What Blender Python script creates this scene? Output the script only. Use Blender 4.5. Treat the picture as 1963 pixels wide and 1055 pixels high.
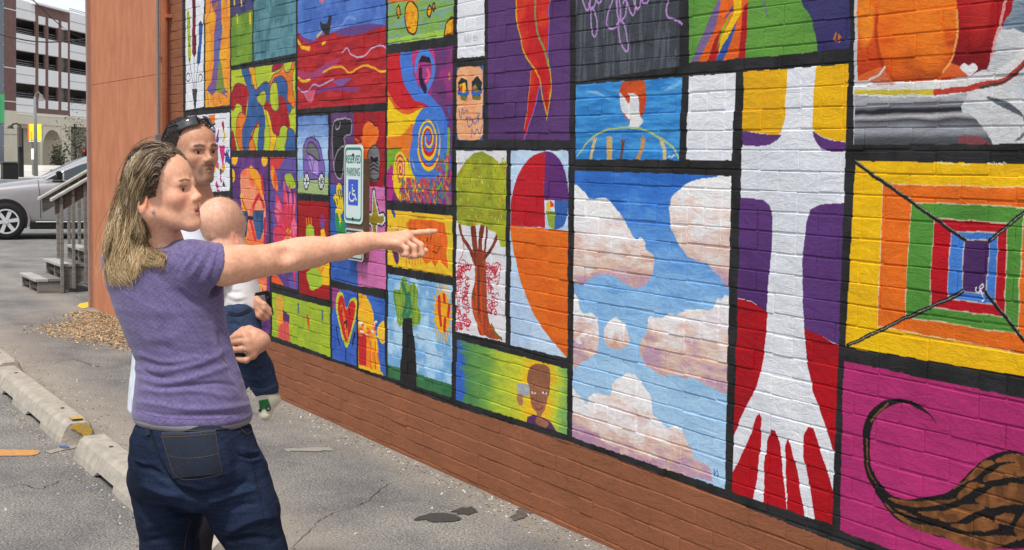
import bpy, bmesh, math, random
import numpy as np
from mathutils import Vector, Matrix
random.seed(7); rng = np.random.default_rng(7)
S = bpy.context.scene
for o in list(bpy.data.objects): bpy.data.objects.remove(o)

# ------------------------------------------------------------------ camera
# The photograph's perspective, worked out from the lines of the wall.  World: x runs along the wall
# (the far end is -x), y towards the wall, z up; the mural wall stands at y = D.
F, CX, CY, H = 2600., 981.5, 527.5, 1.65
VP, ROLL, D = (-540., 280.), .0167, 3.25
yh = VP[1] + ROLL*(CX-VP[0]); PT = math.atan((CY-yh)/F)
up = np.array([math.sin(ROLL)*math.cos(PT), math.cos(ROLL)*math.cos(PT), math.sin(PT)])
dv = np.array([VP[0]-CX, -(VP[1]-CY), -F]); dv -= up*(dv@up); dv /= np.linalg.norm(dv)
AX = -dv; AZ = up; AY = np.cross(AZ, AX); RC = np.array([AX, AY, AZ])
CAMP = np.array([0, 0, H])
def ray(x, y): return RC@np.array([x-CX, -(y-CY), -F])/F          # unit depth
def P(x, y, d):                                                    # pixel + depth -> world
    return ray(x, y)*d + CAMP
def G(x, y, z=0.):                                                 # pixel on the ground
    r = ray(x, y); return r*((z-H)/r[2]) + CAMP
def W(x, y, d=None):                                               # pixel on the wall plane
    r = ray(x, y); return r*((D if d is None else d)/r[1]) + CAMP
def proj(p):                                                       # (n,3) -> (n,3) px, py, depth
    c = (np.atleast_2d(p)-CAMP)@RC
    return np.stack([CX+F*c[:, 0]/-c[:, 2], CY-F*c[:, 1]/-c[:, 2], -c[:, 2]], 1)
cam = bpy.data.objects.new('camera', bpy.data.cameras.new('camera')); S.collection.objects.link(cam)
cam.data.sensor_width = 36; cam.data.lens = F/1963*36
cam.data.clip_start = .05; cam.data.clip_end = 2000
M = Matrix([[*RC[0], 0], [*RC[1], 0], [*RC[2], H], [0, 0, 0, 1]]); cam.matrix_world = M
S.camera = cam

# ------------------------------------------------------------------ light
SUNDIR = Vector((.40, -.46, 1.08)).normalized()                     # towards the sun
wd = bpy.data.worlds.new('World'); S.world = wd; wd.use_nodes = True
nt = wd.node_tree; nt.nodes.clear()
wo = nt.nodes.new('ShaderNodeOutputWorld'); bg = nt.nodes.new('ShaderNodeBackground')
sky = nt.nodes.new('ShaderNodeTexSky'); sky.sky_type = 'NISHITA'; sky.sun_disc = False
sky.sun_elevation = math.asin(SUNDIR.z); sky.sun_rotation = math.atan2(SUNDIR.x, SUNDIR.y)
sky.air_density = 1.0; sky.dust_density = 3.0; sky.ozone_density = 1.0
tc = nt.nodes.new('ShaderNodeTexCoord'); mp = nt.nodes.new('ShaderNodeMapping'); mp.inputs['Scale'].default_value = (3, 3, 7)
nz = nt.nodes.new('ShaderNodeTexNoise'); nz.inputs['Scale'].default_value = 1.3; nz.inputs['Detail'].default_value = 7
cr = nt.nodes.new('ShaderNodeValToRGB'); cr.color_ramp.elements[0].position = .36; cr.color_ramp.elements[1].position = .60
cr.color_ramp.elements[0].color = (.38, .38, .38, 1); cr.color_ramp.elements[1].color = (.92, .92, .92, 1)
mx = nt.nodes.new('ShaderNodeMixRGB'); mx.inputs[2].default_value = (8.2, 8.4, 8.9, 1)
nt.links.new(tc.outputs['Generated'], mp.inputs[0]); nt.links.new(mp.outputs[0], nz.inputs[0]); nt.links.new(nz.outputs[0], cr.inputs[0])
nt.links.new(cr.outputs[0], mx.inputs[0]); nt.links.new(sky.outputs[0], mx.inputs[1]); nt.links.new(mx.outputs[0], bg.inputs[0])
bg.inputs[1].default_value = .112; nt.links.new(bg.outputs[0], wo.inputs[0])
sl = bpy.data.lights.new('sun', 'SUN'); sl.energy = 2.9; sl.angle = math.radians(7); sl.color = (1, .955, .88)
so = bpy.data.objects.new('sun', sl); S.collection.objects.link(so); so.location = (0, 0, 20)
so.rotation_euler = SUNDIR.to_track_quat('Z', 'Y').to_euler()
S.view_settings.view_transform = 'Standard'; S.view_settings.look = 'None'
S.view_settings.exposure = 0.16; S.view_settings.gamma = 1; S.view_settings.use_curve_mapping = False
S.render.engine = 'CYCLES'; S.cycles.max_bounces = 5; S.cycles.diffuse_bounces = 3

# ------------------------------------------------------------------ helpers
def lin(c):
    c = np.asarray(c, float)[..., :3]/255.; return np.where(c <= .04045, c/12.92, ((c+.055)/1.055)**2.4)
def tag(o, label=None, cat=None, group=None, kind=None):
    if label: o['label'] = label
    if cat: o['category'] = cat
    if group: o['group'] = group
    if kind: o['kind'] = kind
    return o
def empty(name, loc=(0, 0, 0), rz=0, parent=None):
    o = bpy.data.objects.new(name, None); S.collection.objects.link(o)
    o.location = loc; o.rotation_euler = (0, 0, rz); o.empty_display_size = .1
    if parent: o.parent = parent
    return o
def link(name, me, parent=None, loc=None):
    o = bpy.data.objects.new(name, me); S.collection.objects.link(o)
    if loc is not None: o.location = loc
    if parent:
        o.parent = parent
        if loc is None: o.matrix_parent_inverse = parent_matrix(parent).inverted()
    return o
def parent_matrix(p):
    m = p.matrix_basis.copy()
    if p.parent: m = parent_matrix(p.parent)@p.matrix_parent_inverse@m
    return m
def mesh(name, v, f, m=None, smooth=False):
    me = bpy.data.meshes.new(name); v = np.asarray(v, dtype=np.float32).reshape(-1, 3)
    if isinstance(f, np.ndarray) and f.ndim == 2:
        n, k = f.shape
        me.vertices.add(len(v)); me.vertices.foreach_set('co', v.ravel())
        me.loops.add(n*k); me.loops.foreach_set('vertex_index', f.astype(np.int32).ravel())
        me.polygons.add(n); me.polygons.foreach_set('loop_start', np.arange(n, dtype=np.int32)*k)
        me.update(calc_edges=True)
    else:
        me.from_pydata([tuple(map(float, q)) for q in v], [], [tuple(map(int, q)) for q in f]); me.update()
    me.polygons.foreach_set('use_smooth', np.full(len(me.polygons), bool(smooth)))
    if m: me.materials.append(m)
    return me
class MB:
    """collects shapes for one mesh"""
    def __init__(s): s.v = []; s.f = []
    def add(s, v, f):
        n = len(s.v); s.v += [tuple(q) for q in v]; s.f += [tuple(i+n for i in q) for q in f]; return s
    def box(s, c, d, R=None):
        c = np.array(c, float); h = np.array(d, float)/2
        q = np.array([[x, y, z] for x in (-1, 1) for y in (-1, 1) for z in (-1, 1)])*h
        if R is not None: q = q@np.array(R).T
        return s.add(q+c, [(0, 1, 3, 2), (4, 6, 7, 5), (0, 4, 5, 1), (2, 3, 7, 6), (0, 2, 6, 4), (1, 5, 7, 3)])
    def hexa(s, q):   # 8 corners: bottom 4 then top 4
        return s.add(q, [(3, 2, 1, 0), (4, 5, 6, 7), (0, 1, 5, 4), (1, 2, 6, 5), (2, 3, 7, 6), (3, 0, 4, 7)])
    def tube(s, pts, r, n=8, cap=True):
        pts = [np.array(p, float) for p in pts]; rs = r if hasattr(r, '__len__') else [r]*len(pts)
        base = len(s.v); u = None
        for i, p in enumerate(pts):
            t = pts[min(i+1, len(pts)-1)]-pts[max(i-1, 0)]; t /= np.linalg.norm(t)+1e-12
            if u is None:
                a = np.array([0, 0, 1.]) if abs(t[2]) < .9 else np.array([1., 0, 0]); u = np.cross(t, a)
            u = u-t*(u@t); u /= np.linalg.norm(u)+1e-12; w = np.cross(t, u)
            for k in range(n):
                a = 2*math.pi*k/n; s.v.append(tuple(p+rs[i]*(u*math.cos(a)+w*math.sin(a))))
        for i in range(len(pts)-1):
            for k in range(n):
                a = base+i*n+k; b = base+i*n+(k+1) % n; s.f.append((a, b, b+n, a+n))
        if cap:
            s.f.append(tuple(base+k for k in range(n))[::-1]); s.f.append(tuple(base+(len(pts)-1)*n+k for k in range(n)))
        return s
    def prism(s, pts, off):          # planar polygon extruded by a vector
        pts = [np.array(p, float) for p in pts]; n = len(pts); off = np.array(off, float)
        return s.add(pts+[p+off for p in pts], [tuple(range(n))[::-1], tuple(range(n, 2*n))]+[(i, (i+1) % n, (i+1) % n+n, i+n) for i in range(n)])
    def build(s, name, m, parent=None, smooth=False, bevel=0, seg=1):
        me = mesh(name, s.v, s.f, m, smooth)
        bm = bmesh.new(); bm.from_mesh(me); bmesh.ops.recalc_face_normals(bm, faces=bm.faces)
        if bevel: bmesh.ops.bevel(bm, geom=[e for e in bm.edges if len(e.link_faces) == 2 and e.calc_face_angle(0) > .5], offset=bevel, segments=seg, affect='EDGES')
        bm.to_mesh(me); bm.free()
        if smooth: me.polygons.foreach_set('use_smooth', np.ones(len(me.polygons), bool))
        return link(name, me, parent)
def N(m, t, **kw):
    n = m.node_tree.nodes.new('ShaderNode'+t)
    for k, v in kw.items():
        if k in n.inputs: n.inputs[k].default_value = v
        else: setattr(n, k, v)
    return n
def mat(name, col, rough=.7, noise=.12, scale=20, bump=0., bscale=60, metal=0., spec=.4, c2=None, coord='Object', detail=5, stretch=None, coat=0):
    """principled material with noise-driven colour and relief"""
    m = bpy.data.materials.new(name); m.use_nodes = True; t = m.node_tree; b = t.nodes['Principled BSDF']; L = t.links.new
    b.inputs['Roughness'].default_value = rough; b.inputs['Metallic'].default_value = metal; b.inputs['Specular IOR Level'].default_value = spec
    b.inputs['Coat Weight'].default_value = coat
    tc = N(m, 'TexCoord'); src = tc.outputs[coord]
    if stretch:
        q = N(m, 'Mapping'); q.inputs['Scale'].default_value = stretch; L(src, q.inputs[0]); src = q.outputs[0]
    c = lin(col); n = N(m, 'TexNoise', Scale=scale, Detail=detail); L(src, n.inputs['Vector'])
    r = N(m, 'ValToRGB'); L(n.outputs[0], r.inputs[0])
    a, d = (c*(1-noise), np.minimum(c*(1+noise), 1)) if c2 is None else (c, lin(c2))
    r.color_ramp.elements[0].position = .3; r.color_ramp.elements[1].position = .7
    r.color_ramp.elements[0].color = (*a, 1); r.color_ramp.elements[1].color = (*d, 1)
    L(r.outputs[0], b.inputs['Base Color'])
    if bump:
        n2 = N(m, 'TexNoise', Scale=bscale, Detail=4); L(src, n2.inputs['Vector'])
        bp = N(m, 'Bump', Strength=1., Distance=bump); L(n2.outputs[0], bp.inputs['Height']); L(bp.outputs[0], b.inputs['Normal'])
    return m
def emis(name, col, s=1.):
    m = bpy.data.materials.new(name); m.use_nodes = True; b = m.node_tree.nodes['Principled BSDF']
    b.inputs['Base Color'].default_value = (*lin(col), 1); b.inputs['Emission Color'].default_value = (*lin(col), 1); b.inputs['Emission Strength'].default_value = s
    return m
def noise2(h, w, cell, octs=3, seed=0):
    """smooth value noise 0..1 over an h x w raster"""
    r = np.random.default_rng(seed); out = np.zeros((h, w), np.float32); amp = 1.; tot = 0
    cx, cy = (cell if hasattr(cell, '__len__') else (cell, cell))
    for o in range(octs):
        gx, gy = max(cx/2**o, 1.01), max(cy/2**o, 1.01)
        g = r.random((int(h/gy)+3, int(w/gx)+3)).astype(np.float32)
        ys = np.arange(h)/gy; xs = np.arange(w)/gx; yi = ys.astype(int); xi = xs.astype(int)
        fy = (ys-yi).astype(np.float32); fx = (xs-xi).astype(np.float32); fy = fy*fy*(3-2*fy); fx = fx*fx*(3-2*fx)
        rows = g[yi]*(1-fy)[:, None]+g[yi+1]*fy[:, None]
        out += amp*(rows[:, xi]*(1-fx)+rows[:, xi+1]*fx); tot += amp; amp *= .55
    return out/tot
# ------------------------------------------------------------------ the mural's paint, rasterised in wall metres
RES = 340; TX0, TX1, TZ0, TZ1 = -11.6, -0.9, -.12, 3.55
TW, TH = int((TX1-TX0)*RES), int((TZ1-TZ0)*RES)
CAN = np.zeros((TH, TW, 3), np.float32)
NF = noise2(TH, TW, 9, 2, 1); NM = noise2(TH, TW, 34, 3, 2); NC = noise2(TH, TW, 110, 4, 3); NS = noise2(TH, TW, (46, 7), 3, 4); NV = noise2(TH, TW, (5, 40), 2, 5)
WX = (noise2(TH, TW, 14, 2, 6)-.5); WY = (noise2(TH, TW, 14, 2, 7)-.5)
def uv(pts):
    a = np.array([W(x, y) for x, y in pts]); return np.stack([(a[:, 0]-TX0)*RES, (a[:, 2]-TZ0)*RES], 1)
def Q(c, *a):
    return [(c[0]+a[i]/c[2], c[1]+a[i+1]/c[2]) for i in range(0, len(a), 2)]
def smooth(p, n=5, closed=True):
    p = np.array(p, float); k = len(p); out = []
    for i in range(k if closed else k-1):
        g = (lambda j: p[j % k]) if closed else (lambda j: p[min(max(j, 0), k-1)])
        a, b, c, d = g(i-1), g(i), g(i+1), g(i+2)
        for t in np.arange(n)/n: out.append(.5*((2*b)+(c-a)*t+(2*a-5*b+4*c-d)*t*t+(3*b-a-3*c+d)*t**3))
    if not closed: out.append(p[-1])
    return [tuple(q) for q in out]
def mask_of(q, wob=2.2):
    x0, x1 = max(int(q[:, 0].min())-4, 0), min(int(q[:, 0].max())+5, TW); y0, y1 = max(int(q[:, 1].min())-4, 0), min(int(q[:, 1].max())+5, TH)
    if x1 <= x0 or y1 <= y0: return None
    sl = (slice(y0, y1), slice(x0, x1))
    X = np.arange(x0, x1)[None, :]+.5+WX[sl]*wob; Y = np.arange(y0, y1)[:, None]+.5+WY[sl]*wob
    m = np.zeros(X.shape, bool); n = len(q)
    for i in range(n):
        (xa, ya), (xb, yb) = q[i], q[(i+1) % n]
        if abs(ya-yb) < 1e-9: continue
        m ^= ((ya > Y) != (yb > Y)) & (X < (xb-xa)*(Y-ya)/(yb-ya)+xa)
    return sl, m
def field(sl, how):
    """a 0..1 blend field over a slice"""
    n, lo, hi = how; f = np.clip((n[sl]-lo)/(hi-lo), 0, 1); return f*f*(3-2*f)
def fill(pts, c, c2=None, how=None, sm=0, wob=2.2, keep=None, a=1., clip=None):
    if sm: pts = smooth(pts, sm)
    r = mask_of(uv(pts), wob)
    if r is None: return
    sl, m = r
    if clip is not None: m = m & clip[sl]
    col = np.broadcast_to(lin(c).astype(np.float32), m.shape+(3,))
    if c2 is not None:
        f = field(sl, how)[..., None]; col = col*(1-f)+lin(c2).astype(np.float32)*f
    R = CAN[sl]; R[m] = R[m]*(1-a)+col[m]*a
def grad(pts, stops, axis=1, wob=2.2, n=.15, clip=None):
    """colour stops along the wall's height (axis 1, from the top) or length (axis 0)"""
    q = uv(pts); r = mask_of(q, wob); sl, m = r
    if clip is not None: m = m & clip[sl]
    h, w = m.shape
    t = (np.broadcast_to(np.linspace(1, 0, h)[:, None], m.shape) if axis else np.broadcast_to(np.linspace(0, 1, w)[None, :], m.shape))
    t = t+(NM[sl]-.5)*n+(NS[sl]-.5)*n; ts = [s[0] for s in stops]; cs = np.array([lin(s[1]) for s in stops])
    col = np.stack([np.interp(t, ts, cs[:, k]) for k in range(3)], -1).astype(np.float32); R = CAN[sl]; R[m] = col[m]
def line(pts, w, c, sm=0, a=1., wob=2.5, c2=None, how=None, clip=None):
    """a brush stroke w metres wide (or a list of widths)"""
    if sm: k0 = len(pts); pts = smooth(pts, sm, False)
    q = uv(pts); n = len(q); ws = np.full(n, w) if not hasattr(w, '__len__') else np.interp(np.linspace(0, 1, n), np.linspace(0, 1, len(w)), w)
    ws = ws*RES/2*.72; mx = ws.max()+3
    x0, x1 = max(int(q[:, 0].min()-mx), 0), min(int(q[:, 0].max()+mx), TW); y0, y1 = max(int(q[:, 1].min()-mx), 0), min(int(q[:, 1].max()+mx), TH)
    if x1 <= x0 or y1 <= y0: return
    sl = (slice(y0, y1), slice(x0, x1)); X = np.arange(x0, x1)[None, :]+.5+WX[sl]*wob; Y = np.arange(y0, y1)[:, None]+.5+WY[sl]*wob
    m = np.zeros(X.shape, bool)
    for i in range(n-1):
        (xa, ya), (xb, yb) = q[i], q[i+1]; dx, dy = xb-xa, yb-ya; L = dx*dx+dy*dy+1e-9
        t = np.clip(((X-xa)*dx+(Y-ya)*dy)/L, 0, 1); wd_ = ws[i]*(1-t)+ws[i+1]*t
        m |= (X-xa-t*dx)**2+(Y-ya-t*dy)**2 < wd_**2
    if clip is not None: m &= clip[sl]
    col = np.broadcast_to(lin(c).astype(np.float32), m.shape+(3,))
    if c2 is not None:
        f = field(sl, how)[..., None]; col = col*(1-f)+lin(c2).astype(np.float32)*f
    R = CAN[sl]; R[m] = R[m]*(1-a)+col[m]*a
def ell(cx, cy, rx, ry, n=28, rot=0):
    return [(cx+rx*math.cos(t)*math.cos(rot)-ry*math.sin(t)*math.sin(rot), cy+rx*math.cos(t)*math.sin(rot)+ry*math.sin(t)*math.cos(rot)) for t in np.linspace(0, 2*math.pi, n, endpoint=False)]
def clipof(pts):
    m = np.zeros((TH, TW), bool); r = mask_of(uv(pts)); m[r[0]] = r[1]; return m
BLK, WHT, YEL, PUR, RED = (33, 33, 34), (226, 229, 236), (240, 190, 16), (84, 50, 108), (178, 24, 34)
BROWN = (146, 92, 64)
# the black ground of the mural over the brown base
CAN[:] = lin(BROWN); base_mix = np.clip((NC-.35)*2.2, 0, 1)[..., None]; CAN[:] = CAN*(1-.12*base_mix)
edge = [(523, 655), (666, 703), (873, 780), (1090, 846), (1386, 954), (1600, 1038)]
fill([(340, -900), (3200, -2600), (3200, 1700), (1963, 1172)]+edge[::-1]+[(356, 598)], BLK, (44, 44, 46), (NM, .3, .7))
# A white panel with three feathers
fill([(356, -500), (392.5, -560), (391.5, 205.5), (357, 212)], WHT)
c7 = (340, 0, 4.906)
fill(Q(c7, 92, 130, 105, 100, 122, 120, 127, 300, 132, 560, 122, 600, 108, 560, 98, 300), (180, 190, 30), (60, 90, 40), (NF, .5, .75))
fill(Q(c7, 143, -400, 180, -400, 178, 300, 182, 500, 162, 548, 142, 500, 148, 200), (125, 30, 40), (90, 22, 34), (NM, .3, .7))
fill(Q(c7, 205, 225, 225, 195, 245, 225, 236, 350, 218, 590, 203, 620, 186, 590, 190, 520, 205, 400), (45, 95, 165), (40, 60, 120), (NM, .3, .7))
for a in (Q(c7, 122, 600, 150, 800, 165, 880), Q(c7, 160, 548, 163, 750, 168, 900), Q(c7, 200, 620, 180, 780, 172, 880), Q(c7, 85, 720, 105, 690, 125, 740, 100, 770, 85, 740), Q(c7, 200, 760, 215, 700, 240, 730, 225, 770)):
    line(a, .012, (50, 48, 55), 4)
fill(Q(c7, 140, 840, 190, 835, 180, 1015, 165, 1030), (60, 60, 66))
# B tower of warm orange with a blue figure
pB = [(394, -560), (442, -640), (441.5, 202), (394.5, 207)]; fill(pB, (240, 172, 42), (226, 140, 40), (NM, .35, .65)); k = clipof(pB)
fill(Q(c7, 300, -400, 415, -400, 415, 200, 430, 300, 405, 450, 400, 600, 440, 830, 480, 870, 430, 890, 380, 850, 330, 900, 275, 850, 320, 780, 345, 600, 350, 300, 370, 150, 330, 60), (92, 100, 160), (120, 82, 140), (NM, .35, .6), clip=k)
fill(Q(c7, 395, 520, 415, 600, 450, 850, 400, 880, 370, 860), (120, 140, 60), clip=k)
line(Q(c7, 380, 380, 375, 450, 400, 560, 360, 650), .03, (50, 120, 190), 3, clip=k)
for a in (Q(c7, 280, 870, 300, 990), Q(c7, 335, 880, 350, 1000), Q(c7, 385, 890, 415, 980), Q(c7, 430, 880, 470, 910), Q(c7, 275, 200, 320, 60, 300, -60), Q(c7, 470, 120, 455, -60)): line(a, .014, (130, 80, 130), 2, clip=k)
line(Q(c7, 345, 90, 375, 40), .05, (190, 95, 40), clip=k)
# C navy over green, D teal
fill([(444, -640), (486, -700), (484.5, 118.5), (444, 127)], (122, 158, 48), (96, 134, 44), (NC, .35, .65))
fill(Q(c7, 505, -300, 725, -300, 720, 90, 660, 110, 600, 140, 540, 150, 505, 180), (58, 56, 104), (72, 70, 110), (NM, .3, .7))
for a in (Q(c7, 540, -20, 542, 45), Q(c7, 605, -30, 610, 48), Q(c7, 565, 150, 568, 210), Q(c7, 685, 130, 688, 220)): line(a, .04, (222, 190, 50))
fill([(488, -700), (569, -740), (568, 103), (487, 118)], (72, 118, 128), (92, 140, 152), (NM, .35, .65))
for i in range(70):
    x = random.uniform(492, 563); y = random.uniform(-150, 100); line([(x, y), (x+1, y+random.uniform(8, 20))], .012, random.choice([(120, 165, 170), (60, 100, 115), (105, 150, 150)]), a=.6)
# E bright interlocking shapes
c2 = (440, 110, 5.704); pE = [(444, 136), (567, 118.5), (567, 289), (444, 289)]; LIM, BL, OR, RD = (186, 200, 48), (56, 98, 160), (238, 128, 36), (176, 30, 42)
fill(pE, LIM, (170, 190, 50), (NM, .35, .65)); k = clipof(pE)
def ol(c, col, *a, sm=3):
    p = smooth(Q(c, *a), sm) if sm else Q(c, *a); fill(p, col, tuple(int(v*.88) for v in col), (NM, .35, .65), clip=k); line(p+[p[0]], .011, (110, 60, 80), clip=k)
ol(c2, BL, 140, 130, 220, 130, 250, 300, 300, 350, 380, 275, 440, 300, 450, 470, 400, 500, 380, 380, 330, 400, 305, 460, 360, 530, 385, 620, 390, 780, 370, 1020, 310, 1020, 330, 780, 325, 715, 280, 760, 230, 880, 210, 1020, 150, 1020, 150, 760, 190, 640, 210, 480, 205, 370, 170, 260)
ol(c2, (244, 176, 30), 215, 120, 280, 120, 290, 240, 308, 350, 275, 350, 250, 240)
ol(c2, OR, 440, 290, 480, 200, 560, 150, 590, 60, 600, 150, 660, 160, 700, 50, 720, 80, 690, 220, 700, 380, 720, 480, 705, 560, 640, 470, 640, 300, 580, 210, 500, 230, 450, 310)
ol(c2, BL, 480, 250, 540, 210, 600, 230, 640, 330, 640, 480, 690, 540, 650, 620, 620, 480, 560, 430, 530, 450, 525, 310)
ol(c2, RD, 385, 550, 420, 470, 470, 560, 540, 570, 545, 440, 610, 450, 640, 620, 660, 780, 600, 740, 560, 790, 545, 860, 470, 820, 450, 650, 400, 580)
ol(c2, LIM, 450, 330, 490, 275, 525, 310, 540, 560, 480, 580, 450, 500)
ol(c2, LIM, 303, 460, 340, 395, 390, 370, 405, 470, 370, 540)
ol(c2, RD, 20, 420, 60, 310, 120, 290, 190, 330, 210, 400, 190, 540, 175, 640, 140, 560, 130, 520, 80, 510, 50, 580, 20, 560)
ol(c2, OR, 85, 680, 130, 600, 180, 640, 180, 690, 145, 800, 150, 1020, 110, 1000, 70, 850, 80, 760)
ol(c2, (244, 196, 24), 400, 600, 420, 590, 450, 680, 480, 820, 520, 860, 490, 1020, 440, 1020, 450, 880, 430, 750)
ol(c2, RD, 20, 830, 45, 820, 60, 900, 80, 1020, 20, 1020)
ol(c2, OR, 250, 870, 290, 1020, 220, 1020, 230, 900)
ol(c2, BL, 640, 790, 700, 800, 725, 880, 725, 1020, 610, 1020, 630, 900)
ol(c2, (170, 36, 60), 480, 90, 580, 70, 560, 120, 520, 140, 470, 160)
line(Q(c2, 330, 720, 290, 760, 240, 900), .03, RD, clip=k)
# F white panel of small doodles
fill([(357, 223), (441.5, 216.5), (441, 366), (357, 372)], WHT)
for i in range(70):
    x, y = random.uniform(362, 438), random.uniform(226, 360); c = random.choice([(230, 110, 30), (180, 40, 120), (40, 70, 160), (160, 30, 60), (60, 60, 70), (220, 180, 40), (190, 60, 130)])
    line([(x, y), (x+random.uniform(-3, 3), y+random.uniform(4, 12)), (x+random.uniform(-4, 4), y+random.uniform(2, 8))], random.uniform(.02, .05), c, 3)
fill([(400, 222), (414, 220), (412, 236), (404, 240)], (238, 130, 40))
fill([(420, 280), (432, 279), (431, 300), (428, 322), (424, 300)], (200, 50, 120))
# G lava under a blue sky
e2 = (560, 0, 3.516); pG = [(571.5, -740), (741, -860), (740.5, 197.5), (571.5, 210)]
fill(pG, (66, 104, 182), (84, 124, 200), (NM, .3, .7)); k = clipof(pG)
fill(Q(e2, 38, 220, 90, 260, 150, 275, 200, 240, 300, 215, 400, 240, 520, 190, 640, 175, 640, 740, 30, 760), (160, 30, 38), (186, 40, 44), (NS, .3, .7), clip=k)
fill(Q(e2, 290, 215, 400, 180, 520, 165, 635, 175, 560, 200, 420, 245, 330, 240), (98, 66, 130), clip=k, sm=3)
fill(Q(e2, 40, 235, 90, 262, 150, 275, 130, 300, 70, 270), (120, 60, 120), clip=k, sm=3)
fill(Q(e2, 40, 480, 140, 490, 230, 430, 330, 390, 260, 470, 120, 545, 40, 520), (176, 60, 110), (150, 70, 130), (NM, .3, .7), clip=k, sm=3, a=.8)
fill(Q(e2, 85, 630, 160, 600, 140, 690, 125, 695), (206, 84, 110), clip=k)
fill(Q(e2, 285, 545, 400, 530, 340, 580, 300, 575), (130, 84, 150), clip=k, sm=3)
for i, (a, w, c) in enumerate([(Q(e2, 340, 360, 370, 330, 410, 375, 480, 385, 540, 330, 600, 310, 640, 330), .02, (200, 170, 205)), (Q(e2, 210, 490, 260, 465, 340, 455, 390, 495, 450, 460, 510, 445, 600, 485, 640, 480), .026, (232, 176, 36)),
    (Q(e2, 40, 525, 80, 550, 120, 540), .04, (238, 190, 40)), (Q(e2, 40, 275, 70, 320, 120, 330), .05, (240, 184, 40)), (Q(e2, 40, 590, 75, 625, 110, 610, 150, 572, 190, 580, 280, 535), .022, (176, 160, 210)), (Q(e2, 85, 635, 125, 692, 160, 610), .02, (196, 140, 190)),
    (Q(e2, 200, 215, 170, 250), .03, (238, 190, 40)), (Q(e2, 205, 300, 225, 290), .04, (238, 190, 40)), (Q(e2, 260, 190, 320, 185, 350, 160, 380, 120, 430, 130), .035, (120, 146, 214)), (Q(e2, 160, 620, 260, 600, 350, 600, 440, 610), .05, (120, 60, 130))]): line(a, w*.7, c, 4, clip=k, a=.9)
fill(Q(e2, 190, 145, 215, 165, 240, 160, 250, 105, 272, 120, 265, 160, 250, 240, 225, 240, 195, 190), (44, 40, 44), clip=k)
fill(Q(e2, 165, -10, 225, -20, 215, 20, 205, 30), (190, 110, 140), clip=k)
# H green field with yellow shapes
pH = [(745, -880), (872.5, -980), (870.5, 69.5), (745, 87)]; fill(pH, (130, 172, 84), (120, 160, 150), (NS, .42, .68)); k = clipof(pH)
fill(Q(e2, 645, 270, 1090, 190, 1090, 240, 645, 300), (170, 206, 60), clip=k, a=.7)
for p in (smooth(Q(e2, 765, 60, 800, 10, 845, 60, 850, 150, 835, 225, 800, 230, 775, 190)), smooth(Q(e2, 710, 60, 722, 45, 733, 80, 722, 125, 710, 100)), smooth(Q(e2, 915, 70, 930, 40, 942, 70, 930, 118, 915, 105)), smooth(Q(e2, 948, 45, 960, 25, 966, 50, 955, 80)), Q(e2, 1022, 248, 1040, 160, 1075, 122, 1092, 122, 1092, 240)):
    fill(p, (232, 170, 24), (214, 130, 26), (NF, .45, .7), clip=k); line(p+[p[0]], .016, (60, 40, 30), clip=k)
line(Q(e2, 600, 12, 700, 6, 900, -12, 1100, -30), .03, (220, 120, 60), clip=k)
# I spiral
c3 = (740, 90, 3.4); pI = [(744, 105), (869, 89), (867, 395), (743, 385.5)]
fill(pI, (108, 54, 112), (146, 50, 120), (NM, .4, .7)); k = clipof(pI)
def lay(c, *a, sm=4, al=1.): fill(smooth(Q(c3, *a), sm) if sm else Q(c3, *a), c, clip=k, a=al)
lay((196, 28, 38), 0, 40, 92, 40, 105, 210, 170, 320, 260, 380, 300, 480, 100, 470, 0, 340)
lay((222, 96, 34), 0, 290, 70, 380, 150, 415, 240, 385, 300, 440, 200, 520, 0, 600)
lay((244, 198, 20), 0, 330, 70, 410, 150, 445, 240, 400, 320, 440, 370, 700, 330, 900, 160, 930, 150, 620, 60, 610, 0, 600)
lay((226, 120, 34), 0, 600, 100, 580, 180, 500, 170, 640, 150, 730, 100, 700, 0, 700)
lay((120, 168, 44), 0, 700, 90, 665, 150, 760, 165, 860, 250, 940, 330, 930, 390, 800, 395, 560, 420, 560, 400, 860, 300, 950, 170, 900, 100, 960, 0, 880)
lay((176, 46, 130), 0, 860, 40, 770, 60, 860, 40, 1010, 0, 1010)
lay((244, 198, 20), 50, 900, 60, 740, 110, 700, 150, 780, 160, 960, 90, 1000)
fill(Q(c3, 100, 30, 170, 30, 180, 180, 250, 290, 320, 350, 375, 440, 395, 600, 345, 640, 330, 460, 260, 370, 190, 350, 115, 220), (66, 118, 204), clip=k, sm=3)
fill(Q(c3, 170, 40, 310, 20, 320, 180, 280, 280, 245, 290, 200, 220), (196, 56, 120), (160, 60, 130), (NM, .35, .65), clip=k, sm=3)
line(Q(c3, 195, 150, 210, 70, 255, 35, 305, 90, 310, 180, 275, 260, 255, 290), .05, (70, 130, 212), 4, clip=k)
fill(Q(c3, 210, 110, 240, 60, 290, 70, 300, 110, 250, 100), (24, 22, 32), clip=k)
line(Q(c3, 225, 160, 230, 220, 255, 280), .06, (30, 26, 60), 3, clip=k); line(Q(c3, 270, 150, 285, 190, 260, 220), .03, (230, 90, 130), 3, clip=k)
bx, by = 280, 585
cols = [(66, 118, 204), (196, 28, 38), (244, 198, 20)]
fill([(q[0], q[1]) for q in [Q(c3, bx+112*math.cos(t), by+60+255*math.sin(t))[0] for t in np.linspace(0, 6.28, 36)]], (66, 118, 204), clip=k)
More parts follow.
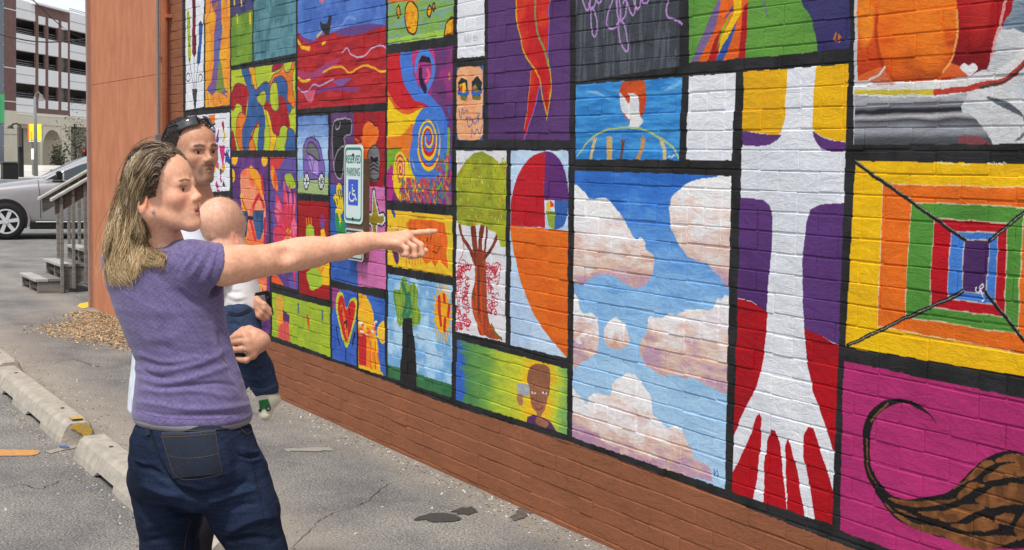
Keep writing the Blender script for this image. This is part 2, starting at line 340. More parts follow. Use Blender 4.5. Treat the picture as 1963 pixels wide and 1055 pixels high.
for ci, off in ((1, 0), (2, 1/3.), (0, 2/3.)):
    pts = []
    for t in np.linspace(.3, 3.05, 90):
        r = (t+off)/3.6; a = -2*math.pi*t-1.2; pts += Q(c3, bx+96*r*math.cos(a)-2*r, by+55*r+225*r*math.sin(a))
    line(pts, list(np.linspace(.012, .062, 8)), cols[ci], clip=k, wob=1.5)
line(Q(c3, 170, 640, 170, 780, 240, 900, 300, 905, 375, 800, 395, 600, 385, 480, 350, 400), .045, (66, 118, 204), 4, clip=k)
for c, off in (((190, 50, 120), 0.), ((244, 198, 20), .5)):
    line([Q(c3, 97+38*(t+off)/3*math.cos(-6.28*t+1), 800+112*(t+off)/3*math.sin(-6.28*t+1))[0] for t in np.linspace(.2, 2.6, 60)], .022, c, clip=k, wob=1.5)
for i in range(420):
    x = random.uniform(90, 430); y = random.uniform(860, 1030) if x < 330 else random.uniform(700, 1030)
    line(Q(c3, x, y, x+2, y+14), .022, random.choice([(190, 60, 110), (70, 90, 150), (220, 130, 40), (80, 120, 120), (150, 60, 120), (120, 130, 60), (200, 70, 50)]), clip=k, wob=1)
for x, y in ((410, 400), (400, 470), (415, 180), (425, 740)): line(Q(c3, x, y, x+4, y+30), .03, (60, 90, 190) if y > 300 else (190, 120, 40), clip=k)
# J white, K peach with two eyes, L purple with chillies
fill([(878, -990), (930.5, -1030), (929.5, 108.5), (877.5, 112.5)], WHT); e5 = (730, 0, 3.637)
for i in range(9):
    x = random.uniform(570, 690); line(Q(e5, x, 250, x+random.uniform(-12, 14), 290), .012, (196, 198, 202))
pK = [(876.5, 131), (928.5, 127), (926.5, 269.5), (875.5, 269.5)]; fill(pK, (66, 90, 150)); fill(Q(e5, 545, 480, 565, 470, 690, 466, 715, 500, 712, 945, 690, 978, 545, 978, 530, 930, 532, 520), (236, 176, 128), (226, 160, 116), (NM, .35, .65))
for a in (Q(e5, 542, 580, 565, 545, 605, 560, 612, 640, 600, 700, 565, 700, 545, 640), Q(e5, 638, 570, 680, 530, 712, 580, 700, 650, 680, 700, 640, 690)): fill(a, (38, 44, 42))
fill(Q(e5, 552, 590, 590, 575, 605, 640, 560, 660), (214, 60, 36), (240, 200, 60), (NF, .3, .6)); fill(Q(e5, 642, 610, 665, 590, 690, 640, 645, 660), (204, 60, 36), (120, 140, 70), (NF, .4, .7))
line(Q(e5, 545, 650, 580, 665, 610, 650), .03, (50, 100, 180)); line(Q(e5, 640, 650, 670, 662, 700, 640), .03, (50, 100, 180)); line(Q(e5, 565, 685, 600, 690), .03, (110, 110, 50)); line(Q(e5, 650, 685, 690, 685), .03, (110, 110, 50))
for a in (Q(e5, 548, 770, 560, 830, 572, 760, 585, 800, 600, 770, 615, 780), Q(e5, 600, 820, 612, 885, 640, 860, 625, 820, 600, 835), Q(e5, 640, 840, 660, 870, 690, 800, 680, 860), Q(e5, 630, 960, 635, 910, 655, 940, 670, 900, 690, 935, 710, 870)): line(a, .009, (96, 100, 150), 3)
line(Q(e5, 600, 690, 590, 750), .012, (206, 140, 100)); line(Q(e5, 560, 790, 700, 795), .01, (190, 120, 90))
pL = [(936.5, -1040), (1099.5, -1190), (1092.5, 269.5), (936.5, 268)]; fill(pL, (80, 48, 100), (90, 56, 112), (NC, .35, .65)); k = clipof(pL)
ch1 = Q(e5, 945, -260, 1195, -260, 1175, 100, 1170, 420, 1190, 560, 1182, 700, 1160, 800, 1140, 640, 1110, 540, 1060, 460, 1000, 370, 975, 230, 950, 130)
ch2 = Q(e5, 1055, 490, 1100, 530, 1115, 580, 1080, 740, 1030, 900, 998, 990, 1010, 880, 1035, 700)
for a, e in ((ch2, Q(e5, 1115, 580, 1080, 740, 1000, 985)), (ch1, None)):
    fill(a, (190, 26, 34), (206, 56, 32), (NM, .45, .75), sm=3, clip=k)
line(Q(e5, 1115, 590, 1080, 740, 1000, 985), .008, (110, 120, 220), 3, clip=k); line(Q(e5, 1050, 500, 1035, 700, 1005, 900), .008, (214, 130, 50), 3, clip=k)
line(Q(e5, 1075, -100, 1085, 150, 1100, 250, 1150, 370, 1175, 480), .02, (130, 140, 80), 4, clip=k); line(Q(e5, 945, -60, 950, 140, 980, 270, 1000, 370, 1060, 460, 1110, 550, 1130, 660, 1160, 795), .013, (214, 160, 40), 4, clip=k)
line(Q(e5, 1185, -100, 1175, 150, 1168, 400), .009, (96, 110, 200), 3, clip=k); line(Q(e5, 1170, 420, 1190, 560, 1185, 680, 1160, 840), .009, (190, 180, 60), 3, clip=k)
# M slate with purple handwriting
c1 = (1100, 0, 8.117); fill([(1104.5, -1190), (1303, -1370), (1303, 128), (1104.5, 158)], (62, 66, 74), (84, 90, 98), (NV, .4, .7)); LV = (176, 136, 196)
for a in (Q(c1, 120, -80, 160, 60, 205, 165, 245, 130, 270, -40), Q(c1, 350, -60, 340, 60, 290, 150, 250, 110, 240, 60), Q(c1, 250, 90, 265, 160, 275, 300, 290, 480, 330, 575, 370, 520, 370, 330, 330, 190, 290, 120), Q(c1, 350, -60, 365, 20, 400, 60, 430, 30, 445, -60),
          Q(c1, 650, -80, 590, 60, 530, 260, 520, 400, 580, 455, 650, 440, 700, 360, 790, 290, 820, 180, 830, 60), Q(c1, 665, -80, 670, 120, 700, 290, 740, 320), Q(c1, 700, -90, 730, 120, 735, 280), Q(c1, 705, 330, 705, 450, 730, 620, 770, 740, 830, 810, 855, 740, 840, 560, 810, 430, 750, 330),
          Q(c1, 780, 60, 790, 25, 830, 30, 860, 120, 900, 220, 930, 245, 955, 190, 960, 60, 960, -60), Q(c1, 925, -60, 940, 60, 990, 150, 1030, 80, 1045, -60), Q(c1, 1050, -60, 1070, 40, 1110, 60, 1160, 30, 1210, -60), Q(c1, 1490, -110, 1465, 60, 1450, 180, 1480, 280, 1560, 310, 1640, 345, 1685, 380)):
    line(a, .0135, LV, 4, wob=1.5)
line(Q(c1, 1590, 780, 1580, 840, 1610, 885), .006, (110, 110, 90), 3)
# N green with slanting ribbons
d1 = (1090, 0, 3.196); pN = [(1323.5, -1380), (1640, -1780), (1629, 93.5), (1569, 100), (1500, 107), (1321.5, 121)]
fill(pN, (98, 152, 62), (84, 138, 56), (NC, .35, .65)); k = clipof(pN)
fill(Q(d1, 1395, -500, 1760, -700, 1730, 330, 1528, 330, 1515, 220, 1490, 120, 1440, 40, 1405, -60), (52, 48, 98), (62, 58, 108), (NC, .35, .65), clip=k)
for c, a in (((124, 104, 150), (750, 390, 830, 200, 890, 60, 950, -60, 1000, -60, 930, 100, 880, 240, 800, 390)), ((232, 104, 34), (790, 390, 860, 260, 910, 150, 930, 40, 945, -80, 1110, -80, 1090, 130, 1080, 220, 1080, 385)), ((180, 28, 36), (855, 385, 880, 300, 900, 240, 935, 180, 930, 280, 900, 385)),
             ((140, 176, 50), (905, 320, 940, 180, 980, 110, 1010, 60, 960, 180)), ((244, 194, 24), (915, 340, 935, 230, 975, 160, 1010, 90, 1015, -60, 1065, -60, 1060, 90, 1020, 150, 960, 260)), ((52, 92, 172), (900, 385, 920, 330, 970, 240, 1035, 135, 1000, 250, 945, 385)),
             ((180, 28, 36), (1075, 40, 1100, 20, 1095, 160, 1080, 385, 1045, 360, 1055, 210)), ((110, 80, 140), (950, 120, 1010, 30, 1010, 60, 970, 110))): fill(Q(d1, *a), c, tuple(int(v*.92) for v in c), (NM, .35, .65), clip=k)
line(Q(d1, 1190, -40, 1205, 40, 1225, 105), .012, (110, 120, 130), 3, clip=k); line(Q(d1, 1630, 240, 1640, 210, 1630, 255, 1645, 250), .009, (200, 110, 50)); line(Q(d1, 1660, 260, 1655, 215, 1668, 230), .009, (200, 110, 50))
# O raised hands under a white dove
pO = [(1104, 163), (1309, 148.5), (1301.5, 307.5), (1104, 306.5)]; fill(pO, (44, 124, 196), (66, 150, 214), (NS, .35, .68)); k = clipof(pO)
fill(Q(d1, 100, 560, 180, 560, 270, 625, 200, 590), (150, 196, 226), clip=k, a=.6); fill(Q(d1, 580, 560, 690, 490, 700, 510, 620, 560), (150, 200, 230), clip=k, a=.5)
fill(Q(d1, 345, 500, 460, 495, 475, 560, 470, 660, 440, 730, 380, 745, 330, 690, 310, 600, 320, 540), (204, 84, 36), (190, 70, 34), (NM, .35, .65), sm=3, clip=k)
fill(Q(d1, 312, 570, 345, 605, 370, 635, 375, 590, 365, 575, 405, 578, 432, 610, 436, 680, 440, 715, 460, 740, 430, 785, 370, 782, 378, 740, 340, 700, 318, 650), (226, 226, 226), (206, 210, 216), (NM, .4, .7), sm=3, clip=k)
line(Q(d1, 55, 960, 120, 870, 210, 810, 330, 785, 450, 795, 560, 850, 640, 910, 675, 970), .012, (170, 190, 120), 4, clip=k)
for c, a, w in (((206, 184, 130), (135, 980, 145, 930, 160, 870), .03), ((202, 170, 110), (250, 980, 250, 930, 252, 870), .055), ((110, 62, 60), (322, 980, 328, 930, 335, 880), .025), ((190, 140, 84), (430, 980, 450, 920, 458, 870), .035), ((206, 184, 130), (590, 980, 588, 930, 572, 880), .03)):
    line(Q(d1, *a), w, c, 3, clip=k); x, y = a[-2:]
    for j in (-1, 0, 1): line(Q(d1, x, y+15, x+j*13, y-28+abs(j)*8), w*.3, c, clip=k)
line(Q(d1, 612, 965, 625, 960), .01, (200, 210, 230)); line(Q(d1, 632, 968, 650, 955), .01, (200, 210, 230))
# P plain white
fill([(1322, 147), (1411, 141), (1403, 309), (1315, 307.5)], WHT, (214, 218, 226), (NM, .4, .75))
# Q the white arm reaching down
pQ = [(1426, 138), (1627.5, 124), (1595.5, 1006), (1404.5, 944)]; fill(pQ, WHT, (214, 218, 226), (NC, .35, .7)); k = clipof(pQ)
d2 = (1080, 320, 1.552)
Y2 = (226, 176, 22)
fill(Q(d1, 1060, 420, 1340, 400, 1337, 560, 1325, 720, 1305, 800, 1290, 830, 1230, 828, 1150, 815, 1055, 800), (232, 180, 18), (220, 166, 22), (NC, .35, .65), clip=k)
fill(Q(d1, 1055, 800, 1150, 818, 1230, 830, 1305, 828, 1285, 860, 1230, 892, 1190, 900, 1050, 892), (90, 52, 116), clip=k)
fill(Q(d1, 1518, 390, 1740, 390, 1700, 870, 1640, 865, 1560, 840, 1515, 815, 1497, 800, 1500, 600), (232, 180, 18), (220, 166, 22), (NC, .35, .65), clip=k)
fill(Q(d1, 1497, 808, 1550, 840, 1610, 862, 1700, 875, 1700, 930, 1630, 935, 1580, 925, 1530, 890, 1500, 845), (90, 52, 116), clip=k)
fill(Q(d2, 505, 90, 595, 100, 615, 115, 624, 150, 620, 250, 612, 330, 606, 432, 560, 400, 500, 385), (80, 46, 104), (90, 54, 116), (NC, .35, .65), clip=k)
fill(Q(d2, 838, 110, 765, 112, 735, 130, 724, 170, 712, 280, 714, 400, 717, 480, 770, 505, 838, 540), (80, 46, 104), (90, 54, 116), (NC, .35, .65), clip=k)
fill(Q(d2, 495, 385, 560, 402, 608, 432, 602, 520, 590, 600, 575, 655, 550, 700, 500, 820), (176, 12, 26), (160, 14, 28), (NC, .35, .65), clip=k)
fill(Q(d2, 717, 480, 770, 505, 838, 545, 825, 870, 803, 840, 775, 750, 745, 670, 728, 590), (176, 12, 26), (160, 14, 28), (NC, .35, .65), clip=k)
fill(Q(d2, 495, 935, 560, 790, 575, 745, 584, 733, 592, 750, 588, 830, 580, 900, 566, 995, 490, 975), (176, 12, 26), clip=k)
for a in (Q(d2, 597, 1010, 598, 900, 608, 810, 618, 783, 632, 785, 645, 820, 652, 900, 668, 1035), Q(d2, 668, 1040, 662, 900, 660, 830, 668, 808, 680, 830, 695, 900, 722, 1060), Q(d2, 752, 1070, 735, 960, 716, 860, 716, 800, 730, 772, 745, 778, 762, 830, 785, 900, 803, 965, 815, 1070)): fill(a, (176, 12, 26), (160, 14, 28), (NC, .35, .65), clip=k)
fill(Q(d2, 803, 965, 830, 800, 830, 880, 803, 960), (176, 12, 26), clip=k, a=0)
# R fruit on a silver bowl
d3 = (1600, 0, 2.931); pR = [(1646, -1800), (2800, -3200), (2800, 270), (1963, 277), (1637, 278)]; fill(pR, (200, 202, 206), (186, 190, 198), (NC, .35, .65)); k = clipof(pR)
fill(Q(d3, 930, -900, 3000, -900, 3000, 150, 1064, 190, 940, 160), (130, 146, 160), (100, 118, 134), (NS, .35, .65), clip=k)
grad(Q(d3, 130, -420, 330, -420, 330, 470, 130, 475), [(0, (240, 150, 20)), (.6, (226, 90, 26)), (1, (170, 44, 20))], clip=k)
grad(smooth(Q(d3, 600, -420, 1010, -420, 1000, 20, 960, 110, 915, 210, 880, 330, 850, 400, 780, 460, 600, 470, 560, 200)), [(0, (176, 30, 34)), (.6, (166, 24, 30)), (1, (84, 14, 20))], clip=k)
grad(Q(d3, 130, 430, 260, 380, 420, 480, 560, 470, 640, 350, 720, 380, 770, 440, 700, 470, 420, 485, 130, 480), [(0, (226, 110, 50)), (1, (196, 70, 34))], clip=k)
grad(smooth(Q(d3, 235, 200, 250, 60, 280, -200, 450, -300, 640, -200, 690, 60, 688, 200, 660, 330, 560, 460, 460, 482, 350, 470, 270, 370)), [(0, (224, 100, 30)), (.45, (232, 120, 28)), (.75, (222, 96, 24)), (1, (168, 52, 20))], n=.5, clip=k)
for j in range(7): fill(smooth(ell(1600+(480+j*14)/2.931, (300-j*16)/2.931, (175-j*23)/2.931, (250-j*33)/2.931)), (240, 140, 34), clip=k, a=.10, wob=14)
for j in range(6): fill(smooth(ell(1600+(470-j*6)/2.931, (470+j*10)/2.931, (190-j*16)/2.931, (80-j*9)/2.931)), (140, 36, 16), clip=k, a=.13, wob=14)
for j in range(6): fill(smooth(ell(1600+(800+j*8)/2.931, (60-j*10)/2.931, (90-j*12)/2.931, (200-j*26)/2.931)), (206, 60, 50), clip=k, a=.10, wob=14)
for j in range(5): fill(smooth(ell(1600+(170+j*6)/2.931, (100+j*10)/2.931, (60-j*9)/2.931, (180-j*24)/2.931)), (250, 180, 50), clip=k, a=.10, wob=14)
line(Q(d3, 690, 60, 688, 200, 660, 330, 610, 410), .012, (232, 170, 90), 4, clip=k, a=.8); line(Q(d3, 240, 100, 235, 200, 270, 370), .02, (150, 40, 20), 3, clip=k, a=.7)
line(Q(d3, 970, -60, 925, 160, 880, 330), .016, (214, 150, 150), 3, clip=k)
fill(Q(d3, 930, 170, 1010, 165, 1064, 200, 1400, 260, 1400, 900, 1000, 815, 890, 815, 760, 640, 710, 600, 760, 520, 880, 470, 870, 380, 900, 280), (206, 208, 210), (188, 192, 196), (NM, .35, .65), clip=k)
fill(Q(d3, 750, 640, 860, 620, 1064, 600, 1064, 740, 960, 815, 890, 815, 850, 720), (158, 184, 198), (190, 204, 212), (NM, .35, .65), clip=k, a=.8)
fill(smooth(Q(d3, 850, 545, 950, 570, 1040, 620, 1090, 700, 1020, 650, 920, 595)), (88, 96, 104), clip=k); line(Q(d3, 960, 815, 1020, 790, 1064, 760, 1200, 640), .014, (100, 108, 116), 3, clip=k)
fill(smooth(Q(d3, 930, 390, 1000, 360, 1064, 330, 1200, 250, 1200, 330, 1060, 400, 960, 420)), (150, 146, 154), clip=k, a=.8)
grad(Q(d3, 120, 505, 560, 515, 700, 505, 790, 500, 900, 815, 110, 820), [(0, (52, 54, 62)), (.08, (64, 66, 74)), (.22, (176, 178, 184)), (.34, (134, 136, 144)), (.40, (38, 38, 46)), (.44, (40, 40, 48)), (.50, (186, 186, 190)), (.56, (64, 64, 72)), (.72, (156, 160, 168)), (.84, (82, 84, 92)), (.92, (70, 72, 76)), (1, (112, 110, 60))], n=.05, clip=k)
for i, (t, c) in enumerate([] and [(520, (58, 60, 68)), (560, (126, 128, 134)), (600, (106, 108, 116)), (625, (44, 44, 52)), (655, (140, 142, 150)), (690, (60, 60, 68)), (740, (108, 112, 120)), (770, (74, 76, 84)), (785, (104, 104, 60))]):
    fill(Q(d3, 120, t, 560, t+8, 780 if i < 4 else 830, t-30, 900, 820, 110, 830) if i < 5 else Q(d3, 115, t, 560, t+10, 780+i*14, t-16, 890, 820, 110, 830), c, tuple(min(int(v*1.25), 255) for v in c), (NM, .35, .7), clip=k)
fill(Q(d3, 700, 770, 810, 760, 880, 815, 690, 815), (150, 60, 70), clip=k, a=.6)
fill(Q(d3, 760, 520, 710, 600, 720, 640, 760, 640, 850, 740, 890, 815, 1000, 815, 1064, 740, 1064, 480, 900, 480), (206, 208, 210), (176, 194, 206), (NM, .4, .7), clip=k)
fill(smooth(Q(d3, 850, 545, 950, 570, 1040, 620, 1064, 660, 1020, 640, 920, 595)), (88, 96, 104), clip=k)
line(Q(d3, 120, 500, 400, 505, 640, 495, 800, 470, 900, 450, 1000, 400, 1060, 340, 1160, 220), .07, (214, 214, 214), 4, clip=k); line(Q(d3, 125, 522, 350, 522, 560, 520), .022, (198, 180, 60), 3, clip=k)
line(Q(d3, 570, 520, 700, 510, 850, 480, 960, 450, 1040, 390, 1100, 320), .024, (180, 60, 50), 4, clip=k); line(Q(d3, 820, 500, 960, 455, 1040, 395, 1100, 330), .01, (70, 66, 70), 3, clip=k)
for a in (Q(d3, 705, 380, 730, 358, 752, 372, 775, 355, 803, 375, 795, 400, 762, 432, 725, 410), Q(d3, 715, 465, 760, 440, 810, 400, 850, 395, 850, 420, 800, 440, 790, 465)): fill(smooth(a, 3), (222, 220, 222), clip=k)
fill(Q(d3, 190, 450, 270, 380, 290, 430, 350, 480, 220, 480), (190, 110, 80), clip=k, a=.7); line(Q(d3, 200, 450, 250, 425, 280, 380), .01, (214, 206, 200), clip=k)
# S nested squares
d4 = (1600, 300, 2.397)
fill([(1640, 309.5), (3000, 330), (3000, 965), (1963, 722.5), (1621.5, 665.5)], (240, 190, 14), (228, 178, 20), (NC, .35, .65))
for c, a in (((232, 112, 30), (222, 128, 1010, 148, 1000, 935, 870, 910, 200, 780)), ((84, 146, 58), (352, 212, 870, 236, 840, 816, 325, 738)), ((186, 20, 34), (455, 285, 795, 305, 780, 738, 437, 692)), ((70, 130, 214), (535, 345, 750, 352, 738, 684, 520, 652)), ((78, 44, 100), (597, 383, 712, 390, 697, 632, 586, 624))):
    q = Q(d4, *a); fill(q, c, tuple(int(v*.92) for v in c), (NC, .35, .65)); line(q+[q[0]], .006, (232, 226, 200), a=.5)
for a in ((88, 22, 597, 383), (712, 390, 1100, 60), (62, 868, 586, 624), (697, 632, 1050, 1060)):
    line(Q(d4, *a), .018, (30, 30, 32)); line([(x+2.4, y-1.4) for x, y in Q(d4, *a)], .004, (220, 214, 190), a=.5)
line(Q(d4, 668, 600, 680, 588, 686, 600, 672, 612, 668, 600), .006, WHT, 3, wob=1); line(Q(d4, 655, 600, 650, 618, 665, 628, 672, 612, 680, 640, 685, 655, 675, 668), .006, WHT, 3, wob=1)
for x, y, n in ((475, 34, 11), (585, 38, 6), (705, 34, 12)):
    for j in range(n): line(Q(d4, x+j*7, y, x+j*7+3, y+random.uniform(-6, 6)), .005, (236, 232, 214), wob=1)
# T magenta with a curling brown tail
pT = [(1618, 692), (3000, 985), (3000, 1560), (1717, 1056), (1610.5, 1017)]; fill(pT, (180, 48, 114), (168, 44, 106), (NC, .35, .65)); k = clipof(pT)
d5 = (1600, 680, 2.813); c8 = (1660, 830, 4.69)
body = smooth(Q(d5, 548, 378, 510, 330, 440, 285, 380, 265, 320, 268, 255, 305, 210, 370, 190, 440, 188, 540, 210, 630, 250, 700, 300, 750, 380, 780, 480, 770, 560, 758, 640, 720, 720, 640, 800, 570, 880, 530, 960, 522, 1020, 545, 1300, 700, 1500, 1000, 1300, 1200, 1100, 1060, 950, 1048, 800, 1040, 700, 1030, 620, 1000, 500, 960, 400, 920, 320, 870, 240, 770, 180, 660, 152, 540, 155, 400, 190, 310, 250, 255, 320, 238, 400, 245, 470, 280, 530, 345), 4)
fill(body, (26, 24, 24), clip=k)
TB = (134, 86, 48)
for a, w in (((0, 40, 8, 200, 30, 330, 100, 480), [.012, .016, .014]), ((210, 590, 330, 625, 460, 640, 620, 630, 800, 600), [.014, .045, .04, .02]), ((180, 640, 290, 740, 420, 820, 560, 870, 670, 890), [.012, .03, .05, .06]), ((270, 670, 360, 720, 460, 750), [.01, .022, .01]),
             ((700, 900, 850, 960, 1050, 990, 1200, 970, 1340, 950), [.05, .1, .09, .03]), ((900, 420, 980, 370, 1080, 280, 1150, 270), [.02, .05, .05, .02]), ((790, 500, 850, 460, 900, 430), [.01, .02, .01]), ((1180, 250, 1280, 225, 1380, 230, 1500, 280), [.03, .05, .04]),
             ((1070, 420, 1180, 370, 1300, 330, 1440, 330, 1600, 380), [.03, .08, .1, .08]), ((830, 580, 900, 520, 960, 470, 1060, 470), [.03, .06, .02]), ((1000, 600, 1130, 590, 1260, 560, 1440, 570), [.03, .12, .14, .1]), ((1300, 480, 1440, 500, 1600, 560), [.05, .06]),
             ((480, 710, 640, 740, 800, 740, 900, 690, 1060, 660), [.012, .06, .1, .08, .03]), ((780, 830, 920, 850, 1060, 820, 1180, 840), [.02, .05, .1, .03]), ((1180, 780, 1260, 770, 1330, 740), [.05, .08, .02]), ((1360, 880, 1420, 830, 1500, 750), [.06, .1, .12]), ((1380, 940, 1440, 880), [.05, .08])):
    line(Q(c8, *a), [q_*.62 for q_ in w], TB, 4, c2=(104, 66, 38), how=(NF, .35, .65), clip=k)
line(Q(d5, 200, 360, 240, 305, 290, 262), .012, (120, 80, 46), clip=k)
# U tree on white with red tracery
e6 = (860, 270, 1.819); fill([(876.5, 289.5), (972, 289.5), (969.5, 657), (874.5, 636)], (222, 222, 226), (210, 212, 218), (NM, .4, .7)); k = clipof([(876.5, 289.5), (972, 289.5), (969.5, 657), (874.5, 636)])
for i in range(150):
    s = random.choice((-1, 1)); x = 100+s*random.uniform(28, 75); y = random.uniform(430, 660); r = random.uniform(6, 14)
    if s > 0 and y > 600: continue
    a0 = random.uniform(0, 6); line([Q(e6, x+r*(1-j/9)*math.cos(a0+j*.75), y+1.3*r*(1-j/9)*math.sin(a0+j*.75))[0] for j in range(7)], .0075, (190, 40, 60), 2, clip=k, wob=1)
for a in ((45, 340, 55, 380, 40, 420), (160, 470, 180, 430, 175, 500), (35, 590, 60, 640)): line(Q(e6, *a), .008, (190, 40, 60), 3, clip=k)
tr = Q(e6, 85, 700-60, 90, 560, 95, 470, 80, 410, 60, 370, 45, 330, 40, 296, 50, 320, 75, 365, 88, 380, 86, 290, 125, 290, 122, 320, 118, 395, 130, 385, 133, 300, 137, 300, 136, 375, 150, 360, 170, 330, 172, 335, 150, 385, 130, 420, 132, 500, 135, 590, 150, 650, 185, 690, 150, 690, 135, 672, 110, 680)
fill(Q(e6, 85, 380, 122, 380, 130, 420, 133, 500, 137, 600, 150, 650, 185, 692, 145, 690, 128, 678, 112, 678, 100, 640, 85, 600, 82, 540, 92, 500, 92, 440, 78, 400), (150, 66, 36), (196, 76, 34), (NV, .4, .7), sm=2, clip=k)
for a, w in (((100, 420, 92, 360, 86, 290), .07), ((112, 420, 112, 350, 120, 290), .06), ((95, 420, 70, 370, 50, 340, 40, 296), .035), ((125, 410, 150, 380, 172, 335), .03), ((128, 390, 133, 340, 135, 298), .025)): line(Q(e6, *a), w, (140, 62, 36), 3, c2=(110, 46, 30), how=(NV, .4, .7), clip=k)
line(Q(e6, 85, 560, 95, 610, 120, 670), .03, (206, 84, 34), 3, clip=k); line(Q(e6, 150, 640, 165, 675, 185, 692), .02, (120, 100, 50), 3, clip=k); line(Q(e6, 105, 440, 108, 600), .03, (110, 50, 34), clip=k)
fill(Q(e6, 30, 285, 28, 210, 30, 120, 60, 70, 90, 45, 120, 38, 160, 60, 180, 80, 203, 70, 203, 370, 185, 372, 175, 335, 165, 318, 140, 312, 135, 300, 110, 292, 80, 300, 50, 295), (170, 176, 40), (140, 150, 40), (NM, .35, .7), clip=k)
for i in range(110): x, y = random.uniform(32, 198), random.uniform(60, 290); line(Q(e6, x, y, x+1, y+8), .009, random.choice([(180, 90, 40), (110, 120, 30), (206, 206, 90)]), clip=k, wob=1)
# V golden spiral
pV = [(980.5, 289.5), (1091, 289.5), (1089, 687), (979, 662)]; fill(pV, (176, 202, 230), (190, 212, 236), (NM, .35, .65)); k = clipof(pV)
fill(smooth(Q(e6, 219, 295, 222, 200, 245, 120, 285, 60, 337, 37), 4, False)+Q(e6, 337, 37, 336, 303, 219, 296), (186, 24, 38), clip=k)
fill(smooth(Q(e6, 337, 37, 375, 50, 405, 100, 417, 160, 420, 208), 4, False)+Q(e6, 420, 210, 337, 207), (94, 44, 112), clip=k)
fill(smooth(Q(e6, 420, 210, 416, 260, 400, 300, 378, 311, 355, 302, 340, 270, 337, 245), 4, False)+Q(e6, 337, 207), (208, 218, 236), clip=k)
fill(smooth(Q(e6, 420, 210, 416, 260, 400, 300, 373, 311), 4, False)+Q(e6, 373, 209), (52, 96, 168), clip=k); fill(smooth(Q(e6, 373, 311, 350, 295, 340, 245), 3, False)+Q(e6, 373, 248), (140, 166, 60), clip=k)
fill(Q(e6, 342, 243, 345, 215, 358, 209, 358, 243), (240, 190, 40), clip=k); fill(Q(e6, 358, 209, 371, 222, 371, 232, 358, 232), (214, 70, 40), clip=k)
fill(Q(e6, 218, 296, 425, 316, 422, 790, 410, 752)+smooth(Q(e6, 410, 752, 350, 680, 290, 590, 250, 480, 228, 380, 218, 296), 4, False), (226, 110, 28), (214, 98, 26), (NM, .4, .7), clip=k)
# W portrait on yellow and green
pW = [(876.5, 651), (1088.5, 708), (1088, 833.5), (874.5, 767)]; k = clipof(pW)
grad(pW, [(0, (52, 100, 190)), (.06, (52, 100, 190)), (.1, (74, 130, 84)), (.3, (110, 160, 70)), (.42, (168, 190, 60)), (.6, (200, 200, 50)), (.7, (238, 186, 30)), (.82, (236, 184, 34)), (.9, (190, 206, 60)), (.97, (120, 170, 90))], 0, n=.1)
fill(Q(e6, 270, 1000, 275, 965, 300, 955, 330, 965, 360, 985, 375, 1012), (88, 50, 96), clip=k)
fill(smooth(Q(e6, 285, 830, 290, 795, 320, 782, 350, 800, 353, 850, 345, 900, 338, 935, 325, 965, 350, 985, 335, 1000, 305, 985, 310, 950, 292, 930, 285, 880)), (168, 116, 84), (150, 98, 72), (NM, .35, .65), clip=k)
fill(smooth(Q(e6, 275, 830, 285, 790, 320, 778, 352, 795, 355, 850, 348, 890, 345, 850, 320, 850, 295, 835, 288, 860, 280, 850)), (142, 92, 66), clip=k)
fill(Q(e6, 240, 843, 282, 850, 285, 890, 243, 890), (160, 168, 176), clip=k); fill(smooth(Q(e6, 240, 885, 258, 885, 260, 920, 245, 918)), (176, 120, 84), clip=k)
for x in (293, 330): line(Q(e6, x, 876, x+11, 880), .012, (230, 230, 226), clip=k); line(Q(e6, x+5, 877, x+7, 879), .010, (50, 40, 36), clip=k)
line(Q(e6, 305, 932, 318, 936, 330, 930), .012, (140, 60, 60), 2, clip=k); line(Q(e6, 312, 880, 308, 910, 316, 914), .008, (130, 80, 60), 2, clip=k)
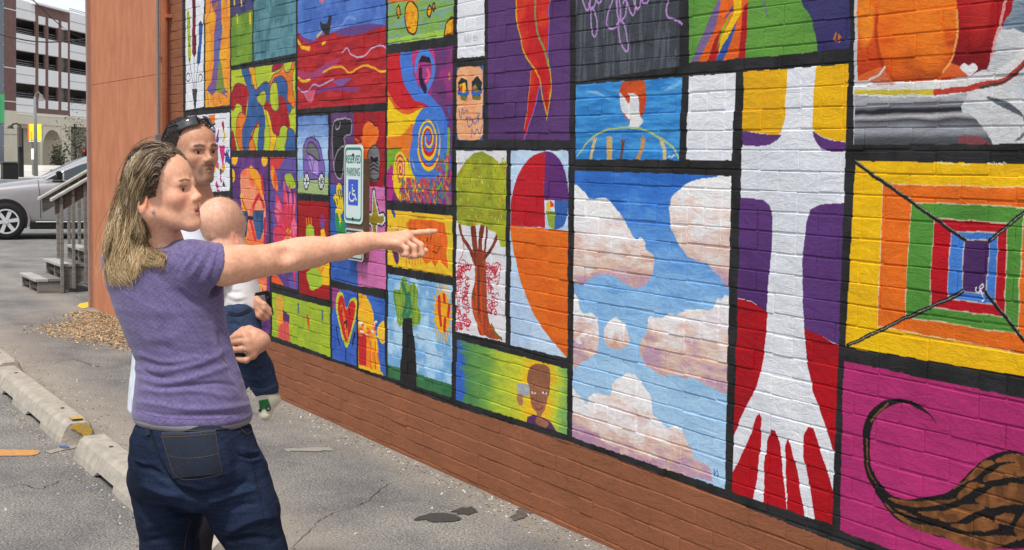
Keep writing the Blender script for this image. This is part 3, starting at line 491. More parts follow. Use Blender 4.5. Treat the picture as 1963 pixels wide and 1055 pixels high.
# X clouds
pX = [(1103, 328), (1402.5, 338), (1390.5, 938), (1098, 838.5)]; k = clipof(pX)
grad(pX, [(0, (44, 104, 190)), (.12, (58, 122, 206)), (.25, (94, 152, 218)), (.45, (136, 184, 228)), (.7, (160, 200, 234)), (1, (170, 204, 236))], 1, n=.18)
for a in ((30, 70, 60, 68, 80, 95, 120, 92, 165, 130, 195, 180, 215, 215, 232, 205, 250, 245, 272, 280, 262, 330, 215, 358, 180, 345, 130, 320, 90, 330, 30, 340), (500, 20, 440, 35, 380, 45, 345, 70, 318, 110, 322, 170, 345, 230, 380, 270, 430, 290, 470, 335, 500, 342),
          (30, 390, 48, 395, 60, 435, 95, 440, 105, 500, 98, 550, 60, 580, 28, 585), (125, 480, 150, 452, 178, 465, 198, 510, 185, 535, 150, 542, 125, 515), (500, 395, 470, 400, 460, 395, 440, 430, 380, 425, 330, 440, 280, 445, 255, 450, 248, 490, 232, 515, 228, 550, 245, 590, 290, 620, 340, 618, 400, 640, 440, 655, 500, 660),
          (25, 665, 45, 680, 70, 705, 90, 675, 140, 680, 150, 640, 195, 615, 230, 640, 262, 690, 270, 740, 310, 770, 350, 775, 370, 820, 395, 870, 430, 890, 445, 930, 400, 930, 20, 815)):
    q = smooth(Q(d2, *a), 4); grad(q, [(0, (242, 242, 246)), (.35, (238, 234, 236)), (.6, (228, 208, 198)), (.82, (214, 180, 168)), (1, (184, 150, 174))], 1, wob=9, n=.75, clip=k)
    cxm = sum(x for x, y in q)/len(q); ys = [y for x, y in q]; y0, y1 = min(ys), max(ys); cc = clipof(q) & k
    for j in range(int(10+len(q)*.35)):
        x, y = random.choice(q); y = y1-(y1-y0)*random.random()**2.2*.75; x = cxm+(x-cxm)*random.uniform(0, 1); r = random.uniform(8, 20)
        fill(smooth(ell(x, y, r*1.5, r*.6, 9), 2), random.choice([(214, 170, 130), (196, 156, 176), (206, 176, 150), (190, 150, 170), (222, 206, 206)]), clip=cc, a=.20, wob=34)
    for j in range(int(8+len(q)*.3)):
        x, y = random.choice(q); y = y0+(y1-y0)*random.random()**1.6*.6; x = cxm+(x-cxm)*random.uniform(0, 1); r = random.uniform(6, 15)
        fill(smooth(ell(x, y, r*1.3, r*.6, 9), 2), (240, 240, 242), clip=cc, a=.35, wob=34)
fill(smooth(Q(d2, 20, 790, 100, 800, 180, 850, 280, 880, 350, 920, 200, 880, 20, 830)), (176, 130, 160), clip=k, a=.7, wob=22)
line(Q(d2, 448, 900, 448, 920, 455, 905), .006, (80, 100, 170), wob=1); line(Q(d2, 458, 902, 462, 915, 456, 922), .006, (80, 100, 170), wob=1)
# Y purple carriage
c4 = (565, 210, 5.55); pY = [(571.5, 223.5), (630, 221.5), (630, 375), (571.5, 370.5)]; k = clipof(pY)
grad(pY, [(0, (84, 114, 180)), (.25, (130, 164, 214)), (.5, (176, 204, 234)), (.75, (130, 168, 214)), (.8, (160, 180, 130)), (1, (160, 180, 120))], 1)
q = smooth(Q(c4, 95, 480, 100, 400, 130, 320, 180, 300, 240, 330, 280, 420, 310, 550, 322, 680, 300, 740, 120, 735, 95, 640)); fill(q, (120, 96, 172), clip=k); line(q+[q[0]], .012, (50, 44, 70), clip=k)
q = smooth(Q(c4, 140, 455, 150, 370, 200, 360, 250, 440, 270, 550, 200, 500)); fill(q, (112, 112, 114), clip=k); line(q+[q[0]], .012, (40, 36, 50), clip=k)
fill(Q(c4, 92, 400, 125, 395, 125, 460, 100, 520, 92, 500), (112, 112, 114), clip=k); fill(Q(c4, 145, 480, 250, 560, 250, 710, 190, 690, 150, 580), (170, 140, 206), clip=k); line(Q(c4, 145, 480, 185, 600, 190, 680, 250, 715), .01, (60, 50, 90), clip=k); line(Q(c4, 190, 670, 208, 520), .01, (60, 50, 90), clip=k)
for x in (128, 288):
    line([(a, b) for a, b in Q(c4, *sum(([x+30*math.cos(t), 765+88*math.sin(t)] for t in np.linspace(0, 6.3, 18)), []))], .016, (34, 34, 40), clip=k); fill(Q(c4, *sum(([x+26*math.cos(t), 765+80*math.sin(t)] for t in np.linspace(0, 6.3, 18)), [])), (220, 224, 228), clip=k)
    for t in np.linspace(0, 3.14, 5): line(Q(c4, x-26*math.cos(t), 765-80*math.sin(t), x+26*math.cos(t), 765+80*math.sin(t)), .008, (34, 34, 40), clip=k)
line(Q(c4, 210, 270, 228, 340), .012, (50, 44, 60), clip=k)
# Z red with green and yellow figures
c9 = (400, 380, 3.926); pZ = [(572, 384.5), (631.5, 388), (632.5, 575.5), (574.5, 562.5)]; fill(pZ, (172, 24, 30), (156, 22, 30), (NC, .35, .65)); k = clipof(pZ)
fill(Q(c9, 735, 250, 738, 210, 765, 195, 790, 215, 800, 300, 735, 310), (160, 190, 50), clip=k); fill(Q(c9, 740, 560, 850, 500, 880, 560, 860, 650, 800, 690, 770, 690, 755, 640), (160, 190, 50), sm=2, clip=k)
fill(Q(c9, 850, 240, 875, 230, 915, 420, 915, 660, 860, 650, 850, 500), (240, 186, 26), clip=k); fill(Q(c9, 840, 180, 880, 180, 875, 230, 850, 235), (88, 80, 150), clip=k); fill(smooth(Q(c9, 835, 160, 860, 125, 885, 160, 880, 185, 845, 185)), (150, 50, 120), clip=k)
for x in (740, 757, 775): line(Q(c9, x, 195, x-2, 155), .02, (236, 130, 40), clip=k)
line(Q(c9, 830, 520, 850, 560, 870, 520), .03, (236, 130, 40), clip=k)
# AA four joined panels
fill([(634.5, 218), (680.5, 216.5), (680, 358), (634.5, 355)], (90, 54, 104), (100, 62, 116), (NM, .35, .65)); fill([(680, 216.5), (738.5, 214), (738, 358), (680, 356)], (164, 26, 38), (150, 26, 38), (NM, .35, .65))
fill([(634.5, 355), (688, 357), (687, 550), (635.5, 536)], (46, 88, 166), (56, 96, 172), (NM, .35, .65)); fill([(686.5, 357), (738.5, 358), (741, 555), (687, 549)], (206, 116, 172), (196, 106, 162), (NM, .35, .65))
q = smooth(Q(c4, 405, 200, 440, 120, 560, 100, 610, 130, 605, 260, 560, 280, 530, 300, 540, 380, 480, 430, 450, 520, 430, 640, 415, 500, 405, 380)); fill(q, (40, 38, 42)); line(q+[q[0]], .014, (150, 148, 154))
q = smooth(Q(c4, 530, 400, 470, 440, 430, 560, 440, 700, 490, 740, 510, 700, 530, 560)); fill(q, (40, 38, 42)); line(q+[q[0]], .014, (150, 148, 154)); line(Q(c4, 440, 170, 450, 215, 480, 200, 490, 140), .014, (150, 148, 154), 3)
fill(smooth(Q(c4, 740, 180, 800, 120, 850, 170, 885, 180, 890, 290, 860, 370, 800, 420, 780, 560, 740, 560, 700, 400, 660, 350, 650, 310, 700, 345, 720, 330, 700, 290, 730, 280)), (236, 120, 36), (226, 106, 30), (NM, .35, .65))
line(Q(c4, 790, 120, 830, 140, 850, 170, 885, 175), .012, (60, 30, 40), 2); line(Q(c4, 660, 345, 700, 355, 720, 340), .01, (60, 30, 40), 2)
q = smooth(Q(c4, 780, 560, 790, 440, 850, 380, 900, 430, 915, 540, 900, 660, 910, 730, 850, 775, 770, 730, 785, 680)); fill(q, (122, 118, 120), (104, 102, 106), (NM, .35, .65)); line(q+[q[0]], .012, (56, 50, 56))
for y in (560, 600, 640): line(Q(c4, 800, y+20, 840, y-10, 890, y+20), .014, (44, 42, 48))
line(Q(c4, 820, 520, 845, 545, 880, 530), .03, (36, 34, 40)); line(Q(c4, 770, 725, 850, 750, 910, 725), .012, (56, 50, 56), 2)
c6 = (640, 270, 5.03)
for a, c, w in (((55, 480, 70, 640), (226, 196, 40), .12), ((20, 560, 40, 600), (226, 196, 40), .08), ((40, 700, 60, 800), (226, 196, 40), .1), ((30, 740, 60, 900), (40, 140, 84), .08), ((95, 820, 105, 900), (40, 140, 84), .12)): line(Q(c6, *a), w, c)
for a in ((45, 480, 60, 560), (62, 470, 78, 550), (80, 480, 90, 530), (8, 570, 18, 610), (30, 570, 38, 610)): line(Q(c6, *a), .016, (40, 40, 40))
fl = Q(c6, 390, 490, 398, 560, 425, 690, 440, 730, 480, 720, 488, 770, 460, 800, 430, 790, 410, 830, 412, 1000, 380, 1000, 375, 830, 350, 790, 320, 800, 305, 750, 330, 715, 365, 730, 378, 690, 385, 560)
line(smooth(fl, 2)+[fl[0]], .06, (36, 34, 44)); line(smooth(fl, 2)+[fl[0]], .035, (214, 210, 220)); fill(smooth(fl, 2), (160, 140, 40), (140, 122, 36), (NM, .35, .65))
# AB yellow with an orange cloud, AC tree and sun
pAB = [(743, 402.5), (867.5, 414.5), (868.5, 531), (744.5, 509.5)]; fill(pAB, (238, 196, 44), (226, 182, 40), (NM, .35, .65)); k = clipof(pAB)
fill(Q(c9, 1490, 200, 1520, 160, 1600, 165, 1700, 170, 1780, 190, 1800, 330, 1790, 420, 1810, 540, 1770, 500, 1740, 460, 1710, 520, 1680, 470, 1640, 500, 1600, 440, 1540, 430, 1500, 400, 1560, 340), (228, 108, 30), (214, 90, 28), (NV, .4, .7), clip=k)
for x in range(1490, 1640, 22): line(Q(c9, x, 420, x+2, random.uniform(470, 530)), .012, (214, 96, 30), clip=k)
for a in ((1620, 320, 1622, 400), (1640, 330, 1650, 300, 1655, 400), (1690, 400, 1720, 420, 1740, 370), (1670, 310, 1680, 280)): line(Q(c9, *a), .012, (130, 50, 30), clip=k)
line(Q(c9, 1390, 385, 1400, 430, 1420, 480, 1425, 440, 1405, 400), .045, (92, 40, 100), 2, clip=k); line(Q(c9, 1385, 95, 1400, 130), .04, (70, 80, 150), clip=k)
for i in range(16): x, y = random.uniform(1360, 1450), random.uniform(200, 290); line(Q(c9, x, y, x+8, y+10), .012, random.choice([(200, 120, 90), (120, 110, 110), (214, 190, 150)]), clip=k)
fill(Q(c9, 1790, 150, 1835, 200, 1840, 560, 1815, 560, 1800, 300), (206, 190, 50), clip=k, a=.6)
e4 = (500, 480, 3.516); pAC = [(744.5, 525), (867.5, 548), (866.5, 763), (744.5, 722.5)]; fill(pAC, (120, 172, 216), (170, 206, 232), (NM, .38, .66)); k = clipof(pAC)
fill(Q(e4, 858, 770, 945, 795, 1060, 835, 1290, 905, 1290, 1010, 858, 880), (60, 118, 74), (50, 104, 66), (NM, .35, .65), clip=k)
fill(smooth(Q(e4, 895, 280, 940, 265, 945, 200, 975, 185, 1000, 240, 1030, 220, 1060, 280, 1055, 370, 1082, 430, 1070, 490, 1030, 515, 960, 500, 940, 515, 915, 440)), (140, 168, 52), (96, 140, 56), (NV, .4, .65), clip=k)
for a in ((960, 230, 990, 330, 960, 440), (1000, 300, 1010, 400, 980, 450)): line(Q(e4, *a), .05, (50, 120, 84), 2, clip=k)
fill(Q(e4, 958, 460, 1020, 455, 1030, 560, 1045, 700, 1055, 920, 1055, 955, 942, 925, 945, 780, 958, 600), (34, 33, 34))
for i in range(22):
    t = i*.2856; line(Q(e4, 1228+45*math.cos(t), 420+130*math.sin(t), 1228+68*math.cos(t), 420+200*math.sin(t)), .016, (240, 178, 30), clip=k)
fill(smooth(ell(500+1228/3.516, 480+420/3.516, 15, 40)), (240, 174, 30), (232, 140, 30), (NM, .35, .65), clip=k)
for a in ((1205, 320, 1205, 400, 1215, 500), (1240, 310, 1245, 340), (1270, 380, 1265, 440), (1245, 470, 1240, 540)): line(Q(e4, *a), .04, (196, 50, 34), 2, clip=k)
# AD heart, AE orange over blue, AF olive
pAD = [(637.5, 551), (684.5, 561), (684.5, 702), (638, 687)]; fill(pAD, (50, 90, 176), (60, 100, 190), (NM, .35, .65)); k = clipof(pAD)
fill(Q(e4, 482, 250, 540, 260, 500, 380, 482, 400), (150, 60, 130), clip=k)
for c, s in (((190, 200, 50), 1.22), ((196, 34, 34), 1.)):
    q = [((x-580)*s+580, (y-440)*s+440) for x, y in ((580, 620), (540, 500), (520, 390), (535, 310), (560, 320), (578, 400), (600, 350), (630, 345), (640, 400), (620, 500))]; fill(smooth(Q(e4, *sum(([a, b] for a, b in q), []))), c, clip=k)
line(Q(e4, 545, 380, 560, 440, 575, 520, 585, 580), .05, (232, 110, 40), 2, clip=k)
for a in ((548, 385, 548, 415), (600, 400, 602, 430), (565, 490, 580, 480, 578, 520), (510, 520, 530, 640), (635, 560, 620, 640), (572, 670, 575, 740)): line(Q(e4, *a), .02, (24, 24, 40), clip=k)
pAE = [(687.5, 562), (738, 573.5), (739.5, 721.5), (688.5, 705.5)]; fill(pAE, (46, 92, 176), (58, 104, 190), (NM, .35, .65)); k = clipof(pAE)
fill(Q(e4, 660, 290, 710, 305, 740, 360, 760, 420, 770, 520, 790, 640, 800, 740, 815, 840, 660, 800), (236, 130, 34), (244, 180, 34), (NM, .4, .6), clip=k); fill(Q(e4, 662, 560, 715, 560, 715, 780, 665, 770), (190, 34, 40), clip=k)
for i in range(30): x, y = random.uniform(665, 790), random.uniform(480, 580); line(Q(e4, x, y, x+14, y+random.uniform(-8, 8)), .02, random.choice([(228, 214, 206), (238, 150, 50), (226, 90, 40)]), clip=k)
fill(smooth(Q(e4, 790, 520, 835, 480, 838, 620, 800, 610)), (240, 190, 60), clip=k)
for x in (745, 775): line(Q(e4, x, 640, x+6, 820), .04, (244, 176, 30), clip=k); line(Q(e4, x-3, 620, x+2, 800), .016, (206, 60, 34), clip=k)
line(Q(e4, 665, 790, 820, 840), .04, (244, 190, 34), clip=k)
pAF = [(522.5, 561), (633.5, 590), (634.5, 685), (522.5, 644)]; fill(pAF, (164, 188, 44), (150, 174, 46), (NM, .35, .65)); k = clipof(pAF)
fill(Q(e4, 105, 320, 130, 305, 155, 330, 155, 500, 110, 500), (230, 140, 40), (214, 160, 60), (NM, .35, .65), clip=k); fill(Q(e4, 150, 400, 195, 440, 200, 620, 120, 590, 120, 520, 155, 480), (206, 66, 96), (214, 90, 70), (NV, .35, .65), clip=k); fill(Q(e4, 150, 400, 198, 440, 195, 485, 152, 475), (88, 44, 96), clip=k)
for x, y, c in ((255, 370, (90, 110, 130)), (318, 450, (206, 84, 40)), (418, 420, (90, 110, 130)), (325, 480, (206, 84, 40))): line(Q(e4, x, y, x+3, y+40), .05, c, clip=k)
# AG face with sunglasses, AH red flower
c5 = (440, 290, 3.77); pAG = [(445, 302), (514, 302), (519, 641), (456, 618)]; fill(pAG, (88, 48, 112), (110, 60, 130), (NM, .35, .65)); k = clipof(pAG)
for x, y in ((18, 45), (40, 50), (255, 60), (20, 180)): fill(smooth(ell(440+x/3.77, 290+y/3.77, 6, 14, 8)), (240, 180, 40), clip=k)
fill(smooth(Q(c5, 80, 200, 100, 140, 150, 120, 210, 150, 240, 260, 262, 420, 270, 560, 260, 690, 260, 1100, 80, 1000, 90, 420)), (240, 150, 110), (236, 110, 70), (NM, .4, .62), clip=k)
for a, w, c in (((160, 140, 200, 200, 235, 270), .1, (240, 160, 30)), ((90, 330, 115, 420), .08, (244, 180, 40)), ((175, 400, 215, 320, 250, 400), .05, (200, 40, 50)), ((230, 180, 250, 300), .05, (206, 50, 60)), ((95, 350, 120, 420), .03, (200, 50, 60)), ((150, 500, 190, 640), .05, (206, 50, 60)), ((260, 500, 255, 660), .06, (190, 40, 60)), ((130, 500, 120, 660), .05, (240, 160, 40)), ((90, 690, 240, 700), .08, (240, 130, 40)), ((200, 980, 240, 1010), .05, (200, 40, 50)), ((150, 1000, 180, 960, 230, 990), .07, (244, 170, 40))): line(Q(c5, *a), w, c, 2, clip=k)
fill(Q(c5, 75, 440, 130, 430, 140, 480, 125, 620, 85, 640), (46, 70, 110), clip=k); fill(Q(c5, 170, 430, 250, 430, 250, 560, 225, 640, 200, 640, 170, 500), (44, 74, 118), (60, 96, 140), (NM, .35, .65), clip=k); line(Q(c5, 140, 480, 170, 485), .03, (30, 36, 50), clip=k)
pAH = [(518, 302), (568, 302), (572, 557), (521.5, 541)]; fill(pAH, (100, 84, 156), (84, 60, 130), (NM, .38, .62)); k = clipof(pAH)
fill(Q(c5, 296, 45, 400, 45, 360, 130, 320, 130, 296, 100), (206, 60, 60), clip=k); fill(smooth(Q(c5, 400, 180, 450, 170, 480, 260, 430, 260)), (160, 186, 50), clip=k); fill(smooth(Q(c5, 300, 110, 330, 130, 355, 270, 340, 290, 310, 230)), (226, 80, 40), (240, 150, 40), (NM, .4, .6), clip=k)
for a in ((425, 600, 395, 400, 398, 210, 425, 380), (430, 600, 430, 400, 440, 250, 455, 400), (430, 600, 460, 420, 470, 290, 480, 430), (420, 600, 350, 460, 340, 310, 385, 400), (420, 610, 345, 520, 330, 430, 370, 440), (430, 640, 330, 670, 325, 560, 380, 550), (430, 640, 490, 640, 480, 480, 450, 500), (420, 640, 400, 900, 420, 700), (440, 650, 475, 960, 470, 700)):
    q = smooth(Q(c5, *a)); fill(q, (214, 60, 90), (226, 110, 150), (NM, .4, .65), clip=k); line(q+[q[0]], .012, (190, 34, 50), clip=k)
for i in range(30): x, y = random.gauss(425, 14), random.gauss(610, 45); line(Q(c5, x, y, x+2, y+8), .02, random.choice([(240, 150, 30), (200, 60, 40), (244, 190, 60)]), clip=k)
fill(smooth(Q(c5, 310, 900, 350, 900, 400, 990, 310, 970)), (232, 90, 40), clip=k)
# wear: brush marks and dust
CAN *= (1+(NS-.5)*.16+(NM-.5)*.14)[..., None]; CAN[:] = CAN*.995+.0005
rgba = np.ones((TH, TW, 4), np.float32); rgba[..., :3] = np.clip(CAN, 0, .84)
a_ = rgba[..., :3]; rgba[..., :3] = np.where(a_ <= .0031308, a_*12.92, 1.055*np.power(np.maximum(a_, 1e-6), 1/2.4)-.055)
IMG = bpy.data.images.new('mural_paint', TW, TH); IMG.pixels.foreach_set(rgba.ravel()); IMG.update(); IMG.pack()
# ------------------------------------------------------------------ the painted brick wall
wall_root = empty('brick_wall', (-6.2, D, 0)); tag(wall_root, 'long brick wall covered with a patchwork mural of square painted panels', 'wall')
def paint_material():
    m = bpy.data.materials.new('mural_paint_on_brick'); m.use_nodes = True; t = m.node_tree; b = t.nodes['Principled BSDF']; L = t.links.new
    tc = N(m, 'TexCoord'); tc.object = wall_root
    sx = N(m, 'SeparateXYZ'); L(tc.outputs['Object'], sx.inputs[0])
    u = N(m, 'MapRange'); u.clamp = False; v = N(m, 'MapRange'); v.clamp = False
    for q, a, c, ax in ((u, TX0+6.2, TX1+6.2, 0), (v, TZ0, TZ1, 2)):
        q.inputs['From Min'].default_value = a; q.inputs['From Max'].default_value = c; L(sx.outputs[ax], q.inputs['Value'])
    cb = N(m, 'CombineXYZ'); L(u.outputs[0], cb.inputs[0]); L(v.outputs[0], cb.inputs[1])
    im = N(m, 'TexImage'); im.image = IMG; im.extension = 'EXTEND'; im.interpolation = 'Linear'; L(cb.outputs[0], im.inputs[0])
    n0 = N(m, 'TexNoise', Scale=60., Detail=6, Roughness=.7); L(tc.outputs['Object'], n0.inputs['Vector'])
    r0 = N(m, 'MapRange'); r0.inputs['From Min'].default_value = .3; r0.inputs['From Max'].default_value = .75; r0.inputs['To Min'].default_value = .88; r0.inputs['To Max'].default_value = 1.08; L(n0.outputs[0], r0.inputs[0])
    mu = N(m, 'VectorMath', operation='SCALE'); L(im.outputs[0], mu.inputs[0]); L(r0.outputs[0], mu.inputs['Scale']); L(mu.outputs[0], b.inputs['Base Color'])
    b.inputs['Specular IOR Level'].default_value = .15
    n1 = N(m, 'TexNoise', Scale=22., Detail=3, Distortion=.6); n2 = N(m, 'TexNoise', Scale=150., Detail=4); n3 = N(m, 'TexVoronoi', Scale=34.); L(tc.outputs['Object'], n3.inputs['Vector'])
    for q in (n1, n2): L(tc.outputs['Object'], q.inputs['Vector'])
    r1 = N(m, 'MapRange'); r1.inputs['From Min'].default_value = .0; r1.inputs['From Max'].default_value = .10; L(n3.outputs['Distance'], r1.inputs[0])
    n6 = N(m, 'TexNoise', Scale=7., Detail=8, Roughness=.75, Distortion=1.2); mp6 = N(m, 'Mapping'); mp6.inputs['Scale'].default_value = (1, 1, 2.6); L(tc.outputs['Object'], mp6.inputs[0]); L(mp6.outputs[0], n6.inputs['Vector']); b0 = N(m, 'Bump', Strength=1., Distance=.007); L(n6.outputs[0], b0.inputs['Height'])
    b1 = N(m, 'Bump', Strength=1., Distance=.0022); L(b0.outputs[0], b1.inputs['Normal']); b2 = N(m, 'Bump', Strength=.8, Distance=.0012); b3 = N(m, 'Bump', Strength=.55, Distance=.0025)
    L(n1.outputs[0], b1.inputs['Height']); L(n2.outputs[0], b2.inputs['Height']); L(r1.outputs[0], b3.inputs['Height']); L(b1.outputs[0], b2.inputs['Normal']); L(b2.outputs[0], b3.inputs['Normal']); L(b3.outputs[0], b.inputs['Normal'])
    rr = N(m, 'MapRange'); rr.inputs['To Min'].default_value = .45; rr.inputs['To Max'].default_value = .75; L(n1.outputs[0], rr.inputs[0]); L(rr.outputs[0], b.inputs['Roughness'])
    return m
MP = paint_material()
BXL = W(321, 300)[0]; BXR, BZT = -.95, 3.5; CP = .0728; SL = .206
def brick_shape(L, h, p, jit):
    """an eight-sided rounded brick face standing p proud of the mortar: 40 triangles"""
    c = .0032; out = []
    for k, (ins, y) in enumerate(((-.001, .004), (.0, -p+.0022), (.0030, -p))):
        a, b = L/2-ins, h/2-ins; cc = c if k < 2 else c*.8
        ring = [(-a+cc, -b), (a-cc, -b), (a, -b+cc), (a, b-cc), (a-cc, b), (-a+cc, b), (-a, b-cc), (-a, -b+cc)]
        for i, (x, z) in enumerate(ring): out.append([x+jit[i, 0]*(1 if k else .4), y+0, z+jit[i, 1]*(1 if k else .4)])
    f = []
    for k in range(2):
        for i in range(8):
            a, b = k*8+i, k*8+(i+1) % 8; f += [(a, b, b+8), (a, b+8, a+8)]
    f += [(16, 17, 18), (16, 18, 23), (23, 18, 19), (23, 19, 22), (22, 19, 20), (22, 20, 21)]
    return np.array(out), np.array(f)
variants = {}
for kind, L in (('s', SL-.0028), ('h', SL/2-.0028)):
    variants[kind] = [brick_shape(L, CP-.0046, random.uniform(.0022, .0052), rng.normal(0, .0013, (9, 3))) for _ in range(12)]
meshes = {k: [mesh('brick', v, f, MP) for v, f in vs] for k, vs in variants.items()}
rows = []; z = -.05; r = 0
while z < BZT:
    hdr = r % 6 == 2; step = SL/2 if hdr else SL; x = BXL-(0 if hdr else (SL/2 if r % 2 else 0))
    while x < BXR:
        rows.append((x+step/2, z+CP/2, 'h' if hdr else 's')); x += step
    z += CP; r += 1
# skip the rendered patches low on the wall where the joints have been smeared over
def smeared(x, z):
    q = proj([x, D, z])[0]; return 905 < q[0] < 1235 and 820+.2*(q[0]-905) < q[1] < 960+.42*(q[0]-905) and (math.sin(x*7)+math.sin(z*31+x*3)) > .7
cen = np.array([[b[0], D, b[1] if False else b[1]] for b in rows]); pr = proj(cen)
ok = (pr[:, 0] > 360) & (pr[:, 0] < 1990) & (pr[:, 1] > -20) & (pr[:, 1] < 1075)
size = np.where(ok, 1/pr[:, 2]**2, 0)*np.array([1. if b[2] == 's' else .5 for b in rows])
near = set(np.argsort(-size)[:300].tolist())
mv, mf, n0_ = [], [], 0
for i, (x, z, k) in enumerate(rows):
    j = random.randrange(12); sm_ = smeared(x, z)
    if x-SL/2 < BXL-.02 and k == 's': x += SL/4; k = 'h'
    if i in near:
        o = bpy.data.objects.new('brick', meshes[k][j]); S.collection.objects.link(o); o.parent = wall_root
        o.location = (x+6.2+random.gauss(0, .001), random.gauss(0, .0009)+(.0035 if sm_ else 0), z+random.gauss(0, .0012)); o.rotation_euler = (random.gauss(0, .0022), random.gauss(0, .005), random.gauss(0, .0015))
    else:
        v, f = variants[k][j]; a, b_, c = random.gauss(0, .0022), random.gauss(0, .005), random.gauss(0, .0015)
        q = v.copy(); q[:, 1] += q[:, 2]*a+q[:, 0]*c; q[:, 2] += q[:, 0]*b_
        q += (x+random.gauss(0, .0015), D+random.gauss(0, .0012)+(.0035 if sm_ else 0), z+random.gauss(0, .0015)); mv.append(q); mf.append(f+n0_); n0_ += len(v)
tag(link('brick_courses', mesh('brick_courses', np.concatenate(mv), np.concatenate(mf), MP), wall_root), kind='stuff')
b = MB(); b.box(((BXL+BXR)/2, D+.1, (BZT-.3)/2), (BXR-BXL, .2, BZT+.3)); b.build('mortar', MP, wall_root)
M_terra = mat('terracotta_masonry_paint', (160, 92, 62), .75, .15, 6, .003, 30)
b = MB(); b.box(((BXL+BXR)/2, D+.12, BZT+1.3), (BXR-BXL, .26, 2.6)); b.build('upper_wall', M_terra, wall_root)

# ------------------------------------------------------------------ the rendered wall beside it
SY = 3.40; SX0, SX1 = G(176, 590)[0], BXL+.02
M_st = mat('red_brown_render', (198, 130, 94), .85, 0, 7, .004, 45, c2=(180, 112, 78), stretch=(1, 1, .45), detail=9)
M_st2 = mat('dark_red_trim', (140, 62, 46), .7, .15, 12, .002, 40)
st = empty('rendered_wall', ((SX0+SX1)/2, SY, 0)); tag(st, 'flat red brown rendered wall standing beyond the end of the brick mural', 'wall')
zj = lambda x: 2.22+(x-SX0)*.0
b = MB(); b.box(((SX0+SX1)/2, SY+.1, 1.12), (SX1-SX0, .2, 2.24+.2165)); b.build('lower_panel', M_st, st, bevel=.004)
b = MB(); b.box(((SX0+SX1)/2, SY+.1, 4.36), (SX1-SX0, .2, 4.02)); b.build('upper_panel', M_st, st, bevel=.004)
b = MB(); b.box((SX0-.02, SY+.09, 3.15), (.05, .26, 6.5)); b.build('corner_trim', mat('grey_metal_trim', (150, 120, 108), .5, .1, 30), st, bevel=.004)
b = MB(); b.box(((SX0+SX1)/2, SY+5.2, 3.15), (SX1-SX0-.02, 9.9, 6.3)); b.build('building_core', M_st2, st)
q = G(228, 640); b = MB(); b.box((q[0], SY-.06, .12), (.05, .05, .5)); b.build('corner_post', M_st2, st)
M_gal = mat('galvanised_steel', (138, 140, 142), .45, .12, 40, metal=.6)
cx_ = W(309.5, 200, SY)[0]
b = MB(); b.tube([(cx_, SY-.03, 6), (cx_, SY-.03, 1.80)], .014, 10); b.box((cx_, SY-.035, 1.74), (.05, .05, .15)); o = b.build('electrical_conduit', M_gal, bevel=.002); tag(o, 'thin grey conduit running down the red brown wall into a small box', 'conduit')
b = MB(); b.box((cx_, SY-.012, 2.5), (.07, .02, .02)); b.build('strap', M_gal, o)
px_ = W(328, 200)[0]
b = MB(); b.tube([(px_, D-.045, 6), (px_, D-.045, .1)], .03, 14); o = b.build('drain_pipe', M_terra, smooth=True); tag(o, 'terracotta painted round drain pipe at the left edge of the bricks', 'pipe')
b = MB(); b.box((px_+.01, D-.03, 2.77), (.12, .05, .03)); b.build('pipe_bracket', M_terra, o, bevel=.003)

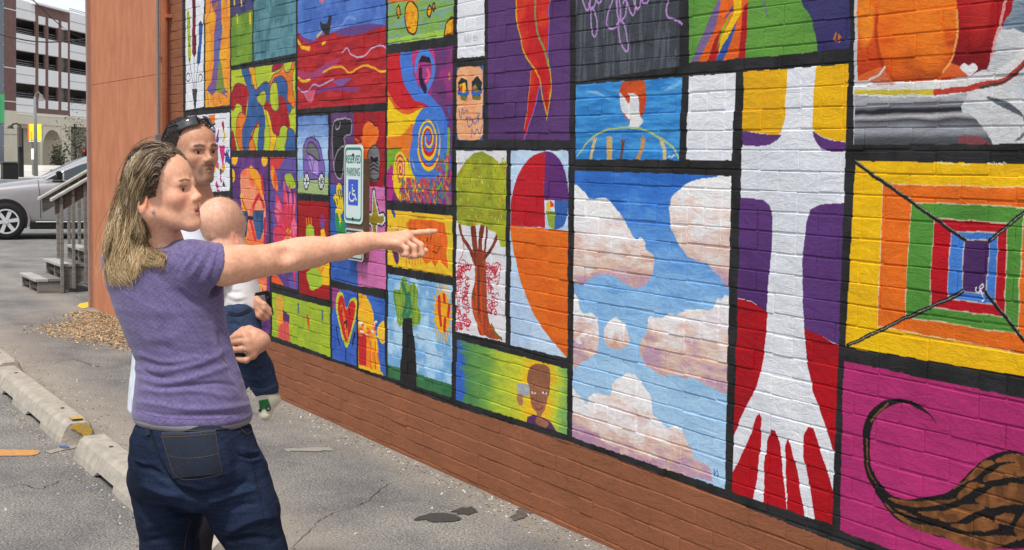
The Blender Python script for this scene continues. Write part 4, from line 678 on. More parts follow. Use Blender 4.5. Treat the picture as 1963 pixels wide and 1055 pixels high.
# ------------------------------------------------------------------ the ground
def asphalt_material():
    m = bpy.data.materials.new('worn_asphalt'); m.use_nodes = True; b = m.node_tree.nodes['Principled BSDF']; L = m.node_tree.links.new
    tc = N(m, 'TexCoord'); O = tc.outputs['Object']
    n1 = N(m, 'TexNoise', Scale=1.6, Detail=9, Roughness=.72); n2 = N(m, 'TexNoise', Scale=95., Detail=4, Roughness=.8); n3 = N(m, 'TexVoronoi', Scale=210.); n4 = N(m, 'TexVoronoi', Scale=75.)
    for q in (n1, n2, n3, n4): L(O, q.inputs['Vector'])
    r1 = N(m, 'ValToRGB'); L(n1.outputs[0], r1.inputs[0]); e = r1.color_ramp.elements
    e[0].position = .34; e[0].color = (*lin((102, 101, 102)), 1); e[1].position = .66; e[1].color = (*lin((142, 139, 134)), 1)
    r2 = N(m, 'ValToRGB'); L(n2.outputs[0], r2.inputs[0]); e = r2.color_ramp.elements
    e[0].position = .38; e[0].color = (.34, .34, .35, 1); e[1].position = .64; e[1].color = (1.66, 1.64, 1.6, 1)
    mu = N(m, 'MixRGB', blend_type='MULTIPLY'); mu.inputs[0].default_value = 1; L(r1.outputs[0], mu.inputs[1]); L(r2.outputs[0], mu.inputs[2])
    r3 = N(m, 'ValToRGB'); L(n3.outputs['Color'], r3.inputs[0]); e = r3.color_ramp.elements
    e[0].position = .80; e[0].color = (0, 0, 0, 1); e[1].position = .92; e[1].color = (.6, .6, .6, 1)
    m2 = N(m, 'MixRGB'); m2.inputs[2].default_value = (*lin((190, 186, 178)), 1); L(r3.outputs[0], m2.inputs[0]); L(mu.outputs[0], m2.inputs[1])
    # a dusty strip of silt along the wheel stops and thin silt at the foot of the wall
    sp = N(m, 'SeparateXYZ'); L(O, sp.inputs[0]); n5 = N(m, 'TexNoise', Scale=5., Detail=6, Roughness=.7); L(O, n5.inputs['Vector'])
    def band(c, w, amp):
        a = N(m, 'Math', operation='SUBTRACT'); a.inputs[1].default_value = c; L(sp.outputs[1], a.inputs[0]); bb = N(m, 'Math', operation='ABSOLUTE'); L(a.outputs[0], bb.inputs[0])
        c_ = N(m, 'MapRange'); c_.inputs['From Min'].default_value = w; c_.inputs['From Max'].default_value = 0; c_.inputs['To Max'].default_value = amp; L(bb.outputs[0], c_.inputs[0])
        d = N(m, 'Math', operation='MULTIPLY'); L(c_.outputs[0], d.inputs[0]); L(n5.outputs[0], d.inputs[1]); return d
    s1, s2 = band(2.0, .42, 1.5), band(D-.05, .3, 1.0); ad = N(m, 'Math', operation='ADD'); L(s1.outputs[0], ad.inputs[0]); L(s2.outputs[0], ad.inputs[1]); ad.use_clamp = True
    m3 = N(m, 'MixRGB'); m3.inputs[2].default_value = (*lin((158, 150, 138)), 1); L(ad.outputs[0], m3.inputs[0]); L(m2.outputs[0], m3.inputs[1]); L(m3.outputs[0], b.inputs['Base Color'])
    b.inputs['Roughness'].default_value = .9; b.inputs['Specular IOR Level'].default_value = .2
    bp = N(m, 'Bump', Strength=.9, Distance=.006); L(n4.outputs['Distance'], bp.inputs['Height']); bq = N(m, 'Bump', Strength=.8, Distance=.003); L(n2.outputs[0], bq.inputs['Height']); L(bp.outputs[0], bq.inputs['Normal']); L(bq.outputs[0], b.inputs['Normal'])
    return m
M_as = asphalt_material()
o = link('parking_lot', mesh('parking_lot', [(-600, -400, 0), (60, -400, 0), (60, 500, 0), (-600, 500, 0)], [(0, 1, 2, 3)], M_as)); tag(o, 'worn grey asphalt of the parking lot', 'ground', kind='structure')
def sheet(name, pts, z, m, label, cat='paint mark', sm=0, jit=.0):
    if sm: pts = smooth(pts, sm)
    v = [G(*p) for p in pts]; v = [(p[0]+random.gauss(0, jit), p[1]+random.gauss(0, jit), z) for p in v]
    o = link(name, mesh(name, v, [tuple(range(len(v)))], m)); tag(o, label, cat, kind='structure'); return o
M_or = mat('worn_orange_paint', (214, 146, 52), .85, 0, 40, .002, 90, c2=(160, 134, 104))
dens = lambda a, b, n: [(a[0]+(b[0]-a[0])*t, a[1]+(b[1]-a[1])*t) for t in np.linspace(0, 1, n, endpoint=False)]
sheet('orange_line', dens((-260, 862), (84, 864), 30)+dens((76, 868), (70, 874), 3)+dens((60, 875), (-260, 877), 24), .004, M_or, 'short worn orange paint line on the asphalt left of the wheel stops', jit=.004)
sheet('orange_smear', dens((86, 866), (160, 852), 9)+dens((162, 856), (88, 872), 9), .004, mat('faded_paint', (152, 142, 130), .9, .1, 50), 'faded pale continuation of the orange paint line', jit=.008)
sheet('blue_smear', dens((112, 856), (134, 858), 5)+dens((134, 862), (114, 861), 5), .008, mat('blue_ground_paint', (70, 90, 150), .8, .2, 80), 'small blue paint smear beside the wheel stop end', jit=.003)
sheet('yellow_smear', [(150, 586), (172, 578), (176, 584), (160, 592)], .004, mat('yellow_ground_paint', (220, 180, 50), .8, .2, 80), 'small yellow paint patch at the corner of the rendered wall', jit=.01, sm=3)
M_oil = mat('oil_soaked_asphalt', (64, 61, 59), .6, .2, 40, .003, 90, spec=.5)
sheet('oil_stain', [(794, 997), (812, 988), (850, 984), (880, 990), (884, 996), (872, 1001), (840, 1003), (815, 998)], .004, M_oil, 'dark long oil stain on the asphalt below the mural', 'stain', 3, .011)
sheet('oil_stain', [(868, 982), (890, 973), (912, 976), (908, 984), (888, 987)], .004, M_oil, 'smaller dark oil stain just right of the long one', 'stain', 3, .011)
sheet('damp_patch', [(978, 992), (1000, 975), (1018, 974), (1012, 990), (990, 999)], .004, mat('damp_asphalt', (92, 84, 78), .7, .3, 40), 'brown damp patch on the asphalt close to the wall', 'stain', 3, .008)
sheet('scuff_line', dens((545, 862), (640, 858), 10)+dens((638, 865), (600, 868), 5)+dens((560, 866), (545, 868), 3), .004, mat('pale_scuff', (146, 141, 133), .9, .1, 50), 'pale scuffed streak on the asphalt near the wall', 'stain', jit=.008)

M_ck = mat('crack_filler', (58, 56, 54), .9, .3, 60)
for k_, pl in enumerate((((560, 1054), (600, 1010), (640, 985), (700, 965), (745, 930), (800, 915)), ((0, 940), (40, 930), (75, 938), (130, 920), (160, 925)), ((92, 700), (140, 690), (190, 704), (228, 700)))):
    g_ = smooth([G(*q)[:2] for q in pl], 7, False); v_ = []
    g_ = [(a+random.gauss(0, .006), b+random.gauss(0, .006)) for a, b in g_]
    for i_, (a, b) in enumerate(g_): w_ = .0025*random.uniform(.4, 1.6)*math.sin(math.pi*(i_+.5)/len(g_))+.0006; v_ += [(a, b+w_, .003), (a, b-w_, .003)]
    o = link('asphalt_crack', mesh('asphalt_crack', v_, [(2*i, 2*i+1, 2*i+3, 2*i+2) for i in range(len(g_)-1)], M_ck)); tag(o, ['fine crack running across the asphalt below the mural', 'fine crack in the asphalt near the lower left corner', 'short fine crack beyond the wheel stops'][k_], 'crack', kind='structure')
# wheel stops
M_con = mat('weathered_concrete', (178, 170, 156), .9, 0, 14, .005, 45, c2=(150, 144, 134), detail=8)
M_yl = mat('chipped_yellow_paint', (204, 160, 30), .75, 0, 30, .002, 60, c2=(170, 150, 100))
def wheel_stop(x0, x1, yc, label, yellow=False):
    Lh = x1-x0; n = 36; v = []
    prof = [(-.115, 0), (-.108, .035), (-.078, .100), (-.052, .122), (.048, .125), (.076, .102), (.108, .035), (.115, 0)]
    for i in range(n+1):
        t = i/n; x = x0+Lh*t; e = 1-.16*(max(0, 1-t*Lh/.07)+max(0, 1-(1-t)*Lh/.07)); hh = 1-.12*(max(0, 1-t*Lh/.06)+max(0, 1-(1-t)*Lh/.06))
        for j, (y, z) in enumerate(prof):
            notch = .022 if (j in (0, 7) and (abs(t-.3) < .07 or abs(t-.68) < .07)) else 0
            v.append((x+0, yc+y*e+random.gauss(0, .0006)+(notch if j == 0 else -notch), z*hh+notch*.9*(j in (0, 7))+(random.gauss(0, .0004) if z else 0)))
    f = []
    for i in range(n):
        for j in range(7): a = i*8+j; f.append((a, a+1, a+9, a+8))
    f.append(tuple(range(8))[::-1]); f.append(tuple(n*8+j for j in range(8)))
    o = link('wheel_stop', mesh('wheel_stop', v, f, M_con)); me = o.data
    bm = bmesh.new(); bm.from_mesh(me); bmesh.ops.recalc_face_normals(bm, faces=bm.faces); bm.to_mesh(me); bm.free()
    tag(o, label, 'wheel stop', 'concrete wheel stops in a row along the wall')
    for t in (.18, .82):
        bb = MB(); bb.tube([(x0+Lh*t, yc, .12), (x0+Lh*t, yc, .1285)], .011, 10); bb.build('steel_pin', mat('rusty_pin', (90, 60, 44), .7), o)
    if yellow:
        pts = [(.03, .03), (.06, .025), (.088, .045), (.09, .07), (.07, .095), (.045, .110), (-.01, .112), (-.045, .10), (-.05, .085), (-.02, .078), (-.005, .06), (.02, .05)]
        bb = MB(); bb.prism([(x1+.003, yc+y*.86, z*.93) for y, z in pts], (.004, 0, 0)); bb.build('yellow_paint', M_yl, o)
        bb = MB(); bb.prism([(x1-.10+.02*math.sin(k*2), yc+y, .1275) for k, y in enumerate((-.03, 0, .03))]+[(x1-.02, yc+y, .1275) for y in (.035, -.03)], (0, 0, .0025)); bb.build('yellow_paint', M_yl, o)
    return o
wheel_stop(-12.6, -10.32, 1.79, 'weathered concrete wheel stop farthest from the camera, cut by the left edge')
wheel_stop(-10.12, -7.84, 1.73, 'concrete wheel stop with yellow paint daubed on its near end', True)
wheel_stop(-7.46, -5.15, 1.72, 'concrete wheel stop partly hidden behind the woman in jeans')
# loose stuff
def scatter(name, pts, mats_, size, label, flat=.5, cat=None):
    for mi, m in enumerate(mats_):
        v, f = [], []; n = 0
        for p in pts[mi::len(mats_)]:
            s = random.uniform(*size); a = np.array([[1, 0, 0], [-1, 0, 0], [0, 1, 0], [0, -1, 0], [0, 0, 1], [0, 0, -1]])*s*rng.uniform(.6, 1.3, (6, 1))
            a[:, 0] *= 1.5; a[:, 2] *= flat; th = random.uniform(0, 6.3); R = np.array([[math.cos(th), -math.sin(th), 0], [math.sin(th), math.cos(th), 0], [0, 0, 1]]); tl = random.gauss(0, .35)
            R = R@np.array([[math.cos(tl), 0, math.sin(tl)], [0, 1, 0], [-math.sin(tl), 0, math.cos(tl)]])
            v.append(a@R.T+np.array(p)+[0, 0, s*flat*.6]); f += [(q[0]+n, q[1]+n, q[2]+n) for q in ((0, 2, 4), (2, 1, 4), (1, 3, 4), (3, 0, 4), (2, 0, 5), (1, 2, 5), (3, 1, 5), (0, 3, 5))]; n += 6
        o = link(name, mesh(name, np.concatenate(v), f, m)); tag(o, label[mi] if isinstance(label, list) else label, cat, kind='stuff')
gp = []
for i in range(2600):
    x = random.uniform(-12, -4.2)
    y = random.choice([D-abs(random.gauss(0, .09))-.015]*3+[1.59-abs(random.gauss(0, .05)), 1.9+abs(random.gauss(0, .12)), random.uniform(1.0, 3.2)])
    gp.append((x, y, 0))
scatter('gravel', gp, [mat('grey_grit', (120, 116, 110), .9, .3, 90), mat('pale_grit', (200, 196, 186), .9, .2, 90), mat('tan_grit', (150, 122, 90), .9, .3, 90)], (.002, .007), ['grey grit scattered at the foot of the wall', 'pale stone chips scattered at the foot of the wall', 'tan dirt crumbs gathered along the wheel stops'], .6, 'gravel')
chips = []; mc = [G(*p)[:2] for p in ((72, 632), (120, 622), (150, 600), (178, 597), (226, 616), (262, 625), (300, 668), (240, 666), (185, 658), (120, 645))]; mcp = np.array(mc)
def inside(x, y, P_):
    c = False; n = len(P_)
    for i in range(n):
        (x1, y1), (x2, y2) = P_[i], P_[(i+1) % n]
        if (y1 > y) != (y2 > y) and x < (x2-x1)*(y-y1)/(y2-y1)+x1: c = not c
    return c
cm = mcp.mean(0)
while len(chips) < 4200:
    x, y = random.uniform(mcp[:, 0].min()-.2, mcp[:, 0].max()+.2), random.uniform(mcp[:, 1].min()-.2, SY-.02)
    if inside(x+random.gauss(0, .16), y+random.gauss(0, .10), mc) or (y > SY-.35 and mcp[:, 0].min() < x < BXL+.6):
        d = max(0, (y-2.5)/.9); chips.append((x, y, random.uniform(0, .012)*max(d, .2)))
scatter('wood_chips', chips, [mat('tan_wood_chips', (178, 148, 106), .9, .2, 40), mat('pale_wood_chips', (196, 172, 132), .9, .2, 40), mat('brown_wood_chips', (140, 106, 72), .9, .2, 40)], (.005, .013), ['tan wood chips heaped at the foot of the red brown wall', 'pale wood chips mixed into the heap by the red brown wall', 'darker wood chips mixed into the heap by the red brown wall'], .25, 'wood chips')
# ------------------------------------------------------------------ signs on the wall
M_sw = mat('white_sign_sheet', (206, 222, 220), .4, .03, 30); M_sg = mat('sign_green', (24, 120, 100), .5, .05, 30); M_sb = mat('sign_blue', (38, 78, 196), .45, .05, 30)
M_brn = mat('brown_backing_board', (96, 74, 56), .8, .2, 30); M_drk = mat('dark_letters', (40, 44, 48), .5, .05, 30)
def text(name, s, w, h, m, loc, parent, bold=.0):
    """lettering in the wall plane, scaled to w x h metres, loc = lower left corner"""
    c = bpy.data.curves.new('t', 'FONT'); c.body = s; c.extrude = .0; c.offset = bold; o = bpy.data.objects.new('t', c); S.collection.objects.link(o)
    bpy.context.view_layer.update(); me = bpy.data.meshes.new_from_object(o.evaluated_get(bpy.context.evaluated_depsgraph_get())); bpy.data.objects.remove(o)
    v = np.array([q.co[:] for q in me.vertices]); lo, hi = v.min(0), v.max(0)
    q = np.stack([loc[0]+(v[:, 0]-lo[0])/(hi[0]-lo[0])*w, np.full(len(v), loc[1]), loc[2]+(v[:, 1]-lo[1])/(hi[1]-lo[1])*h], 1)
    me2 = mesh(name, q, [tuple(p.vertices) for p in me.polygons], m); return link(name, me2, parent)
ys_ = D-.05
def rrect(x0, x1, z0, z1, r, y, n=5):
    out = []
    for cx, cz, a in ((x1-r, z1-r, 0), (x0+r, z1-r, 90), (x0+r, z0+r, 180), (x1-r, z0+r, 270)):
        for k in range(n+1): t = math.radians(a+90*k/n); out.append((cx+r*math.cos(t), y, cz+r*math.sin(t)))
    return out
a_, b_ = W(660.5, 290, ys_), W(695.5, 290, ys_); xs0, xs1 = a_[0], b_[0]; zt = W(678, 277.5, ys_)[2]; zb = W(678, 429, ys_)[2]; sw = xs1-xs0
sg = empty('parking_sign', ((xs0+xs1)/2, ys_, zb)); tag(sg, 'tall white reserved parking sign with a blue wheelchair square fixed to the mural', 'sign')
b = MB(); b.prism(rrect(xs0, xs1, zb, zt, .035, ys_), (0, .004, 0)); b.build('sign_plate', M_sw, sg)
def ring(outer, inner, y): n = len(outer); return [(p[0], y, p[2]) for p in outer]+[(p[0], y, p[2]) for p in inner], [(i, (i+1) % n, (i+1) % n+n, i+n) for i in range(n)]
v, f = ring(rrect(xs0+.012, xs1-.012, zb+.016, zt-.016, .03, 0), rrect(xs0+.021, xs1-.021, zb+.03, zt-.03, .024, 0), ys_-.0012); link('green_border', mesh('green_border', v, f, M_sg), sg)
hgt = zt-zb
text('reserved_lettering', 'RESERVED', sw*.80, hgt*.105, M_sg, (xs0+sw*.10, ys_-.0012, zb+hgt*.765), sg, .012)
text('parking_lettering', 'PARKING', sw*.72, hgt*.105, M_sg, (xs0+sw*.14, ys_-.0012, zb+hgt*.605), sg, .012)
bz0, bz1, bx0, bx1 = zb+hgt*.235, zb+hgt*.56, xs0+sw*.23, xs0+sw*.76
v = [(bx0, ys_-.0015, bz0), (bx1, ys_-.0015, bz0), (bx1, ys_-.0015, bz1), (bx0, ys_-.0015, bz1)]; link('blue_square', mesh('blue_square', v, [(0, 1, 2, 3)], M_sb), sg)
def stroke(pts, w, m, name, parent, y):
    v, f = [], []; pts = np.array(pts, float); n = len(pts)
    for i in range(n):
        t = pts[min(i+1, n-1)]-pts[max(i-1, 0)]; t /= np.linalg.norm(t); nn = np.array([-t[1], t[0]])*w/2
        for s in (1, -1): q = pts[i]+nn*s; v.append((q[0], y, q[1]))
    return link(name, mesh(name, v, [(2*i, 2*i+1, 2*i+3, 2*i+2) for i in range(n-1)], m), parent)
bw, bh = bx1-bx0, bz1-bz0; U = lambda x, z: (bx0+bw*x, bz0+bh*z)
sy_ = ys_-.003
stroke([U(.46, .70), U(.47, .42), U(.72, .41), U(.84, .22), U(.92, .24)], .014, M_sw, 'wheelchair_figure', sg, sy_)
stroke([U(.47, .56), U(.70, .56)], .012, M_sw, 'wheelchair_figure', sg, sy_)
stroke([U(.42+.28*math.cos(t), .34+.19*math.sin(t)) for t in np.linspace(2.1, 6.0, 16)], .012, M_sw, 'wheelchair_figure', sg, sy_-.0005)
stroke([U(.46, .80), U(.46, .76)], .024, M_sw, 'wheelchair_figure', sg, sy_)
for zz in (.87, .06): b = MB(); b.tube([(xs0+sw*.5, ys_-.006, zb+hgt*zz), (xs0+sw*.5, ys_, zb+hgt*zz)], .009, 8); b.build('bolt', M_drk, sg)
zt2 = zb-.03; zb2 = zb-.215
b = MB(); b.box((xs0+sw*.56, D-.0225, (zt+zb2)/2-.03), (sw*.86, .041, zt-zb2-.10)); b.build('backing_board', M_brn, sg)
s2 = empty('small_sign', (xs0+sw*.55, ys_, zb2)); tag(s2, 'small pale sign with a dark border below the reserved parking sign', 'sign')
b = MB(); b.prism(rrect(xs0+sw*.08, xs1+.012, zb2, zt2, .02, ys_), (0, .004, 0)); b.build('sign_plate', mat('pale_grey_sign', (182, 190, 184), .5, .05, 30), s2)
v, f = ring(rrect(xs0+sw*.08+.008, xs1+.004, zb2+.008, zt2-.01, .016, 0), rrect(xs0+sw*.08+.015, xs1-.003, zb2+.016, zt2-.022, .013, 0), ys_-.0012); link('dark_border', mesh('dark_border', v, f, M_drk), s2)
for i, h_ in enumerate((.05, .052, .05, .075)): stroke([(xs0+sw*(.22+i*.12), zt2-.115), (xs0+sw*(.22+i*.12), zt2-.115+h_)], .013, M_drk, 'lettering', s2, ys_-.0014)

# ------------------------------------------------------------------ wooden stairs round the corner
M_wd = mat('weathered_grey_wood', (140, 136, 130), .9, 0, 9, .002, 60, c2=(104, 100, 96), stretch=(1, .3, 4), detail=8)
M_wb = mat('brown_deck_board', (120, 104, 92), .9, 0, 9, .002, 60, c2=(96, 84, 76), stretch=(1, .3, 4), detail=8); M_wc = mat('pale_wood_cap', (166, 164, 158), .85, .2, 14, .002, 60)
XSN = G(71, 563)[0]; oy = lambda px, X=XSN: (lambda r: r[1]*(X/r[0]))(ray(px, 450)); Y0 = oy(71); RUN, RISE, SW = .285, .168, .95
def zat(py, X=XSN): r = ray(110, py); return H+r[2]*(X/r[0])
sr = empty('wooden_stairs', (XSN-SW/2, Y0, 0)); tag(sr, 'grey weathered wooden steps with thin balusters and sloping handrails beside the red brown wall', 'stairs')
for i in range(7):
    ya, z1 = Y0+i*RUN, (i+1)*RISE
    for j, xx in enumerate((XSN-.02, XSN-SW/2, XSN-SW+.02)):
        b = MB(); zlo = max(0, (i-1)*RISE-.02); b.hexa([(xx-.02, ya, zlo), (xx+.02, ya, zlo), (xx+.02, ya+RUN-.003, zlo+(RISE if i > 0 else 0)*.95), (xx-.02, ya+RUN-.003, zlo+(RISE if i > 0 else 0)*.95), (xx-.02, ya, z1-.035), (xx+.02, ya, z1-.035), (xx+.02, ya+RUN-.003, z1-.035), (xx-.02, ya+RUN-.003, z1-.035)]); b.build('stringer', M_wd, sr, bevel=.003)
    for j in range(2):
        b = MB(); b.box((XSN-SW/2, ya-.03+j*.155+.072, z1-.016), (SW+.03, .147, .034)); b.build('tread', M_wc if j == 0 else M_wd, sr, bevel=.004)
    b = MB(); b.box((XSN-SW/2-.01, ya+.03, z1-RISE/2-.03), (SW*.96, .02, .04)); b.build('riser_slat', M_wb, sr)
slope = RISE/RUN
for side, X in ((0, XSN+.05), (1, XSN-SW-.05)):
    p0 = (98, 381) if side == 0 else (74, 379.5); p1 = (172, 338) if side == 0 else (172, 322.6)
    ya, za = oy(p0[0], X), zat(p0[1], X); yb_, zb_ = oy(p1[0], X), zat(p1[1], X); k_ = (zb_-za)/(yb_-ya); ye = ya+2.3; ze = za+k_*2.3
    hr = MB(); hr.hexa([(X-.06, ya, za-.035), (X+.06, ya, za-.035), (X+.06, ye, ze-.035), (X-.06, ye, ze-.035), (X-.06, ya, za), (X+.06, ya, za), (X+.06, ye, ze), (X-.06, ye, ze)]); hr.build('handrail_cap', M_wc, sr, bevel=.004)
    br = MB(); br.hexa([(X-.045, ya+.05, za-.19), (X-.012, ya+.05, za-.19), (X-.012, ye, ze-.15), (X-.045, ye, ze-.15), (X-.045, ya+.05, za-.0), (X-.012, ya+.05, za-.0), (X-.012, ye, ze-.037), (X-.045, ye, ze-.037)]); br.build('rail_board', M_wb if side == 0 else M_wd, sr, bevel=.003)
    for q in ((118, 140.5, 163.5, 186, 209, 232) if side == 0 else (111, 132, 152, 174, 196, 218)):
        y = oy(q, X); i = (y-Y0)/RUN; bb = MB(); zz0 = max(.0, (i-.8)*RISE-.05); bb.box((X+.008, y, (zz0+za+k_*(y-ya)-.04)/2), (.036, .036, za+k_*(y-ya)-.04-zz0)); bb.build('baluster', M_wd, sr, bevel=.003)

# ------------------------------------------------------------------ silver crossover
M_car = mat('silver_grey_car_paint', (158, 156, 158), .30, .03, 8, metal=.4, spec=.6, coat=.7); M_gl = mat('dark_car_glass', (44, 54, 56), .06, .05, 5, spec=.9, coat=.6); M_rub = mat('tyre_rubber', (24, 24, 25), .8, .1, 40); M_blk = mat('black_plastic', (22, 22, 24), .5, .1, 40)
M_rim = mat('alloy_rim', (206, 208, 212), .35, .04, 20, metal=.25); M_chr = mat('bright_chrome_strip', (226, 228, 230), .15, .02, 20, metal=.9); M_hl = mat('clear_headlamp', (170, 176, 182), .1, .1, 20, spec=.9)
M_red = mat('red_lamp', (150, 20, 20), .2, .1, 20)
g0 = G(12, 460); rr_ = ray(60, 430); vdir = np.array([rr_[0], rr_[1], 0]); vdir /= np.linalg.norm(vdir)
car = empty('parked_car', tuple(g0), 0); tag(car, 'silver grey crossover parked side on beyond the wooden stairs', 'car')
fx = np.array([vdir[1], -vdir[0], 0]); fx = -np.array([-vdir[1]*-1, vdir[0]*-1, 0]) if fx[1] > 0 else fx          # forward = towards image left (-y)
th_ = math.radians(2.5); fx = np.array([fx[0]*math.cos(th_)-fx[1]*math.sin(th_), fx[0]*math.sin(th_)+fx[1]*math.cos(th_), 0]); sd = -vdir*1.0; sd = np.array([-fx[1], fx[0], 0]); sd = sd if sd@(-vdir) > 0 else -sd   # sd points to the camera
Wc = .94
def C(s, y, z): return g0+(-fx)*s+sd*(y-Wc+.03)+np.array([0, 0, z])      # s metres back from the front axle, y out from the centre line
prof = [(-.95, .35, .55, .60), (-.92, .30, .66, .80), (-.80, .27, .80, .88), (-.5, .24, .93, .97), (0, .24, .99, 1.05), (.45, .24, 1.03, 1.12), (.75, .22, 1.06, 1.14), (1.3, .22, 1.09, 1.12), (2.2, .22, 1.12, 1.15), (3.0, .24, 1.14, 1.17), (3.5, .28, 1.12, 1.15), (3.78, .40, 1.0, 1.05)]
v, f = [], []
for s, zb1, zs, ztp in prof:
    w = Wc*(1-.20*max(0, (-.5-s)/.45)**1.5-.08*max(0, (s-3.2)/.6)); 
    rg = [(w*.80, zb1), (w*.97, zb1+.06), (w*.985, .50), (w*1.0, .66), (w*.985, .84), (w*.955, zs), (w*.80, ztp-.01), (w*.4, ztp+.01), (0, ztp+.015)]
    v += [C(s, y, z) for y, z in rg]+[C(s, -y, z) for y, z in rg[-2::-1]]
k = 17
for i in range(len(prof)-1):
    for j in range(k-1): a = i*k+j; f.append((a, a+1, a+1+k, a+k))
f.append(tuple(range(k))); f.append(tuple((len(prof)-1)*k+j for j in range(k))[::-1])
bd = MB().add(v, f).build('body', M_car, car, smooth=True)
md = bd.modifiers.new('s', 'SUBSURF'); md.levels = 2; md.render_levels = 2
cab = [(.62, 1.10, 1.12, 0), (1.05, 1.10, 1.36, .3), (1.5, 1.10, 1.56, .6), (1.95, 1.11, 1.65, .9), (2.5, 1.12, 1.68, 1), (3.1, 1.13, 1.66, 1), (3.5, 1.13, 1.58, 1), (3.78, 1.08, 1.15, .3)]
v, f = [], []
for s, z0_, z1_, _ in cab:
    h_ = z1_-z0_; rg = [(Wc*.93, z0_), (Wc*(.93-.14*h_/.55), z0_+h_*.8), (Wc*(.86-.18*h_/.55), z1_), (Wc*.35, z1_+.02), (0, z1_+.025)]
    v += [C(s, y, z) for y, z in rg]+[C(s, -y, z) for y, z in rg[-2::-1]]
k = 9
for i in range(len(cab)-1):
    for j in range(k-1): a = i*k+j; f.append((a, a+1, a+1+k, a+k))
f.append(tuple(range(k))); f.append(tuple((len(cab)-1)*k+j for j in range(k))[::-1])
rf = MB().add(v, f).build('roof', M_car, car, smooth=True); md = rf.modifiers.new('s', 'SUBSURF'); md.levels = 1; md.render_levels = 1
def side_panel(pts, name, m, off=.012, parent=car, th=.006, both=True):
    """a panel lying on the leaning cabin side, pts = (s, z)"""
    for sg_ in ((1, -1) if both else (1,)):
        q = [C(s, sg_*(Wc*(.93-.14*max(0, z-1.1)/.44)+off), z) for s, z in pts]; bb = MB(); bb.prism(q, tuple(sd*sg_*th)); bb.build(name, m, parent)
side_panel([(.74, 1.13), (1.0, 1.13), (1.0, 1.27)], 'window', M_blk, .010)
side_panel([(1.04, 1.13), (2.02, 1.155), (2.02, 1.56), (1.7, 1.52), (1.35, 1.41), (1.04, 1.285)], 'window', M_gl, .010)
side_panel([(2.12, 1.155), (3.0, 1.17), (3.0, 1.55), (2.5, 1.575), (2.12, 1.565)], 'window', M_gl, .010)
side_panel([(3.08, 1.18), (3.55, 1.2), (3.4, 1.48), (3.08, 1.54)], 'window', M_gl, .010)
for sg_ in (1, -1):
    bb = MB(); bb.tube([C(s, sg_*(Wc*(.93-.14*max(0, z-1.1)/.44)+.016), z) for s, z in ((.70, 1.125), (1.03, 1.30), (1.35, 1.43), (1.7, 1.54), (2.05, 1.59), (2.5, 1.605), (3.0, 1.58))], .013, 6); bb.build('window_trim', M_chr if sg_ > 0 else M_blk, car)
    bb = MB(); bb.tube([C(s, sg_*(Wc*.60), z) for s, z in ((1.9, 1.665), (2.0, 1.72), (2.6, 1.75), (3.2, 1.72), (3.3, 1.66))], .016, 6); bb.build('roof_rail', M_blk, car)
    bb = MB(); q = [C(.98, sg_*(Wc+.0), 1.13), C(1.0, sg_*(Wc+.16), 1.14), C(1.0, sg_*(Wc+.17), 1.28), C(.98, sg_*(Wc+.02), 1.29)]; bb.prism(q, tuple(-fx*-.10)); bb.build('mirror', M_blk, car, bevel=.02, seg=2)
    bb = MB(); bb.tube([C(s, sg_*(Wc+.012), .335) for s in (.52, 1.2, 2.0, 2.36)], .014, 6); bb.build('sill_strip', M_chr, car)
    bb = MB(); bb.hexa([C(.42, sg_*Wc*.82, .19), C(2.5, sg_*Wc*.82, .19), C(2.5, sg_*(Wc+.004), .22), C(.42, sg_*(Wc+.004), .22), C(.42, sg_*Wc*.82, .33), C(2.5, sg_*Wc*.82, .33), C(2.5, sg_*(Wc+.004), .32), C(.42, sg_*(Wc+.004), .32)]); bb.build('sill', M_blk, car)
    for s_ in (.60, 1.98, 2.9):
        bb = MB(); bb.tube([C(s_-.03, sg_*(Wc*.93+.006), 1.12), C(s_, sg_*(Wc*.985+.003), .85), C(s_+.01, sg_*(Wc+.003), .66), C(s_+.01, sg_*(Wc*.985+.003), .40)], .005, 4); bb.build('door_gap', M_blk, car)
    for s_ in (1.72, 2.65): bb = MB(); bb.tube([C(s_-.1, sg_*(Wc+.02), .97), C(s_+.1, sg_*(Wc+.02), .975)], .016, 6); bb.build('door_handle', M_car, car)
    bb = MB(); bb.prism([C(s, sg_*Wc*.90, z) for s, z in ((-.9, .72), (-.55, .80), (-.45, .88), (-.85, .84))], tuple(sd*sg_*.05)); bb.build('headlight', M_hl, car)
    bb = MB(); bb.prism([C(s, sg_*Wc*.93, z) for s, z in ((3.5, .9), (3.76, .9), (3.74, 1.1), (3.45, 1.12))], tuple(sd*sg_*.04)); bb.build('tail_light', M_red, car)
